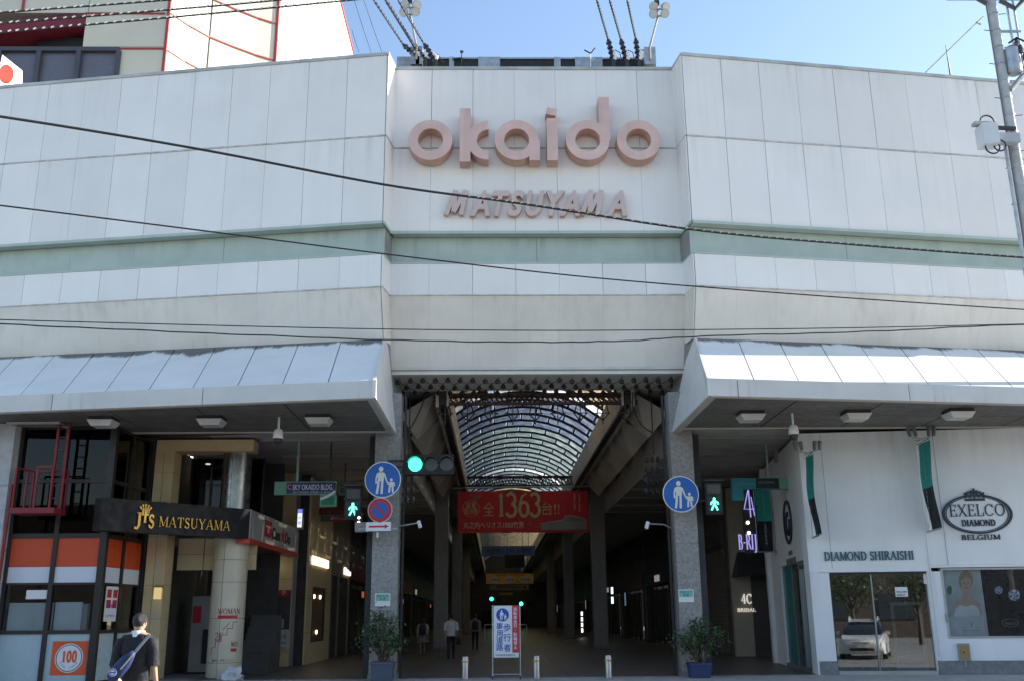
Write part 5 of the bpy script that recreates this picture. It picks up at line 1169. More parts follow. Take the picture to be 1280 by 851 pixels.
mk(MB().tube([(CX, CY, 6.45), (CX, CY, 6.52), (CX, CY, 6.7)], [CR+.05, CR+.06, CR+.06], 28), 'collar', CREAMT, rc)
def bend(m, r_):                            # print wrapped round the drum
    for i, v in enumerate(m.v): a = v.x/CR; rr = r_-v.y; m.v[i] = Vector((CX+rr*math.sin(a), CY-rr*math.cos(a), v.z))
    return m
pr = thing('column_print', (CX, CY-CR, 1.5), 'red printed staircase notice wrapped on the pale round column', 'notice')
F0 = Fr((0, 0, 0)); zz = lambda py: at(285, py, 1.02).z
m = MB().serif(F0, 'WOMAN', -.14, zz(767), .155, .64, .0, .004, wt=.13).serif(F0, '2F', -.20, zz(799.5), .2, .26, .0, .004, wt=.13); mk(bend(m, CR+.001), 'lettering', mat('dark_red_ink', (.28, .04, .03), .5), pr)
m = MB()
for q in range(12): m.fbox(F0, -.14+q*.047, -.093+q*.047, zz(772.5), zz(768.5), .0, .004)
mk(bend(m, CR+.001), 'red_bar', REDS, pr); m = MB()
for q in range(4): m.fbox(F0, .28+q*.045, .325+q*.045, zz(814), zz(810), .0, .004)
m.v = [v + Vector((0, 0, 0)) for v in m.v]; mk(bend(m, CR+.001), 'red_bar', REDS, pr)
m = MB().serif(F0, 'WO', .28, zz(808), .14, .2, 0, .004); mk(bend(m, CR+.001), 'lettering', MATS['dark_red_ink'], pr)
m = MB(); pts = [(-.29, zz(818)), (-.29, zz(809)), (-.16, zz(809)), (-.16, zz(801)), (0, zz(801)), (0, zz(793)), (.15, zz(793)), (.15, zz(785)), (.3, zz(785)), (.3, zz(777)), (.42, zz(777))]
for a, b in zip(pts[:-1], pts[1:]): m.stroke(F0, [(a[0]+(b[0]-a[0])*q/4, a[1]+(b[1]-a[1])*q/4) for q in range(5)], .016, 0, .005)
m.stroke(F0, [(.02+.045*q, zz(787-2.25*q)) for q in range(5)], .016, 0, .005); mk(bend(m, CR+.001), 'stair_line', MATS['dark_red_ink'], pr)
mk(bend(MB().text(F0, '階段をご利用ください', -.24, zz(826), .05, 0, .003, width=.62), CR+.001), 'small_lettering', INK, pr)
# white plastic bag at its foot
bg_ = MB(); bm = bmesh.new(); bmesh.ops.create_icosphere(bm, subdivisions=3, radius=.3)
for v in bm.verts:
    d = v.co.normalized(); k = 1+.25*math.sin(d.x*9+d.z*4)*math.sin(d.y*7+1)+.15*math.sin(d.z*17+d.x*11); v.co = Vector((d.x*.32*k, d.y*.24*k, max(-.02, d.z*.30*k)))
bg_.v = [v.co+Vector((-8.55, .62, .02)) for v in bm.verts]; bg_.f = [[v.index for v in f.verts] for f in bm.faces]; bg_.mi = [0]*len(bg_.f); bm.free()
mk(bg_, 'plastic_bag', mat('white_plastic_bag', (.6, .6, .62), .35, bump=.4, bs=25), origin=(-8.55, .62, 0), label='crumpled white plastic bag at the foot of the round column', cat='bag')

# black fascia sign with gold letters, running diagonally to the corner
SA = at(128, 621, -2.2); zt = SA.z; zb = at(128, 662, -2.2).z; SB = atz(313, 636, zt)
FS = Fr((SA.x, SA.y, zb), (SB.x-SA.x, SB.y-SA.y, 0)); WS, HS = (Vector((SB.x-SA.x, SB.y-SA.y, 0))).length, zt-zb
fs_ = thing('fascia_sign', FS.p(WS/2, 0), 'long black fascia sign with gold crown and letters', 'sign')
mk(MB().fbox(FS, 0, WS, 0, HS, -.4, 0), 'panel', mat('black_gloss_panel', (.008, .008, .012), .5, var=.05, spec=.25), fs_)
def su(px, py): return onF(px, py, FS)
a, b = su(197, 660), su(287, 649); mk(MB().serif(FS, 'MATSUYAMA', a[0], (su(197, 657.5)[1]), .27, b[0]-a[0], .0, .05, wt=.11), 'lettering', GOLD, fs_)
a, b = su(166, 659), su(177, 643); mk(MB().serif(FS, 'J', a[0], a[1]+.06, .34, (b[0]-a[0])*1.1, 0, .05, wt=.2), 'lettering', GOLD, fs_)
a, b = su(176.5, 654), su(186, 640); mk(MB().serif(FS, 'T', a[0]-.03, a[1]+.03, .34, (b[0]-a[0])*1.1, 0, .055, wt=.16), 'lettering', GOLD, fs_)
a, b = su(184, 659), su(191.5, 643); mk(MB().serif(FS, 'S', a[0], a[1], .34, (b[0]-a[0])*1.1, 0, .06, wt=.2), 'lettering', GOLD, fs_)
a = su(181, 641); m = MB()
for k in range(5):
    t = R(40+25*k); tip = (a[0]+.19*math.cos(t), a[1]+.02+.2*math.sin(t)); m.stroke(FS, [(a[0]+.05*math.cos(t), a[1]), tip], .035, 0, .03+k*.001); m.disc(FS, tip[0], tip[1], .028, 0, .036+k*.001, 12)
m.fbox(FS, a[0]-.1, a[0]+.1, a[1]-.06, a[1]-.015, 0, .04); mk(m, 'crown', GOLD, fs_)
# pale sign round the corner with a red lower edge
CN, CF = SB, atz(372.5, 661, zt)
FCn = Fr((CN.x+.02, CN.y, zb), (CF.x-CN.x, CF.y-CN.y, 0)); WC = (Vector((CF.x-CN.x, CF.y-CN.y, 0))).length
cs = thing('fascia_sign', FCn.p(WC/2, 0), 'pale fascia sign with black letters, red star and red lower edge', 'sign')
mk(MB().fbox(FCn, 0, WC, .02, HS, -.35, 0), 'panel', mat('pale_sign_panel', (.40, .38, .35), .5), cs); mk(MB().fbox(FCn, 0, WC, -.13, .018, -.36, .012), 'red_edge', mat('red_sign_edge', (.62, .06, .04), .4), cs)
cu = lambda px, py: onF(px, py, FCn)
a, b = cu(331.5, 652), cu(339, 671); mk(MB().fbox(FCn, a[0], b[0], .22, HS-.13, 0, .008), 'red_mark', REDS, cs); mk(MB().fbox(FCn, (a[0]*.6+b[0]*.4), (a[0]*.4+b[0]*.6), .34, HS-.3, .008, .012).fbox(FCn, a[0]+.12, b[0]-.12, .5, .56, .008, .0125), 'mark_detail', OFFW, cs)
a, b = cu(340, 660), cu(350.5, 660); mk(MB().text(FCn, 'Can', a[0], .22, .36, 0, .012, width=b[0]-a[0], bold=.03), 'lettering', INK, cs)
a, b = cu(357, 660), cu(363.5, 660); mk(MB().text(FCn, 'Do', a[0], .22, .36, 0, .012, width=b[0]-a[0], bold=.03), 'lettering', INK, cs)
a = cu(353.7, 668)
mk(MB().prism(FCn, [(a[0]+(.38 if i % 2 == 0 else .16)*math.sin(i*math.pi/5)*1.0, .40+(.26 if i % 2 == 0 else .11)*math.cos(i*math.pi/5)) for i in range(10)], 0, .013), 'red_star', REDS, cs)

# blade signs and small signs beyond it
def blade(px0, py0, px1, py1, Y, lab, m0, nm='blade_sign', th=.18):
    a, b = at(px0, py0, Y), at(px1, py1, Y); F = Fr((a.x, Y, b.z)); W, H = b.x-a.x, a.z-b.z; c = thing(nm, (a.x+W/2, Y, b.z), lab, 'sign'); mk(MB().fbox(F, 0, W, 0, H, -th, 0), 'panel', m0, c); return c, F, W, H
c, F, W, H = blade(343.5, 601.5, 419, 617.5, 2.0, 'blue hanging blade sign with white lettering and green end', GREENM)
mk(MB().fbox(F, W*.20, W, .03, H-.03, 0, .012), 'blue_face', NAVY, c)
mk(MB().text(F, 'SKY OKAIDO BLDG.', .30*W, .36*H, .42*H, .012, .018, width=.66*W, bold=.01), 'lettering', PLAIN, c)
mk(MB().text(F, 'SKY OKAIDO 大街道ビル 2F-5F', .31*W, .12*H, .13*H, .012, .016, width=.6*W), 'small_lettering', OFFW, c)
mk(MB().ring(F, .255*W, .6*H, .10*H*2, .06*H*2, .012, .017, 60, 300, 16), 'swirl_mark', mat('pink_mark', (.6, .2, .3)), c)
a, b = onF(400, 617.5, F), onF(418.5, 632.5, F); mk(MB().fbox(F, a[0], b[0]+.03, b[1], a[1]-.002, -.18, -.01), 'lower_panel', GREENM, c)
lp = mk(MB().fbox(F, a[0]+.05, b[0]-.03, b[1]+.05, a[1]-.05, -.01, .006), 'green_face', GREEND, c)
mk(MB().stroke(F, [(a[0]+.02, a[1]-.14), (a[0]*.5+b[0]*.5, a[1]-.06), (b[0], a[1]+.1)], .08, .006, .014), 'white_swoosh', PLAIN, c)
p = at(372, 601, 2.0); mk(MB().tube([(p.x, 1.92, p.z), (p.x, 1.92, 6.78)], .04, 8), 'hanger', mat('mint_paint', (.3, .42, .35), .5), c); p = at(413, 601, 2.0); mk(MB().tube([(p.x, 1.92, p.z), (p.x, 1.92, 6.78)], .03, 8), 'hanger', DARKST, c)
c, F, W, H = blade(424, 602.5, 437, 618, 6.0, 'small square sign with green and red patches behind the blue blade sign', mat('dim_panel', (.22, .22, .21), .6)); mk(MB().fbox(F, .1*W, .42*W, .65*H, .9*H, 0, .01), 'green_patch', GREEND, c); mk(MB().fbox(F, .55*W, .95*W, .65*H, .92*H, 0, .01), 'red_patch', REDS, c); mk(MB().tube([F.p(W/2, H, -.1), (F.O.x+W/2, F.O.y+.1, 6.78)], .03, 6), 'hanger', DARKST, c)
mk(MB().text(F, '薬局', .1*W, .12*H, .4*H, 0, .012, width=.8*W), 'lettering', INK, c)
c, F, W, H = blade(399, 634, 437, 643, 9.0, 'dim dark red blade sign under the blue blade sign', mat('dim_red_panel', (.10, .015, .015), .6)); mk(MB().text(F, '居酒屋 大街道店', .1*W, .2*H, .5*H, 0, .012, width=.8*W), 'lettering', mat('dim_red_print', (.25, .04, .04)), c)
c, F, W, H = blade(399.5, 643.5, 434, 650.5, 11.0, 'dim crimson blade sign with pale lettering and green end', mat('dim_crimson', (.22, .015, .04), .6)); mk(MB().fbox(F, 0, .35*W, .0, H, -.2, .01), 'green_end', mat('dim_green', (.05, .13, .09)), c); mk(MB().text(F, '歯科クリニック', .4*W, .25*H, .45*H, 0, .012, width=.55*W), 'lettering', OFFW, c)
c, F, W, H = blade(371.5, 635, 378, 661, 7.4, 'narrow upright lit sign at the far end of the pale fascia', mat('lit_sign_case', (.3, .3, .32), .5)); mk(MB().fbox(F, .15*W, .85*W, .1*H, .78*H, 0, .01), 'lit_face', emit('dim_blue_white', (.75, .8, 1), .55), c); mk(MB().fbox(F, .15*W, .85*W, .8*H, .96*H, 0, .01), 'blue_face', emit('dim_blue', (.15, .2, .9), .6), c)
mk(MB().text(F, '占', W/2, .5*H, .12*H, .01, .016, align='C').text(F, '館', W/2, .25*H, .12*H, .01, .016, align='C'), 'lettering', INK, c)

# cream shop front along the arcade
sf = thing('cream_shop_front', (-8.3, 11, 0), 'cream tiled shop front along the arcade with a warm lit display window', 'shop front')
mk(MB().box(-9.45, -8.5, 7.95, 8.8, 0, 6.75), 'core', CORE, sf)
for z0, z1 in zip([0, .5, 1.25, 2.1, 2.95, 3.8, 4.9, 5.9], [.5, 1.25, 2.1, 2.95, 3.8, 4.9, 5.9, 6.7]):
    for x0, x1 in ((-9.46, -9.02), (-8.94, -8.49)): mk(MB().box(x0, x1, 7.9, 8.0, z0+.008, z1-.008), 'tile', CREAMT, sf)
FW8 = Fr((-8.15, 8.9, 0), (0, 1, 0))
mk(MB().box(-9.4, -8.2, 8.9, 19.4, 0, 6.75), 'core', mat('dark_interior', (.05, .045, .04)), sf)
for y0, y1, zs in ((0, 1.1, [0, 1.1, 2.3, 3.6, 5.0, 6.7]), (3.9, 5.2, [0, 1.1, 2.3, 3.6, 5.0, 6.7]), (1.1, 3.9, [0, .75]), (1.1, 3.9, [2.75, 3.6, 5.0, 6.7])):
    for z0, z1 in zip(zs[:-1], zs[1:]): mk(MB().fbox(FW8, y0+.008, y1-.008, z0+.008, z1-.008, -.04, .03), 'tile', CREAMT, sf)
mk(MB().fbox(FW8, 1.1, 3.9, .75, 2.75, -.03, -.01), 'window_back', mat('warm_brown_display', (.14, .07, .03), .5), sf); mk(MB().fbox(FW8, 1.1, 3.9, .75, .85, -.01, .04).fbox(FW8, 1.1, 3.9, 2.66, 2.75, -.01, .04).fbox(FW8, 1.1, 1.25, .85, 2.66, -.01, .04).fbox(FW8, 3.75, 3.9, .85, 2.66, -.01, .04), 'window_frame', FRAME, sf)
WARM = emit('warm_bulb', (1, .72, .35), 3)
for u, v in ((1.6, 2.4), (2.9, 2.4), (2.4, 1.1)): mk(MB().disc(FW8, u, v, .07, -.01, .03, 12), 'bulb', WARM, sf)
for u0, u1 in ((5.4, 7.2), (7.6, 10.2)): mk(MB().fbox(FW8, u0, u1, 0, 3.3, -.05, 0), 'dark_door', BLACKM, sf)
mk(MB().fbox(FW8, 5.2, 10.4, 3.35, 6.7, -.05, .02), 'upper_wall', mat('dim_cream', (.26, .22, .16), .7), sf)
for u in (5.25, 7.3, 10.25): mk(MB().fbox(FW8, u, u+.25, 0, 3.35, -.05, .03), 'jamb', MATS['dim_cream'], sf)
lt = thing('wall_light_strip', FW8.p(2.8, 3.75, .05), 'bright wall light strip above the cream display window', 'light')
for i in range(6): mk(MB().fbox(FW8, .6+i*.62, 1.05+i*.62, 3.55, 3.85, .05, .09), 'lit_letter', emit('strip_glow', (1, .86, .6), 1.2), lt)
lt = thing('wall_light', FW8.p(9.5, 3.6, .05), 'small lit wall sign farther along the cream shop front', 'light')
for i in range(3): mk(MB().fbox(FW8, 8.6+i*.7, 9.1+i*.7, 3.5, 3.8-.06*i, .05, .09), 'lit_letter', MATS['strip_glow'], lt)
lt = thing('lobby_light', (-8.9, 6, 3.2), 'lit lobby lamps glowing under the pale fascia sign', 'light')
for (px0, py0, px1, py1) in ((312, 701, 324, 707.5), (330, 700.5, 343, 709)):
    m = MB(); FF = Fr((-9, 7.2, 0)); rect(m, FF, px0, py0, px1, py1, 0, .05); mk(m, 'lamp_box', MATS['strip_glow'], lt)
ps = thing('pilaster_poster', (-8.7, 7.88, 1.5), 'dark red poster above a white sheet on the cream pilaster', 'poster')
FP = Fr((0, 7.88, 0)); m = MB(); rect(m, FP, 344, 737, 361.5, 786, 0, .01); mk(m, 'dark_sheet', mat('poster_dark', (.06, .05, .06), .5), ps)
m = MB(); rect(m, FP, 344, 737, 361.5, 744.5, .01, .014); mk(m, 'red_band', REDS, ps); m = MB(); rect(m, FP, 346.5, 773, 354.5, 784, .01, .014); mk(m, 'picture', mat('poster_pale', (.4, .33, .3)), ps)
m = MB(); rect(m, FP, 343, 787, 360.5, 810.5, 0, .01); mk(m, 'white_sheet', mat('poster_white', (.52, .5, .47)), ps)
a, b = onF(355, 742, FP), onF(345, 797, FP); mk(MB().text(FP, 'ひ', a[0], a[1], .12, .014, .018, align='C'), 'lettering', PLAIN, ps)
mk(MB().text(FP, 'お休み処', b[0], b[1], .12, .01, .016, width=.36).text(FP, '営業時間', b[0], b[1]-.2, .06, .01, .016, width=.36).text(FP, '十時から', b[0], b[1]-.36, .06, .01, .016, width=.36), 'lettering', INK, ps)
# ================================================================ right: white jeweller's shop
FR = Fr((7.5, .15, 0), (1, -.12, 0))
rs = thing('white_shop', FR.p(3, 0), 'white rendered shop front with glass entrance and poster window', 'shop')
u = lambda px, py=780: onF(px, py, FR)[0]
v = lambda py, px=1105: onF(px, py, FR)[1]
uc = onF(1026, 835, FR)[0]
d0, d1, dt = u(1043.5), u(1166), v(714.5); w0, w1, wt, wb = u(1180, 750), u(1300, 750), v(710, 1230), v(794, 1230)
ZTP = 6.66; E_ = u(1500)
W = lambda a, b, c, d, nm='wall', mm=WALLW, n0=-.3, n1=0: mk(MB().fbox(FR, a, b, c, d, n0, n1), nm, mm, rs)
W(uc, d0-.03, .36, dt); W(uc-.002, d1+.12, dt+.01, ZTP, n1=.012); W(d1+.03, w0, .36, dt+.005); W(d1+.125, E_, wt+.10, ZTP); W(w0, E_, .36, wb-.06); W(w1+1.2, E_, wb-.06, wt+.1)
W(d1+.125, E_, wt+.04, wt+.095, 'ledge', WALLW, -.2, .035)
for a, b in ((uc-.02, d0-.02), (d1+.02, E_)): W(a, b, 0, .36, 'plinth', PLINTH, -.3, .03)
mk(MB().tube([FR.p(d1+.10, .4, .03), FR.p(d1+.10, ZTP, .03)], .022, 8), 'conduit', PLAIN, rs)
mk(MB().fbox(FR, d1+.35, d1+.42, v(772, 1178)-.12, v(772, 1178)+.12, 0, .05), 'switch', LAMPH, rs)
# entrance recess: reveals, sill, glass
W(d0-.03, d0, 0, dt, 'jamb', FRAME, -.3, -.02); W(d1, d1+.03, 0, dt, 'jamb', WALLW, -.3, -.02); W(d0, d1, 0, .10, 'sill', mat('sill_stone', (.42, .40, .36), .5), -.35, .02); W(d0, d1, dt-.05, dt, 'head_frame', FRAME, -.3, -.03)
um = u(1096); dm = u(1118); dx = u(1158)
for a, b in ((d0, um-.02), (um+.02, d1)): mk(MB().fbox(FR, a+.01, b-.01, .10, dt-.05, -.16, -.14), 'pane', GLASSD, rs)
mk(MB().fbox(FR, um-.02, um+.02, .1, dt-.05, -.18, -.12), 'mullion', mat('mullion_alu', (.35, .35, .36), .4, .6), rs)
dz = v(752); db = v(813)
for a, b, c, d in ((dm, dm+.09, .1, dz), (dx-.09, dx, .1, dz), (dm+.09, dx-.09, dz-.09, dz)): mk(MB().fbox(FR, a, b, c, d, -.26, -.22), 'door_frame', mat('door_frame_white', (.55, .57, .58), .5), rs)
mk(MB().fbox(FR, dm+.09, dx-.09, .1, db, -.26, -.22), 'door_panel', mat('door_panel_frosted', (.35, .42, .45), .4), rs)
m = MB(); rect(m, FR, 1120, 733, 1137, 745, -.138, -.13); mk(m, 'paper_note', PLAIN, rs); mk(MB().text(FR, 'WELCOME', onF(1122, 740, FR)[0], onF(1122, 740, FR)[1], .045, -.13, -.124, width=.28).text(FR, '営業中', onF(1123, 744, FR)[0], onF(1122, 744, FR)[1], .04, -.13, -.124, width=.22), 'note_lettering', INK, rs)
m = MB(); rect(m, FR, 1155, 715.5, 1164, 729, -.12, -.08); mk(m, 'rolled_blind', PLAIN, rs)
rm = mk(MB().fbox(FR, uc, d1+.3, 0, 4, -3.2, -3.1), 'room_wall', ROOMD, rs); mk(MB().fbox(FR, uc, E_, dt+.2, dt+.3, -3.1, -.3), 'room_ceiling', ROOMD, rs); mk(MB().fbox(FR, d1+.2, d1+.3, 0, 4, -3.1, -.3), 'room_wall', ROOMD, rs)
mk(MB().fbox(FR, um+.2, d1-.2, 0, 1.0, -2.2, -1.6), 'display_counter', mat('counter_wood', (.2, .17, .14), .4), rs)
# shallow vertical joint lines in the render
for px in (1030, 1172): mk(MB().fbox(FR, u(px, 600)-.008, u(px, 600)+.008, dt+.1, ZTP-.05, .0121, .014), 'render_joint', mat('joint_shadow_grey', (.42, .42, .43), .8), rs)
sgn = thing('shop_lettering', FR.p((d0+d1)/2, 2.9, .03), 'teal capital letters on the white wall above the glass entrance', 'lettering')
TEALL = mat('teal_letter', (.015, .12, .14), .45); a, b = onF(1030.5, 701, FR), onF(1142, 697, FR)
mk(MB().serif(FR, 'DIAMOND SHIRAISHI', a[0], a[1]+.015, .235, b[0]-a[0], .02, .055, wt=.15), 'letters', TEALL, sgn)
# oval crest
cr = thing('oval_crest', FR.p(*onF(1221, 642, FR), .03), 'dark oval crest sign with a crown on the white wall', 'sign')
EMB = mat('crest_dark', (.025, .03, .05), .4); c0 = onF(1221, 642, FR); rx = onF(1265, 642, FR)[0]-c0[0]; ry = (onF(1221, 617.5, FR)[1]-c0[1])
mk(MB().ring(FR, c0[0], c0[1], rx, rx*.93, .01, .06, k=56, sy=ry/rx), 'outer_ring', EMB, cr); mk(MB().ring(FR, c0[0], c0[1], rx*.895, rx*.875, .01, .04, k=56, sy=ry/rx), 'inner_ring', EMB, cr)
mk(MB().disc(FR, c0[0], c0[1], rx*.87, .002, .012, 48, ry/rx), 'oval_face', WALLW, cr)
a, b = onF(1188, 650, FR), onF(1257, 647, FR); mk(MB().serif(FR, 'EXELCO', a[0], c0[1]-.06, .33, b[0]-a[0], .012, .05, wt=.085), 'letters', EMB, cr)
a, b = onF(1202.5, 659, FR), onF(1244, 657, FR); mk(MB().serif(FR, 'DIAMOND', a[0], c0[1]-.33, .17, b[0]-a[0], .012, .05, wt=.17), 'letters', EMB, cr)
a, b = onF(1202, 674, FR), onF(1250, 671, FR); mk(MB().serif(FR, 'BELGIUM', a[0], onF(1221, 674, FR)[1], .13, b[0]-a[0], .0, .04, wt=.2), 'letters', EMB, cr)
k0 = onF(1217.5, 621, FR); m = MB(); m.ring(FR, k0[0], k0[1]-.02, .27, .235, .01, .06, 0, 180, 20, .72); m.ring(FR, k0[0], k0[1]-.02, .13, .10, .01, .055, 0, 180, 16, 1.4); m.fbox(FR, k0[0]-.27, k0[0]+.27, k0[1]-.10, k0[1]-.04, .01, .064); m.fbox(FR, k0[0]-.015, k0[0]+.015, k0[1]-.04, k0[1]+.25, .01, .058)
for t in range(7): m.disc(FR, k0[0]-.24+.08*t, k0[1]+.19-abs(t-3)*.03, .035, .01, .062, 10)
mk(m, 'crown', EMB, cr)
# poster window
pw = thing('poster_window', FR.p((w0+w1)/2, wb), 'framed window with a portrait poster and a dark jewel poster', 'poster')
fr_ = mat('poster_frame', (.42, .41, .40), .45)
for a, b, c, d in ((w0, w0+.05, wb-.06, wt+.02), (w1+1.1, w1+1.15, wb-.06, wt+.02), (w0+.05, w1+1.1, wt-.03, wt+.02), (w0+.05, w1+1.1, wb-.06, wb-.01)): mk(MB().fbox(FR, a, b, c, d, -.2, .03), 'frame_side', fr_, pw)
ud = u(1232, 750)
mk(MB().fbox(FR, w0+.05, ud-.01, wb-.01, wt-.03, -.12, -.08), 'pale_poster', mat('poster_bg_pale', (.44, .48, .47), .4, var=.12, vs=3), pw)
mk(MB().fbox(FR, ud+.01, w1+1.1, wb-.01, wt-.03, -.12, -.08), 'dark_poster', mat('poster_bg_dark', (.012, .014, .02), .3, var=.3, vs=4), pw)
g = lambda px, py: onF(px, py, FR)
def blob(pts, mm, n1, nm): mk(MB().prism(FR, [g(*p) for p in pts], -.08, n1), nm, mm, pw)
SKP = mat('printed_skin', (.50, .36, .29), .5, var=.06, vs=8); HRP = mat('printed_hair', (.36, .28, .19), .5, var=.25, vs=30); DRP = mat('printed_dress', (.62, .63, .63), .5, var=.05)
cx_, cy_ = 1209, 728
def ell(cx, cy, rx_, ry_, k=24, a0=0): return [(cx+rx_*math.cos(2*math.pi*i/k), cy+ry_*math.sin(2*math.pi*i/k)) for i in range(k)]
blob(ell(1208.5, 724.5, 9, 12.5), HRP, -.075, 'printed_hair')
blob([(1205, 738), (1213, 738), (1214, 747), (1204, 747)], SKP, -.072, 'printed_neck')
blob([(1192, 766), (1193, 754), (1197, 750), (1204, 746.5), (1214, 746.5), (1222, 750), (1227, 754), (1229, 768), (1225, 768), (1222, 760), (1198, 760), (1196, 768)], SKP, -.070, 'printed_shoulders')
blob(ell(1208.8, 729, 6.3, 9.2), SKP, -.068, 'printed_face')
blob([(1202, 727), (1203, 721), (1208, 717), (1214, 720), (1216, 727), (1213.5, 723), (1208, 721), (1204, 723)], HRP, -.066, 'printed_fringe')
for ex in (1206.3, 1211.3): blob(ell(ex, 727.8, 1.2, .55, 10), INK, -.066, 'printed_eye')
blob(ell(1208.9, 734.2, 1.8, .7, 10), mat('printed_lips', (.40, .10, .10), .5), -.066, 'printed_lips'); blob([(1208.5, 727.5), (1209.5, 731.5), (1207.8, 731.5)], mat('printed_nose', (.42, .28, .21)), -.066, 'printed_nose')
blob([(1196, 760), (1201, 755.5), (1209, 757.5), (1217, 755), (1224, 759), (1228, 775), (1234, 794), (1186, 794), (1192, 775)], DRP, -.067, 'printed_dress')
blob([(1184, 771), (1230, 768), (1233, 793), (1186, 794)], mat('printed_veil', (.52, .54, .56), .5, var=.1, vs=7), -.064, 'printed_veil')
blob(ell(1188, 737, 3, 6, 10), mat('printed_leaves', (.08, .2, .1)), -.066, 'printed_leaves')
mk(MB().serif(FR, 'I', g(1214, 782)[0], g(1214, 783)[1], .1, .05, -.064, -.06).text(FR, 'BRIDAL COLLECTION', g(1205, 788)[0], g(1205, 788)[1], .025, -.064, -.06, width=.42), 'printed_lettering', INK, pw)
GEM = mat('printed_gem', (.45, .58, .85), .3, var=.6, vs=22); GEM2 = mat('printed_gem_dark', (.06, .09, .2), .3)
for (gx, gy, r_) in ((1249.5, 737, 5.2), (1269, 743, 7.5), (1288, 740, 6)):
    blob(ell(gx, gy, r_, r_*.95, 9), GEM, -.074, 'printed_gem')
    for t in range(5): blob([(gx, gy), (gx+r_*.8*math.cos(t*1.26), gy+r_*.8*math.sin(t*1.26)), (gx+r_*.8*math.cos(t*1.26+.5), gy+r_*.8*math.sin(t*1.26+.5))], GEM2, -.071, 'gem_facet')
mk(MB().ring(FR, *g(1264, 778), .22, .205, -.08, -.07, k=28, sy=.5).text(FR, 'EXELCO', g(1258, 779)[0], g(1258, 780)[1], .06, -.08, -.07, width=.28), 'printed_crest', mat('printed_grey', (.35, .35, .36)), pw)
mk(MB().fbox(FR, w0+.05, w1+1.1, wb-.01, wt-.03, -.03, -.022), 'pane', glass('poster_glass', (.9, .92, .92), 1.22), pw)
# brass meter box
a, b = onF(1197.5, 805, FR), onF(1211.5, 824, FR); mb_ = thing('meter_box', FR.p(a[0], b[1]), 'small brass box with a grey frame below the portrait poster', 'box')
mk(MB().fbox(FR, a[0]-.03, b[0]+.03, b[1]-.03, a[1]+.03, 0, .07), 'frame', LAMPH, mb_); mk(MB().fbox(FR, a[0]+.02, b[0]-.02, b[1]+.02, a[1]-.02, .07, .085), 'door', mat('brass_door', (.38, .26, .10), .4, .4), mb_)
mk(MB().disc(FR, a[0]*.6+b[0]*.4, (a[1]+b[1])/2, .022, .085, .1, 12), 'knob', DARKST, mb_); mk(MB().fbox(FR, a[0]+.1, b[0]-.1, b[1]-.18, b[1]-.04, 0, .05), 'socket', GALV, mb_)

# flags projecting from the wall, each with its spotlights
def flag(px, pyt, pym, pyb, F, lab, outw=.95, n0=.12, lamps=True, txt=True):
    uu, zt_ = onF(px, pyt, F); zm, zb_ = onF(px, pym, F)[1], onF(px, pyb, F)[1]
    base = F.p(uu, 0, 0); FF = Fr((base.x, base.y, 0), F.N, (0, 0, 1))
    fl = thing('wall_flag', F.p(uu, zb_, .1), lab, 'flag', 'teal and black wall flags')
    for (za, zb2, mm, nm) in ((zm, zt_, TEAL, 'teal_cloth'), (zb_, zm, NAVYF, 'black_cloth')):
        m = MB(); nz = 8
        vs = []
        for j in range(nz+1):
            z = za+(zb2-za)*j/nz; f = (zt_-z)/(zt_-zb_)
            for i in range(5): s_ = n0+outw*i/4; vs.append(FF.p(s_, z, .07*math.sin(f*5.0)*f+.03*math.sin(i*1.3+f*4)))
        m.add(vs, [(j*5+i, j*5+i+1, (j+1)*5+i+1, (j+1)*5+i) for j in range(nz) for i in range(4)]); mk(m, nm, mm, fl, smooth=True)
    mk(MB().tube([FF.p(0, zt_+.04), FF.p(n0+outw+.05, zt_+.04)], .02, 6), 'arm', GALV, fl); mk(MB().tube([FF.p(0, zb_-.02), FF.p(n0+outw+.1, zb_-.02)], .025, 6), 'arm', GALV, fl); mk(MB().tube([FF.p(n0-.04, zb_-.02), FF.p(n0-.04, zt_+.04)], .012, 6), 'wire', GALV, fl)
    if txt:
        m = MB()
        for i, ch in enumerate('DIAMOND SHIRAISHI'): m.text(FF, ch, n0+outw*.5, zb_+.18+(zm-zb_-.35)*(1-i/16), .09, .085, .09, align='C')
        mk(m, 'black_cloth_lettering', mat('grey_print', (.30, .31, .33), .6), fl)
        m = MB()
        for i, ch in enumerate('EXELCO DIAMOND'): m.text(FF, ch, n0+outw*.5, zm+.2+(zt_-zm-.4)*(1-i/13), .08, .05, .055, align='C')
        mk(m, 'teal_cloth_lettering', mat('pale_teal_print', (.2, .45, .43), .6), fl)
    if lamps:
        sp_ = thing('spotlight_bracket', F.p(uu, zt_+.3, .1), lab.replace('flag', 'spotlight bracket', 1).replace('beside the oval wall mark', 'above its flag').replace('between the lettering and the oval crest', 'near the oval crest'), 'spotlight', 'spotlight brackets above the flags')
        mk(MB().tube([F.p(uu, zt_+.14, 0), F.p(uu, zt_+.12, .45), F.p(uu-.28, zt_+.18, .5)], .022, 6).tube([F.p(uu, zt_+.12, .45), F.p(uu+.28, zt_+.2, .5)], .022, 6), 'arm', GALV, sp_)
        for dx_ in (-.34, -.18, .2, .34): 
            p = F.p(uu+dx_, zt_+.33, .5); d = Vector((.12 if dx_ > 0 else -.12, 0, .9)).normalized()
            mk(MB().tube([p-d*.14, p-d*.1, p+d*.1, p+d*.12], [.03, .05, .06, .055], 10), 'lamp', mat('lamp_grey', (.16, .16, .165), .4, .3), sp_)
flag(1147, 557, 612, 663.5, FR, 'flag on the white wall between the lettering and the oval crest')
FSd = Fr((8.55, 8.6, 0), (7.5-8.55, .15-8.6, 0))          # the side wall facing the arcade, x from deep to near
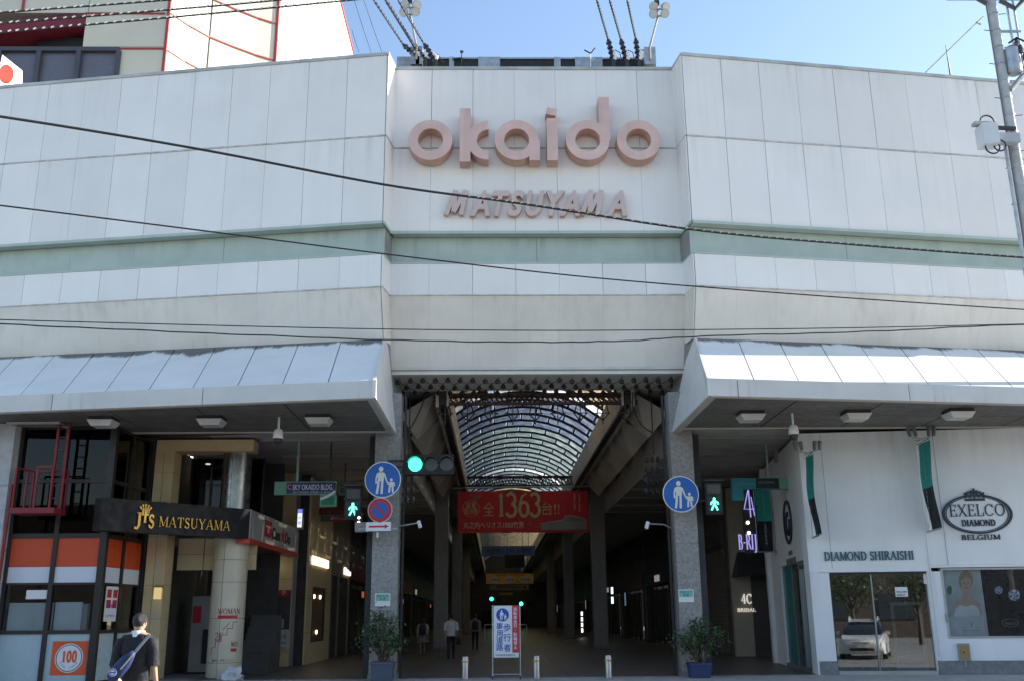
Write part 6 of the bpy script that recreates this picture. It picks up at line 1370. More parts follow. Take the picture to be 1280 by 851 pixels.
LSd = Vector((1.05, 8.45, 0)).length
flag(1006.5, 574, 625, 671, FR, 'flag at the corner of the white shop beside the oval wall mark')
sw = rs
uS = lambda px, py=700: onF(px, py, FSd)[0]
t0, t1, t2, tt = uS(974), uS(986), uS(1004), onF(985, 705, FSd)[1]
WS_ = lambda a, b, c, d, nm='side_wall', mm=WALLW, n0=-.25, n1=0: mk(MB().fbox(FSd, a, b, c, d, n0, n1), nm, mm, rs)
t2 = min(t2, LSd-.5)
WS_(0, t0, .0, ZTP); WS_(t0, t2, tt, ZTP); WS_(t2, LSd-.0, .0, ZTP); WS_(t0, t1, .1, tt, 'teal_door', mat('teal_gloss', (.01, .20, .22), .35), -.12, -.08)
WS_(t1, t2, .1, tt, 'pane', GLASSD, -.14, -.12); WS_(t0, t2, 0, .1, 'sill', PLINTH, -.25, .02)
for q in (t0+.3, t1, (t1+t2)/2): WS_(q-.06, q+.06, .1, tt, 'door_stile', mat('stile_steel', (.3, .34, .33), .4, .5), -.13, -.05)
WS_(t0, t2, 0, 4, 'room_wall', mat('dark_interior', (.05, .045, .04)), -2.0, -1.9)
pl_ = uS(958, 640); WS_(pl_-.16, pl_+.16, 0, ZTP, 'downpipe', PLAIN, .0, .14)
mk(MB().tube([FSd.p(uS(972, 570), onF(972, 570, FSd)[1]-.2, .02), FSd.p(uS(972, 570), onF(972, 570, FSd)[1]+.2, .02)], .1, 10), 'vent_hood', LAMPH, rs)
oc = thing('oval_wall_mark', FSd.p(uS(986, 650), 4, .02), 'dark oval emblem on the side wall of the white shop', 'emblem'); c0 = onF(985.5, 652, FSd); ry = onF(985.5, 623, FSd)[1]-c0[1]; rx = .72
mk(MB().ring(FSd, c0[0], c0[1], rx, rx*.84, .005, .05, k=40, sy=ry/rx), 'ring', EMB, oc); mk(MB().ring(FSd, c0[0], c0[1]-.05, rx*.5, rx*.3, .005, .05, 60, 380, 20, ry/rx*1.1), 'monogram', EMB, oc)
mk(MB().serif(FSd, 'TIFFIN' if False else 'COUTURE', c0[0]-.3, c0[1]-ry-.32, .12, .6, .0, .03).serif(FSd, 'MARIAGE', c0[0]-.85, c0[1]-ry-.62, .2, 1.7, .0, .03, wt=.18), 'lettering', mat('grey_letter', (.16, .16, .165), .5), oc)
flag(942.5, 612, 652, 690, Fr((at(942.5, 650, 6.0).x, 6.0, 0), (0, 1, 0)), 'flag hung deeper in the arcade beside the neon sign', .5, .02, False, True)
# hanging blade sign, teal
c, F, W_, H_ = blade(914.5, 597, 973, 610.5, 2.4, 'teal and black hanging blade sign with a green end', mat('blade_teal', (.02, .24, .28), .5))
mk(MB().fbox(F, .52*W_, W_, .02, H_-.02, 0, .01), 'black_face', INK, c); mk(MB().text(F, 'DIAMOND SHIRAISHI', .06*W_, .38*H_, .22*H_, .0, .008, width=.42*W_).text(F, 'EXELCO DIAMOND', .57*W_, .5*H_, .2*H_, .01, .016, width=.36*W_), 'lettering', mat('dim_print', (.25, .34, .36), .5), c)
a, b = onF(973, 597, F), onF(987, 611, F); mk(MB().fbox(F, a[0]+.005, b[0], 0, H_, -.2, .004), 'green_end', GREENM, c)
a, b = onF(915, 610.5, F), onF(930, 625, F); mk(MB().fbox(F, a[0], b[0], b[1], a[1]-.004, -.18, 0), 'lower_panel', MATS['blade_teal'], c); p = at(960, 597, 2.4); mk(MB().tube([(p.x, 2.35, p.z), (p.x, 2.35, 6.78)], .03, 6), 'hanger', MATS['mint_paint'], c)
# wall spotlights on short arms
for px, py, lab in ((934, 572, 'short wall arm with a small lamp above the teal blade sign'),):
    p = at(px, py, 9); q = at(950, py-2, 9); c = thing('wall_lamp', q, lab, 'lamp'); mk(MB().tube([q+Vector((.3, 0, 0)), p], .03, 6), 'arm', GALV, c); mk(MB().tube([p+Vector((0, 0, .12)), p+Vector((-.05, -.1, -.12))], [.05, .08], 10), 'lamp_shade', GALV, c)
# bridal salon deeper in
b4 = thing('bridal_salon', (8.8, 13.2, 0), 'beige salon front with small white letters under a dark awning', 'shop front')
F4 = Fr((0, 13.0, 0)); q = lambda px, py: onF(px, py, F4)
a, b = q(915, 722), q(945, 820); mk(MB().fbox(F4, a[0], b[0], 0, 6.7, -.3, 0), 'wall', mat('salon_beige', (.5, .43, .33), .6, var=.05), b4)
a2, b2 = q(946, 716), q(964, 820); mk(MB().fbox(F4, b[0]+.01, b2[0]+.6, 0, 6.7, -.35, -.06), 'shutter_wall', mat('shutter_brown', (.11, .10, .09), .5), b4)
for i in range(22): mk(MB().fbox(F4, b[0]+.02, b2[0]+.6, .1+i*.14, .215+i*.14, -.06, -.03), 'shutter_slat', MATS['shutter_brown'], b4)
a3, b3 = q(912, 690), q(961, 721); m = MB(); m.hexa([F4.p(a3[0], b3[1], 1.0), F4.p(b3[0], b3[1]+.1, 1.0), F4.p(b3[0], b3[1]+.1, .02), F4.p(a3[0], b3[1], .02)], [F4.p(a3[0]+.3, a3[1], .12), F4.p(b3[0], a3[1], .12), F4.p(b3[0], a3[1], .02), F4.p(a3[0]+.3, a3[1], .02)]); mk(m, 'awning', mat('awning_dark', (.06, .058, .055), .7), b4)
a, b = q(927, 754), q(938, 742); lt4 = emit('salon_letter_glow', (1, .95, .85), .28); mk(MB().serif(F4, '4C', a[0], a[1], .38, .42, .01, .04, wt=.14), 'letters', lt4, b4); a, b = q(922, 764), q(944.5, 764); mk(MB().serif(F4, 'BRIDAL', a[0], a[1], .13, b[0]-a[0], .01, .04, wt=.2), 'letters', lt4, b4)
p = q(934, 735); mk(MB().tube([F4.p(p[0], p[1]+.5, .25), F4.p(p[0], p[1]+.6, .25)], .06, 10), 'spot_lamp', emit('spot_warm', (1, .6, .3), 4), b4)
NE = emit('neon_violet', (.45, .42, 1.0), .38); FN = Fr((0, 8.4, 0)); qn = lambda px, py: onF(px, py, FN)
ne = thing('neon_sign', FN.p(*qn(935, 690)), 'upright violet neon sign with a large numeral and letters', 'neon sign')
a, b = qn(922, 611), qn(946, 691); mk(MB().fbox(FN, a[0]+.15, b[0], b[1], a[1], -.14, -.05), 'panel', mat('neon_back', (.06, .055, .05), .6, var=.4, vs=4), ne)
a, b = qn(931, 646), qn(941, 612); m = MB(); w4, h4 = b[0]-a[0], b[1]-a[1]
m.stroke(FN, [(a[0]+w4*.6, a[1]), (a[0]+w4*.55, b[1])], .035, -.02, .02); m.stroke(FN, [(a[0]+w4*.5, b[1]), (a[0], a[1]+h4*.3), (a[0]+w4, a[1]+h4*.3)], .03, -.02, .022); m.stroke(FN, [(a[0]+w4*.75, b[1]-h4*.25), (a[0]+w4, a[1]+h4*.05)], .025, -.02, .021); mk(m, 'numeral', NE, ne)
a, b = qn(924, 688), qn(945.5, 668); wN = b[0]-a[0]; mk(MB().serif(FN, 'B-RIJ', a[0], a[1]+.05, (b[1]-a[1])*.95, wN, -.02, .02, wt=.07), 'letters', NE, ne)
for px, py in ((935, 652.5), (936.5, 665.5)): mk(MB().disc(FN, *qn(px, py), .06, -.05, -.02, 14), 'bulb', emit('bulb_warm_white', (1, .85, .55), 2), ne)
# shutters along the right arcade wall
rw = thing('shuttered_shop', (8.2, 17, 0), 'dark shop front with closed slatted shutter right of the right column', 'shop front')
FX = Fr((8.2, 26, 0), (0, -1, 0)); mk(MB().fbox(FX, 0, 12.7, 0, 6.7, -.3, -.05), 'wall', mat('dim_wall', (.09, .08, .075), .7), rw)
for i in range(26): mk(MB().fbox(FX, .5, 12.2, .1+i*.16, .235+i*.16, -.05, -.01), 'shutter_slat', mat('shutter_slat_paint', (.14, .125, .105), .5), rw)
mk(MB().fbox(FX, .3, 12.4, 4.4, 5.4, -.05, .1), 'sign_band', mat('dim_band', (.07, .06, .06)), rw)
# ================================================================ deeper arcade: blocks, shop fronts, far end
bl = thing('rear_block', (-20, 10, 0), 'dark building mass behind the corner shop', 'building')
mk(MB().box(-30, -11.46, 1.35, 8, 0, 9.3), 'mass', CORE, bl); mk(MB().box(-30, -15.62, -1.3, 1.3, 0, 6.7), 'mass', CONC, bl); mk(MB().box(-30, -9.42, 8, 19.4, 0, 9.3), 'mass', CORE, bl)
br = thing('rear_block', (20, 10, 0), 'dark building mass behind the white shop', 'building')
mk(MB().box(9.9, 30, 3.5, 26, 0, 9.3), 'mass', CORE, br); mk(MB().box(14.5, 30, -.4, 3.4, 0, 6.7), 'mass', CONC, br); mk(MB().box(9.75, 9.88, 8.0, 13.4, 0, 6.75), 'mass', CORE, br)
DW = [mat('arcade_wall_%d' % i, c, .75, var=.15) for i, c in enumerate(((.10, .09, .08), (.13, .11, .09), (.07, .065, .065), (.11, .10, .10)))]
tones = ['brownish', 'ochre', 'charcoal', 'greyish']
def unit(s, y0, y1, k, lab, lit=None, band=(.08, .03, .03)):
    X = 8.2*s; t = thing('arcade_shop', (X, (y0+y1)/2, 0), lab, 'shop front', 'shop fronts inside the arcade')
    F = Fr((X, y0, 0), (0, 1, 0)) if s < 0 else Fr((X, y1, 0), (0, -1, 0)); L = y1-y0
    mk(MB().fbox(F, 0, L, 3.3, 8.6, -.5, 0), 'upper_wall', DW[k % 4], t); mk(MB().fbox(F, 0, .5, 0, 3.3, -.5, .02), 'pier', DW[(k+1) % 4], t); mk(MB().fbox(F, L-.5, L, 0, 3.3, -.5, .02), 'pier', DW[(k+1) % 4], t)
    mk(MB().fbox(F, .5, L-.5, 0, 3.3, -1.6, -1.5), 'shop_interior', mat('dark_interior', (.05, .045, .04)), t); mk(MB().fbox(F, .3, L-.3, 3.35, 4.2, .02, .14), 'sign_band', mat('band_%d_%d' % (k, s), band, .6), t)
    n = max(2, int(L/2.2))
    for i in range(n): 
        a = .6+(L-1.2)*i/n; mk(MB().fbox(F, a, a+.07, 0, 3.3, -.3, -.22), 'mullion', DARKST, t); mk(MB().fbox(F, a+.1, a+(L-1.2)/n-.1, 5.0, 6.6, .0, .03), 'upper_window', BLACKM, t)
    if lit:
        for (u, z, w_, h_, mm) in lit: mk(MB().fbox(F, u, u+w_, z, z+h_, .14, .2), 'lit_panel', mm, t)
G1 = emit('dim_shop_white', (1, .95, .85), .10); G2 = emit('dim_shop_cyan', (.5, .8, 1), .08); G3 = emit('dim_shop_red', (1, .25, .12), .15)
ly = [19.5, 30, 42, 56, 74, 96, 128]; ry_ = [26, 36, 48, 62, 80, 100, 128]
names = ['nearest', 'second', 'third', 'fourth', 'fifth', 'farthest']
for i in range(6):
    unit(-1, ly[i], ly[i+1]-.02, i, '%s of the dark shop fronts along the left arcade wall' % names[i], [(2, 3.5, 1.2, .4, G1)] if i % 2 else [(4, 2.6, .5, .3, G3)], [(.10, .02, .02), (.03, .04, .08), (.10, .08, .03), (.04, .07, .05), (.09, .09, .09), (.06, .03, .03)][i])
    unit(1, ry_[i], ry_[i+1]-.02, i+2, '%s of the dark shop fronts along the right arcade wall' % names[i], [(3, 2.3, .3, .9, G2)] if i % 2 else [(5, 3.5, 1.5, .35, G1)], [(.03, .03, .04), (.08, .03, .05), (.05, .06, .08), (.09, .07, .04), (.05, .05, .05), (.07, .03, .03)][i])
fe = thing('far_building', (0, 129, 0), 'dark building closing the far end of the arcade', 'building')
mk(MB().box(-30, 30, 128.5, 129, 0, 14), 'wall', DW[2], fe)
for i in range(3): mk(MB().box(-3.4+i*2.6, -1.6+i*2.6, 128.4, 128.5, .2, 2.6), 'shop_window', G1 if i == 1 else BLACKM, fe)
# lit upright signs seen between the inner columns on the right
for (px0, py0, px1, py1, Y, mm, lab, n) in ((726, 762, 729, 790, 52, emit('white_led', (1, 1, .95), .9), 'tiny upright row of white lights left of the right inner column', 4), (763.5, 730, 767, 754, 40, emit('blue_white_led', (.6, .75, 1), 1.0), 'tiny upright bluish lit sign right of the right inner column', 2)):
    F = Fr((0, Y, 0)); a, b = onF(px0, py0, F), onF(px1, py1, F); c = thing('upright_light_sign', (a[0], Y, b[1]), lab, 'lit sign'); mk(MB().fbox(F, a[0]-.04, b[0]+.04, b[1]-.05, a[1]+.05, -.1, -.01), 'case', BLACKM, c)
    for i in range(n): h = (a[1]-b[1])/n; mk(MB().fbox(F, a[0], b[0], b[1]+i*h+.02*h, b[1]+i*h+h*.72, -.009, .01), 'lit_cell', mm, c)
c = thing('street_gate_bar', at(652, 780, 42), 'pale horizontal barrier rail deep in the arcade right of the standing sign', 'rail'); a, b = at(606, 780, 42), at(658, 780, 42); mk(MB().bar(a, b, .07), 'rail', PLAIN, c); mk(MB().bar((a.x, 42, 0), a, .07).bar((b.x, 42, 0), b, .07), 'post', GALV, c)
# cables drooping from the beams by the entrance
for pts, lab in (([(530, 490, 2.4), (528, 505, 1.8), (516, 530, 1.2), (505, 545, .6)], 'black cable drooping from the soffit towards the left column'), ([(791, 490, 2.4), (792, 510, 1.8), (803, 532, 1.2), (826, 545, .5)], 'black cable drooping from the soffit towards the right column')):
    P = catm([at(*p) for p in pts], 8); o = thing('drooping_cable', P[0], lab, 'cable'); mk(MB().tube(P, .022, 6), 'wire', CABLE, o, smooth=True)
# clusters of small unlit festoon lamps behind the columns
for (px, py, lab) in ((511, 603, 'hanging cluster of small lamps right of the left disc sign'), (817, 592, 'hanging cluster of small lamps left of the right column')):
    c = thing('lamp_cluster', at(px, py, 3), lab, 'lamp cluster', 'hanging lamp clusters')
    for i in range(4):
        for j in range(3):
            p = at(px-9+j*7, py-22+i*13, 3+.2*j); mk(MB().tube([p, p+Vector((0, 0, -.12)), p+Vector((.02, 0, -.2))], [.03, .07, .04], 8), 'lamp', mat('dark_glass_lamp', (.05, .05, .05), .15), c)
    p = at(px, py-25, 3); mk(MB().tube([p, (p.x, 3, 8.6)], .02, 6), 'cord', CABLE, c)

# ================================================================ planters
def shrub(px0, px1, pyr, Y, crown, lab, seed, pcol):
    rnd = random.Random(seed); a, b = at(px0, pyr, Y), at(px1, pyr, Y); x0, x1, zr = a.x, b.x, a.z; cx = (x0+x1)/2; w = (x1-x0)/2
    pl = thing('planter', (cx, Y+w, 0), lab, 'planter', 'planters before the columns')
    m = MB(); m.hexa([(x0+.03, Y+.03, 0), (x1-.03, Y+.03, 0), (x1-.03, Y+2*w-.03, 0), (x0+.03, Y+2*w-.03, 0)], [(x0, Y, zr), (x1, Y, zr), (x1, Y+2*w, zr), (x0, Y+2*w, zr)]); mk(m, 'pot', pcol, pl)
    for (q0, q1, q2, q3) in ((x0-.02, x1+.02, Y-.02, Y+.05), (x0-.02, x1+.02, Y+2*w-.05, Y+2*w+.02), (x0-.02, x0+.05, Y+.05, Y+2*w-.05), (x1-.05, x1+.02, Y+.05, Y+2*w-.05)): mk(MB().box(q0, q1, q2, q3, zr-.05, zr+.02), 'rim', pcol, pl)
    sh = thing('potted_shrub', (cx, Y+w, zr), lab.replace('planter', 'shrub growing in planter', 1).replace('square ', ''), 'shrub', 'shrubs in planters')
    tr_ = MB(); lv = MB()
    (cxl, cxr, cyt, cyb) = crown; zt_, zb_ = at(cx*0+((cxl+cxr)/2), cyt, Y+w).z, at((cxl+cxr)/2, cyb, Y+w).z; xl, xr = at(cxl, cyt, Y+w).x, at(cxr, cyt, Y+w).x
    tips = []
    for k in range(13):
        t = rnd.random(); base = Vector((cx+rnd.uniform(-.12, .12), Y+w+rnd.uniform(-.1, .1), zr-.05)); tip = Vector((xl+(xr-xl)*(k+.5)/13+rnd.uniform(-.08, .08), Y+w+rnd.uniform(-.45, .45), zb_+(zt_-zb_)*(1-abs((k+.5)/13-.5)*1.1)*rnd.uniform(.55, 1)))
        mid = base.lerp(tip, .5)+Vector((0, 0, .15)); P = catm([base, mid, tip], 5); tr_.tube(P, [.022*(1-i/len(P))+.005 for i in range(len(P))], 5); tips.append(P)
    for P in tips:
        for _ in range(95):
            f = rnd.random()**.6; p = P[min(len(P)-1, int(2+f*(len(P)-2)))]+Vector((rnd.gauss(0, .12), rnd.gauss(0, .14), rnd.gauss(0, .11)))
            d = Vector((rnd.gauss(0, 1), rnd.gauss(0, 1), rnd.gauss(-.2, .6))).normalized(); s_ = d.cross(Vector((rnd.gauss(0, .3), rnd.gauss(0, .3), 1))).normalized(); ln = rnd.uniform(.07, .14); wd = ln*.28
            lv.m = rnd.choice((0, 0, 1)); lv.add([p, p+d*ln*.5+s_*wd+Vector((0, 0, -.004)), p+d*ln, p+d*ln*.5-s_*wd], [(0, 1, 2, 3)])
    mk(tr_, 'trunk', mat('shrub_bark', (.10, .075, .05), .8), sh); mk(lv, 'crown', [mat('shrub_leaf', (.05, .10, .035), .45, var=.3, vs=5), mat('shrub_leaf_pale', (.10, .17, .06), .45, var=.3, vs=5)], sh)
    mk(MB().box(x0+.05, x1-.05, Y+.05, Y+2*w-.05, zr-.12, zr-.06), 'soil', mat('soil', (.03, .022, .016), .9), pl)
shrub(463, 491, 828, -.95, (449, 504, 754, 822), 'square slate grey planter before the left granite column', 3, mat('slate_planter', (.075, .09, .13), .5, var=.08))
shrub(863, 889, 829, -.8, (842, 898, 760, 824), 'square dark blue planter before the right granite column', 5, mat('blue_planter', (.03, .05, .13), .5, var=.08))

# ================================================================ people
def skin_mesh(name, pts, edges, rad, sub=2, root=0):
    me = bpy.data.meshes.new(name); me.from_pydata([tuple(p) for p in pts], edges, []); o = bpy.data.objects.new(name, me); COL.objects.link(o)
    o.modifiers.new('s', 'SKIN'); sv = me.skin_vertices[0].data
    for i, r_ in enumerate(rad): sv[i].radius = (r_, r_) if not isinstance(r_, tuple) else r_
    sv[root].use_root = True; mo = o.modifiers.new('b', 'SUBSURF'); mo.levels = sub; mo.render_levels = sub
    dg = bpy.context.evaluated_depsgraph_get(); dg.update(); nm = bpy.data.meshes.new_from_object(o.evaluated_get(dg)); bpy.data.objects.remove(o); return nm
def person(loc, rotz, h, lab, shirt, trous, stride=.12, armsw=.10, head_turn=0.0, build=1.0, sleeve=.5, skirt=None, shoes=INK, collar=None, loose=True, hairlong=False):
    k = h/1.74
    J = [(0, 0, .96), (0, 0, 1.12), (0, .0, 1.30), (0, -.01, 1.44), (0, .0, 1.50), (0, .02, 1.57), (0, .03, 1.64), (0, .025, 1.695)]
    E = [(0, 1), (1, 2), (2, 3), (3, 4), (4, 5), (5, 6), (6, 7)]; Rr = [.135*build, .125*build, .135*build, .095, .055, .073, .084, .055]
    def add(p, par, r_): J.append(p); E.append((par, len(J)-1)); Rr.append(r_); return len(J)-1
    for s in (-1, 1):
        sw = armsw*s
        a = add((.175*s*build, -.01, 1.415), 3, .062*build); b = add((.225*s*build, -.02+sw*.3, 1.15), a, .046*build); c = add((.245*s*build, .03+sw, .90), b, .030); d = add((.25*s*build, .045+sw*1.1, .835), c, .034)
        for q, (dx, dy, ln) in enumerate(((-.012, .035, .085), (-.006, .013, .095), (-.004, -.01, .09), (-.004, -.032, .075))):
            f = add((.25*s*build+dx*s*.3, .05+sw*1.1+dy, .785), d, .0115); f2 = add((.25*s*build-.006*s, .055+sw*1.1+dy*1.05, .785-ln*.55), f, .0095); add((.25*s*build-.018*s, .06+sw*1.1+dy*1.05, .785-ln), f2, .008)
        t = add((.235*s*build, .085+sw*1.1, .82), d, .0115); add((.228*s*build, .105+sw*1.1, .775), t, .0095)
        hp = add((.09*s*build, 0, .92), 0, .098*build); kn = add((.095*s, stride*s*.55+.02, .50), hp, .062); an = add((.095*s, stride*s*1.0-.03, .09), kn, .042); add((.10*s, stride*s+.10, .045), an, .042)
        add((.083*s, .02, 1.615), 6, .018)
    add((0, .115, 1.61), 6, .017)
    me = skin_mesh('person', [Vector(p)*k for p in J], E, [r_*k for r_ in Rr])
    p = bpy.data.objects.new('person', me); COL.objects.link(p); p.location = loc; p.rotation_euler = (0, 0, rotz); tag(p, lab, 'person')
    for mm in (SKIN, shirt, trous, shoes): me.materials.append(mm)
    for pl in me.polygons:
        c = pl.center/k; ax = abs(c.x)
        arm = ax > (.165+.03*(1.42-c.z))*build and c.z < 1.47 and c.z > .60
        if c.z < .10: i = 3
        elif c.z < .95 and not (arm and ax > .19*build): i = 2
        elif arm: i = 1 if c.z > 1.42-.27*sleeve*2 else 0
        elif c.z < 1.475: i = 1
        else: i = 0
        pl.material_index = i; pl.use_smooth = True
    def part(mb, nm, mm, smooth=True):
        o = bpy.data.objects.new(nm, mb.mesh(nm, smooth=smooth)); o.data.materials.append(mm); COL.objects.link(o); o.parent = p
        for v_ in o.data.vertices: v_.co *= k
        return o
    if loose:
        b = build; m = MB()
        m.loft([((0, 0, .90), .185*b, .125*b), ((0, 0, .99), .188*b, .13*b), ((0, 0, 1.1), .182*b, .13*b), ((0, 0, 1.22), .19*b, .132*b), ((0, -.005, 1.33), .20*b, .128*b), ((0, -.005, 1.40), .195*b, .105*b), ((0, 0, 1.455), .13*b, .075*b), ((0, .005, 1.485), .066, .06)], 22, False)
        for s in (-1, 1):
            U = Vector((1, 0, .25*s)).normalized()
            m.loft([((.135*s*b, -.01, 1.44), .04, .06), ((.185*s*b, -.01, 1.42), .078*b, .085*b), ((.215*s*b, -.015+armsw*s*.1, 1.30), .076*b, .08*b), ((.235*s*b, -.02+armsw*s*.25, 1.42-.27*sleeve*2), .074*b, .076*b)], 14, False)
        for v_ in m.v:
            an = math.atan2(v_.y, v_.x); g_ = 1+.022*math.sin(v_.z*46+an*4)+.02*math.sin(v_.z*23-an*7+1); v_.x *= g_; v_.y *= g_
        part(m, 'shirt', shirt)
    hr = MB(); hz = 1.655
    n1_, n2_ = 16, 9; vs = []
    for j in range(n2_+1):
        th = math.pi*.5*(j/n2_)*1.42
        for i in range(n1_):
            ph = 2*math.pi*i/n1_; back = (1-math.sin(ph))/2      # lower at the back of the head
            t2_ = th*(.72+.42*back); rr = 1+.03*math.sin(i*5+j*3)
            vs.append(Vector((.0905*rr*math.sin(t2_)*math.cos(ph), .018+.108*rr*math.sin(t2_)*math.sin(ph), hz-.01+.098*rr*math.cos(t2_))))
    hr.add(vs, [(j*n1_+i, j*n1_+(i+1) % n1_, (j+1)*n1_+(i+1) % n1_, (j+1)*n1_+i) for j in range(n2_) for i in range(n1_)]); part(hr, 'hair', HAIR)
    if hairlong: part(MB().loft([((0, -.03, 1.66), .085, .07), ((0, -.055, 1.57), .085, .06), ((0, -.06, 1.48), .07, .045)], 12), 'hair', HAIR)
    if collar: part(MB().loft([((0, .0, 1.44), .125, .10), ((0, .0, 1.475), .105, .092), ((0, .004, 1.515), .082, .08), ((0, .004, 1.522), .07, .068)], 18, False), 'collar', collar)
    if skirt: part(MB().loft([((0, 0, 1.0), .16, .12), ((0, 0, .8), .24, .2), ((0, 0, .62), .3, .26)], 18, False), 'skirt', skirt)
    return p
BLKT = mat('black_tshirt', (.014, .014, .016), .85, var=.25, vs=9, bump=.35, bs=9); CHINO = mat('beige_trousers', (.52, .43, .31), .8, var=.1, vs=6, bump=.3, bs=12)
man = person((at(172, 800, -14).x, -14.0, -.12), R(-6), 1.81, 'man in black t-shirt and beige trousers walking with a blue sling bag', BLKT, CHINO, .14, .05, build=1.04, sleeve=.62, collar=PLAIN)
# sling bag across his back
mx = man.location; k_ = 1.81/1.74
sb_ = thing('sling_bag', (mx.x-.05, -14.2, 1.0), 'blue sling bag with a round white badge on the back of the man', 'bag')
DB = mat('blue_bag_fabric', (.018, .035, .12), .7, var=.15, vs=14, bump=.3, bs=30)
Oc = Vector((mx.x-.07, -14.0-.185, .0)); FB2 = Fr((Oc.x, Oc.y, 0))
def bagp(x, z, n): return FB2.p(x, z, n)
ax_ = Vector((.62, .78)).normalized(); pe = Vector((-ax_.y, ax_.x)); c2 = Vector((-.02, 1.02))
m = MB(); rings = []
for t, wq, dq in ((-.24, .03, .02), (-.21, .075, .05), (-.1, .095, .07), (.05, .09, .065), (.15, .06, .05), (.22, .03, .03)):
    c = c2+ax_*t; rings.append((bagp(c.x, c.y, .05), wq, dq, FB2.U*pe.x+FB2.V*pe.y, FB2.N))
m.loft(rings, 18); mk(m, 'pouch', DB, sb_, smooth=True)
q = c2+ax_*(-.12)+pe*.02; mk(MB().disc(FB2, q.x, q.y, .05, .08, .125, 24), 'badge', PLAIN, sb_); mk(MB().ring(FB2, q.x, q.y, .042, .032, .125, .129, k=24).fbox(FB2, q.x-.028, q.x+.028, q.y-.007, q.y+.007, .125, .129), 'badge_mark', BLUEINK, sb_)
st = [c2+ax_*.21, c2+ax_*.34, c2+ax_*.50]; m = MB()
for a, b in zip(st[:-1], st[1:]): m.stroke(FB2, [tuple(a), tuple(b)], .036, .0, .012)
mk(m, 'strap', mat('grey_strap', (.28, .30, .36), .6), sb_); q = c2+ax_*(.09)-pe*.03; mk(MB().stroke(FB2, [tuple(q-ax_*.12), tuple(q+ax_*.12)], .014, .11, .135), 'zip', LAMPH, sb_)
q = c2-ax_*.18-pe*.10; mk(MB().tube([bagp(q.x, q.y, .06), bagp(q.x+.03, q.y+.02, .07)], .03, 10), 'toggle', mat('tan_toggle', (.5, .38, .2)), sb_)
WSH = mat('white_shirt', (.62, .62, .62), .8, var=.08, vs=8); GSH = mat('grey_shirt', (.30, .29, .28), .8, var=.08); DKT = mat('dark_trousers', (.015, .015, .018), .8)
def feet(px, py): p = atz(px, py, 0); return (p.x, p.y, 0)
w1_ = person(feet(563.5, 824), R(2), 1.72, 'walker in white short sleeved shirt and dark trousers inside the arcade', WSH, DKT, .16, .08, sleeve=.55)
w2_ = person(feet(594, 812.5), R(-3), 1.74, 'walker in dark trousers with a black backpack, right of the white shirt', GSH, DKT, .12, .06, sleeve=.9)
w3_ = person(feet(528, 819.5), R(8), 1.58, 'walker in pale skirt and top near the left column', mat('pale_top', (.36, .34, .32), .8), mat('skin_leg', (.3, .18, .13)), .10, .06, sleeve=.7, skirt=mat('taupe_skirt', (.20, .17, .155), .85, var=.15), hairlong=True)
for (w_, lab, mm, dz) in ((w2_, 'black backpack on the walker right of the white shirt', INK, 1.22), (w3_, 'dark backpack on the walker in a pale skirt', mat('dark_plum', (.03, .018, .02), .7), 1.10)):
    L_ = w_.location; b = thing('backpack', (L_.x, L_.y-.22, dz-.2), lab, 'backpack')
    mk(MB().loft([((L_.x, L_.y-.20, dz-.22), .11, .05), ((L_.x, L_.y-.21, dz-.18), .14, .085), ((L_.x, L_.y-.21, dz+.05), .14, .09), ((L_.x, L_.y-.19, dz+.17), .12, .07), ((L_.x, L_.y-.17, dz+.22), .05, .03)], 16), 'pack', mm, b, smooth=True)
    for s in (-1, 1): mk(MB().tube([(L_.x+.09*s, L_.y-.17, dz+.18), (L_.x+.10*s, L_.y-.05, dz+.27), (L_.x+.11*s, L_.y+.1, dz+.18)], .016, 6), 'strap', mm, b)
b = thing('shoulder_bag', (w1_.location.x+.3, w1_.location.y, .75), 'dark bag carried at the side of the white shirted walker', 'bag'); x, y = w1_.location.x+.29, w1_.location.y+.02
mk(MB().loft([((x, y, .55), .06, .17), ((x, y, .58), .075, .19), ((x, y, .82), .06, .18), ((x, y, .85), .03, .16)], 14), 'pouch', INK, b, smooth=True); mk(MB().tube([(x, y-.12, .84), (x-.02, y-.06, .95), (x-.02, y+.06, .95), (x, y+.12, .84)], .012, 6), 'handle', INK, b)

# ================================================================ across the road (seen in the shop glass)
ob = thing('opposite_building', (0, -52, 0), 'brown brick building across the road, seen only mirrored in the glass', 'building')
mk(MB().box(-60, 70, -56, -50, -.1, 10), 'wall', mat('brown_brick', (.10, .075, .06), .8, var=.25, vs=3), ob)
wme = MB().box(-1.3, 1.3, -.04, .06, 0, 1.8).mesh('window'); wme.materials.append(mat('opposite_window', (.05, .06, .07), .15))
for i in range(-12, 16):
    for j in range(2): inst(wme, 'window', ob, (i*4.2, -49.98, 1.2+j*4.0))
car = thing('parked_car', (0, 0, 0), 'white hatchback car mirrored in the glass entrance of the white shop', 'car')
CW = mat('car_white', (.72, .72, .72), .25, var=.02, coat=.6); CG = mat('car_glass', (.02, .025, .03), .06)
def sec(y, hw, z0, z1, hw2): return [(-hw, y, z0), (hw, y, z0), (hw*1.0, y, (z0+z1)*.55), (hw2, y, z1), (-hw2, y, z1), (-hw, y, (z0+z1)*.55)]
def loftsec(S):
    m = MB(); k = len(S[0]); vs = [p for s in S for p in s]; fs = [(i*k+j, i*k+(j+1) % k, (i+1)*k+(j+1) % k, (i+1)*k+j) for i in range(len(S)-1) for j in range(k)]; fs = [f[::-1] for f in fs]; fs += [list(range(k)), list(range(len(S)*k-1, (len(S)-1)*k-1, -1))]; return m.add(vs, fs)
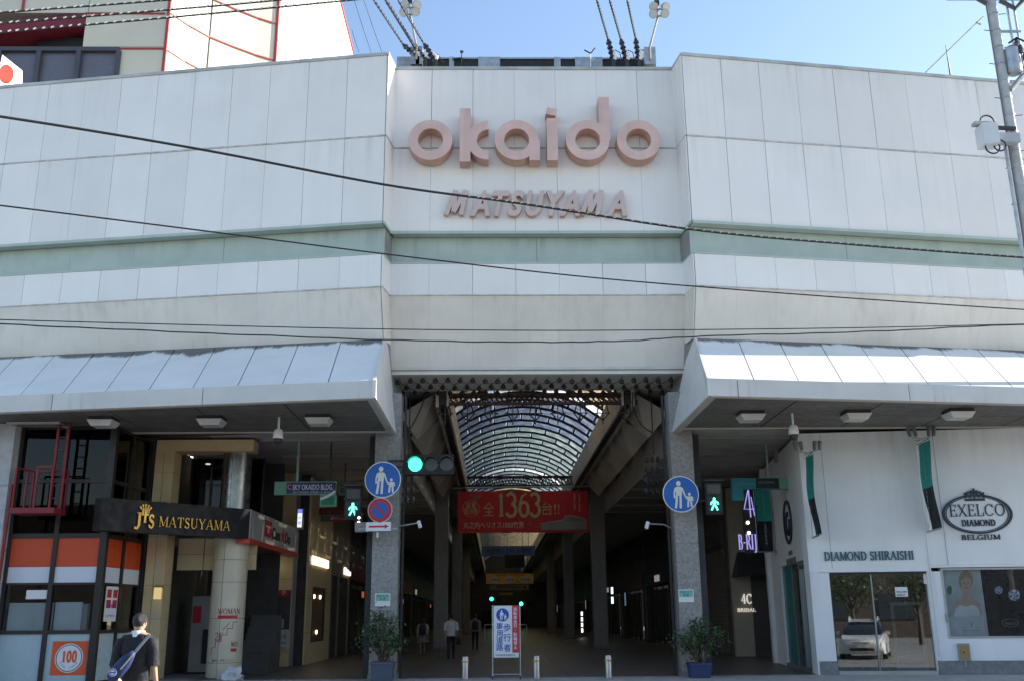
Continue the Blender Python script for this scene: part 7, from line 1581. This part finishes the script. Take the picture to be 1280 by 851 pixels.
mk(loftsec([sec(2.24, .62, .32, .60, .5), sec(2.15, .80, .22, .70, .66), sec(1.8, .87, .2, .82, .74), sec(1.1, .875, .2, .93, .78), sec(-1.6, .875, .2, .98, .8), sec(-2.1, .85, .25, .98, .76), sec(-2.2, .78, .35, .9, .7)]), 'body', CW, car, autosmooth=50)
mk(loftsec([sec(1.2, .72, .9, .93, .70), sec(.35, .72, .92, 1.40, .55), sec(-.4, .72, .95, 1.49, .57), sec(-1.3, .72, .95, 1.40, .56), sec(-2.05, .72, .95, 1.05, .66)]), 'cabin', CG, car, autosmooth=50)
mk(loftsec([sec(.42, .54, 1.39, 1.42, .53), sec(-.4, .57, 1.47, 1.515, .55), sec(-1.4, .56, 1.38, 1.42, .54)]), 'roof', CW, car, autosmooth=50)
for s in (-1, 1):
    mk(MB().hexa([(s*.80-.05, 1.95, .56), (s*.80+.05, 1.95, .56), (s*.62+.12, 2.21, .52), (s*.62-.12, 2.21, .52)], [(s*.80-.05, 1.75, .78), (s*.80+.05, 1.75, .78), (s*.62+.1, 2.14, .66), (s*.62-.1, 2.14, .66)]), 'headlight', mat('headlight', (.6, .62, .65), .1), car)
    mk(MB().box(s*.88-.02, s*.88+.16*s, .7, .82, .92, 1.05), 'mirror', CW, car)
    for y in (1.4, -1.35):
        t = mk(MB().tube([(s*.70, y, .31), (s*.885, y, .31)], .31, 24), 'wheel', mat('tyre', (.02, .02, .02), .8), car); mk(MB().tube([(s*.886, y, .31), (s*.9, y, .31)], .2, 16), 'rim', GALV, t)
mk(MB().box(-.45, .45, 2.2, 2.26, .33, .43), 'grille', INK, car); mk(MB().box(-.17, .17, 2.245, 2.27, .45, .60), 'number_plate', PLAIN, car); mk(MB().box(-.3, .3, 2.19, 2.25, .62, .66), 'trim', GALV, car)
car.location = (10.45, -14.4, -.12); car.rotation_euler = (0, 0, R(10))
def tree(x, y, h, lab, seed):
    rnd = random.Random(seed); t = thing('street_tree', (x, y, 0), lab, 'tree', 'street trees across the road'); tr_ = MB(); lv = MB()
    tr_.tube([(x, y, -.1), (x+.05, y, h*.25), (x, y+.1, h*.55)], [.16, .12, .07], 10)
    for k in range(9):
        a = k*2.4; z0 = h*(.28+.03*k); e = Vector((x+math.cos(a)*h*.22, y+math.sin(a)*h*.22, z0+h*.3)); tr_.tube([(x, y, z0), e.lerp(Vector((x, y, z0)), .5)+Vector((0, 0, .1)), e], [.06, .04, .015], 6)
        for _ in range(260):
            p = e+Vector((rnd.gauss(0, h*.09), rnd.gauss(0, h*.09), rnd.gauss(0, h*.09))); d = Vector((rnd.gauss(0, 1), rnd.gauss(0, 1), rnd.gauss(0, .6))).normalized(); s_ = d.cross(Vector((.1, .2, 1))).normalized(); ln = rnd.uniform(.12, .24); lv.add([p, p+d*ln*.5+s_*ln*.3, p+d*ln, p+d*ln*.5-s_*ln*.3], [(0, 1, 2, 3)])
    mk(tr_, 'trunk', MATS['shrub_bark'], t); mk(lv, 'crown', mat('tree_leaf', (.06, .11, .035), .5, var=.3), t)
tree(11.6, -30, 4.6, 'street tree across the road mirrored at the left of the glass entrance', 1); tree(15.4, -32, 4.6, 'street tree across the road mirrored at the right of the glass entrance', 2)
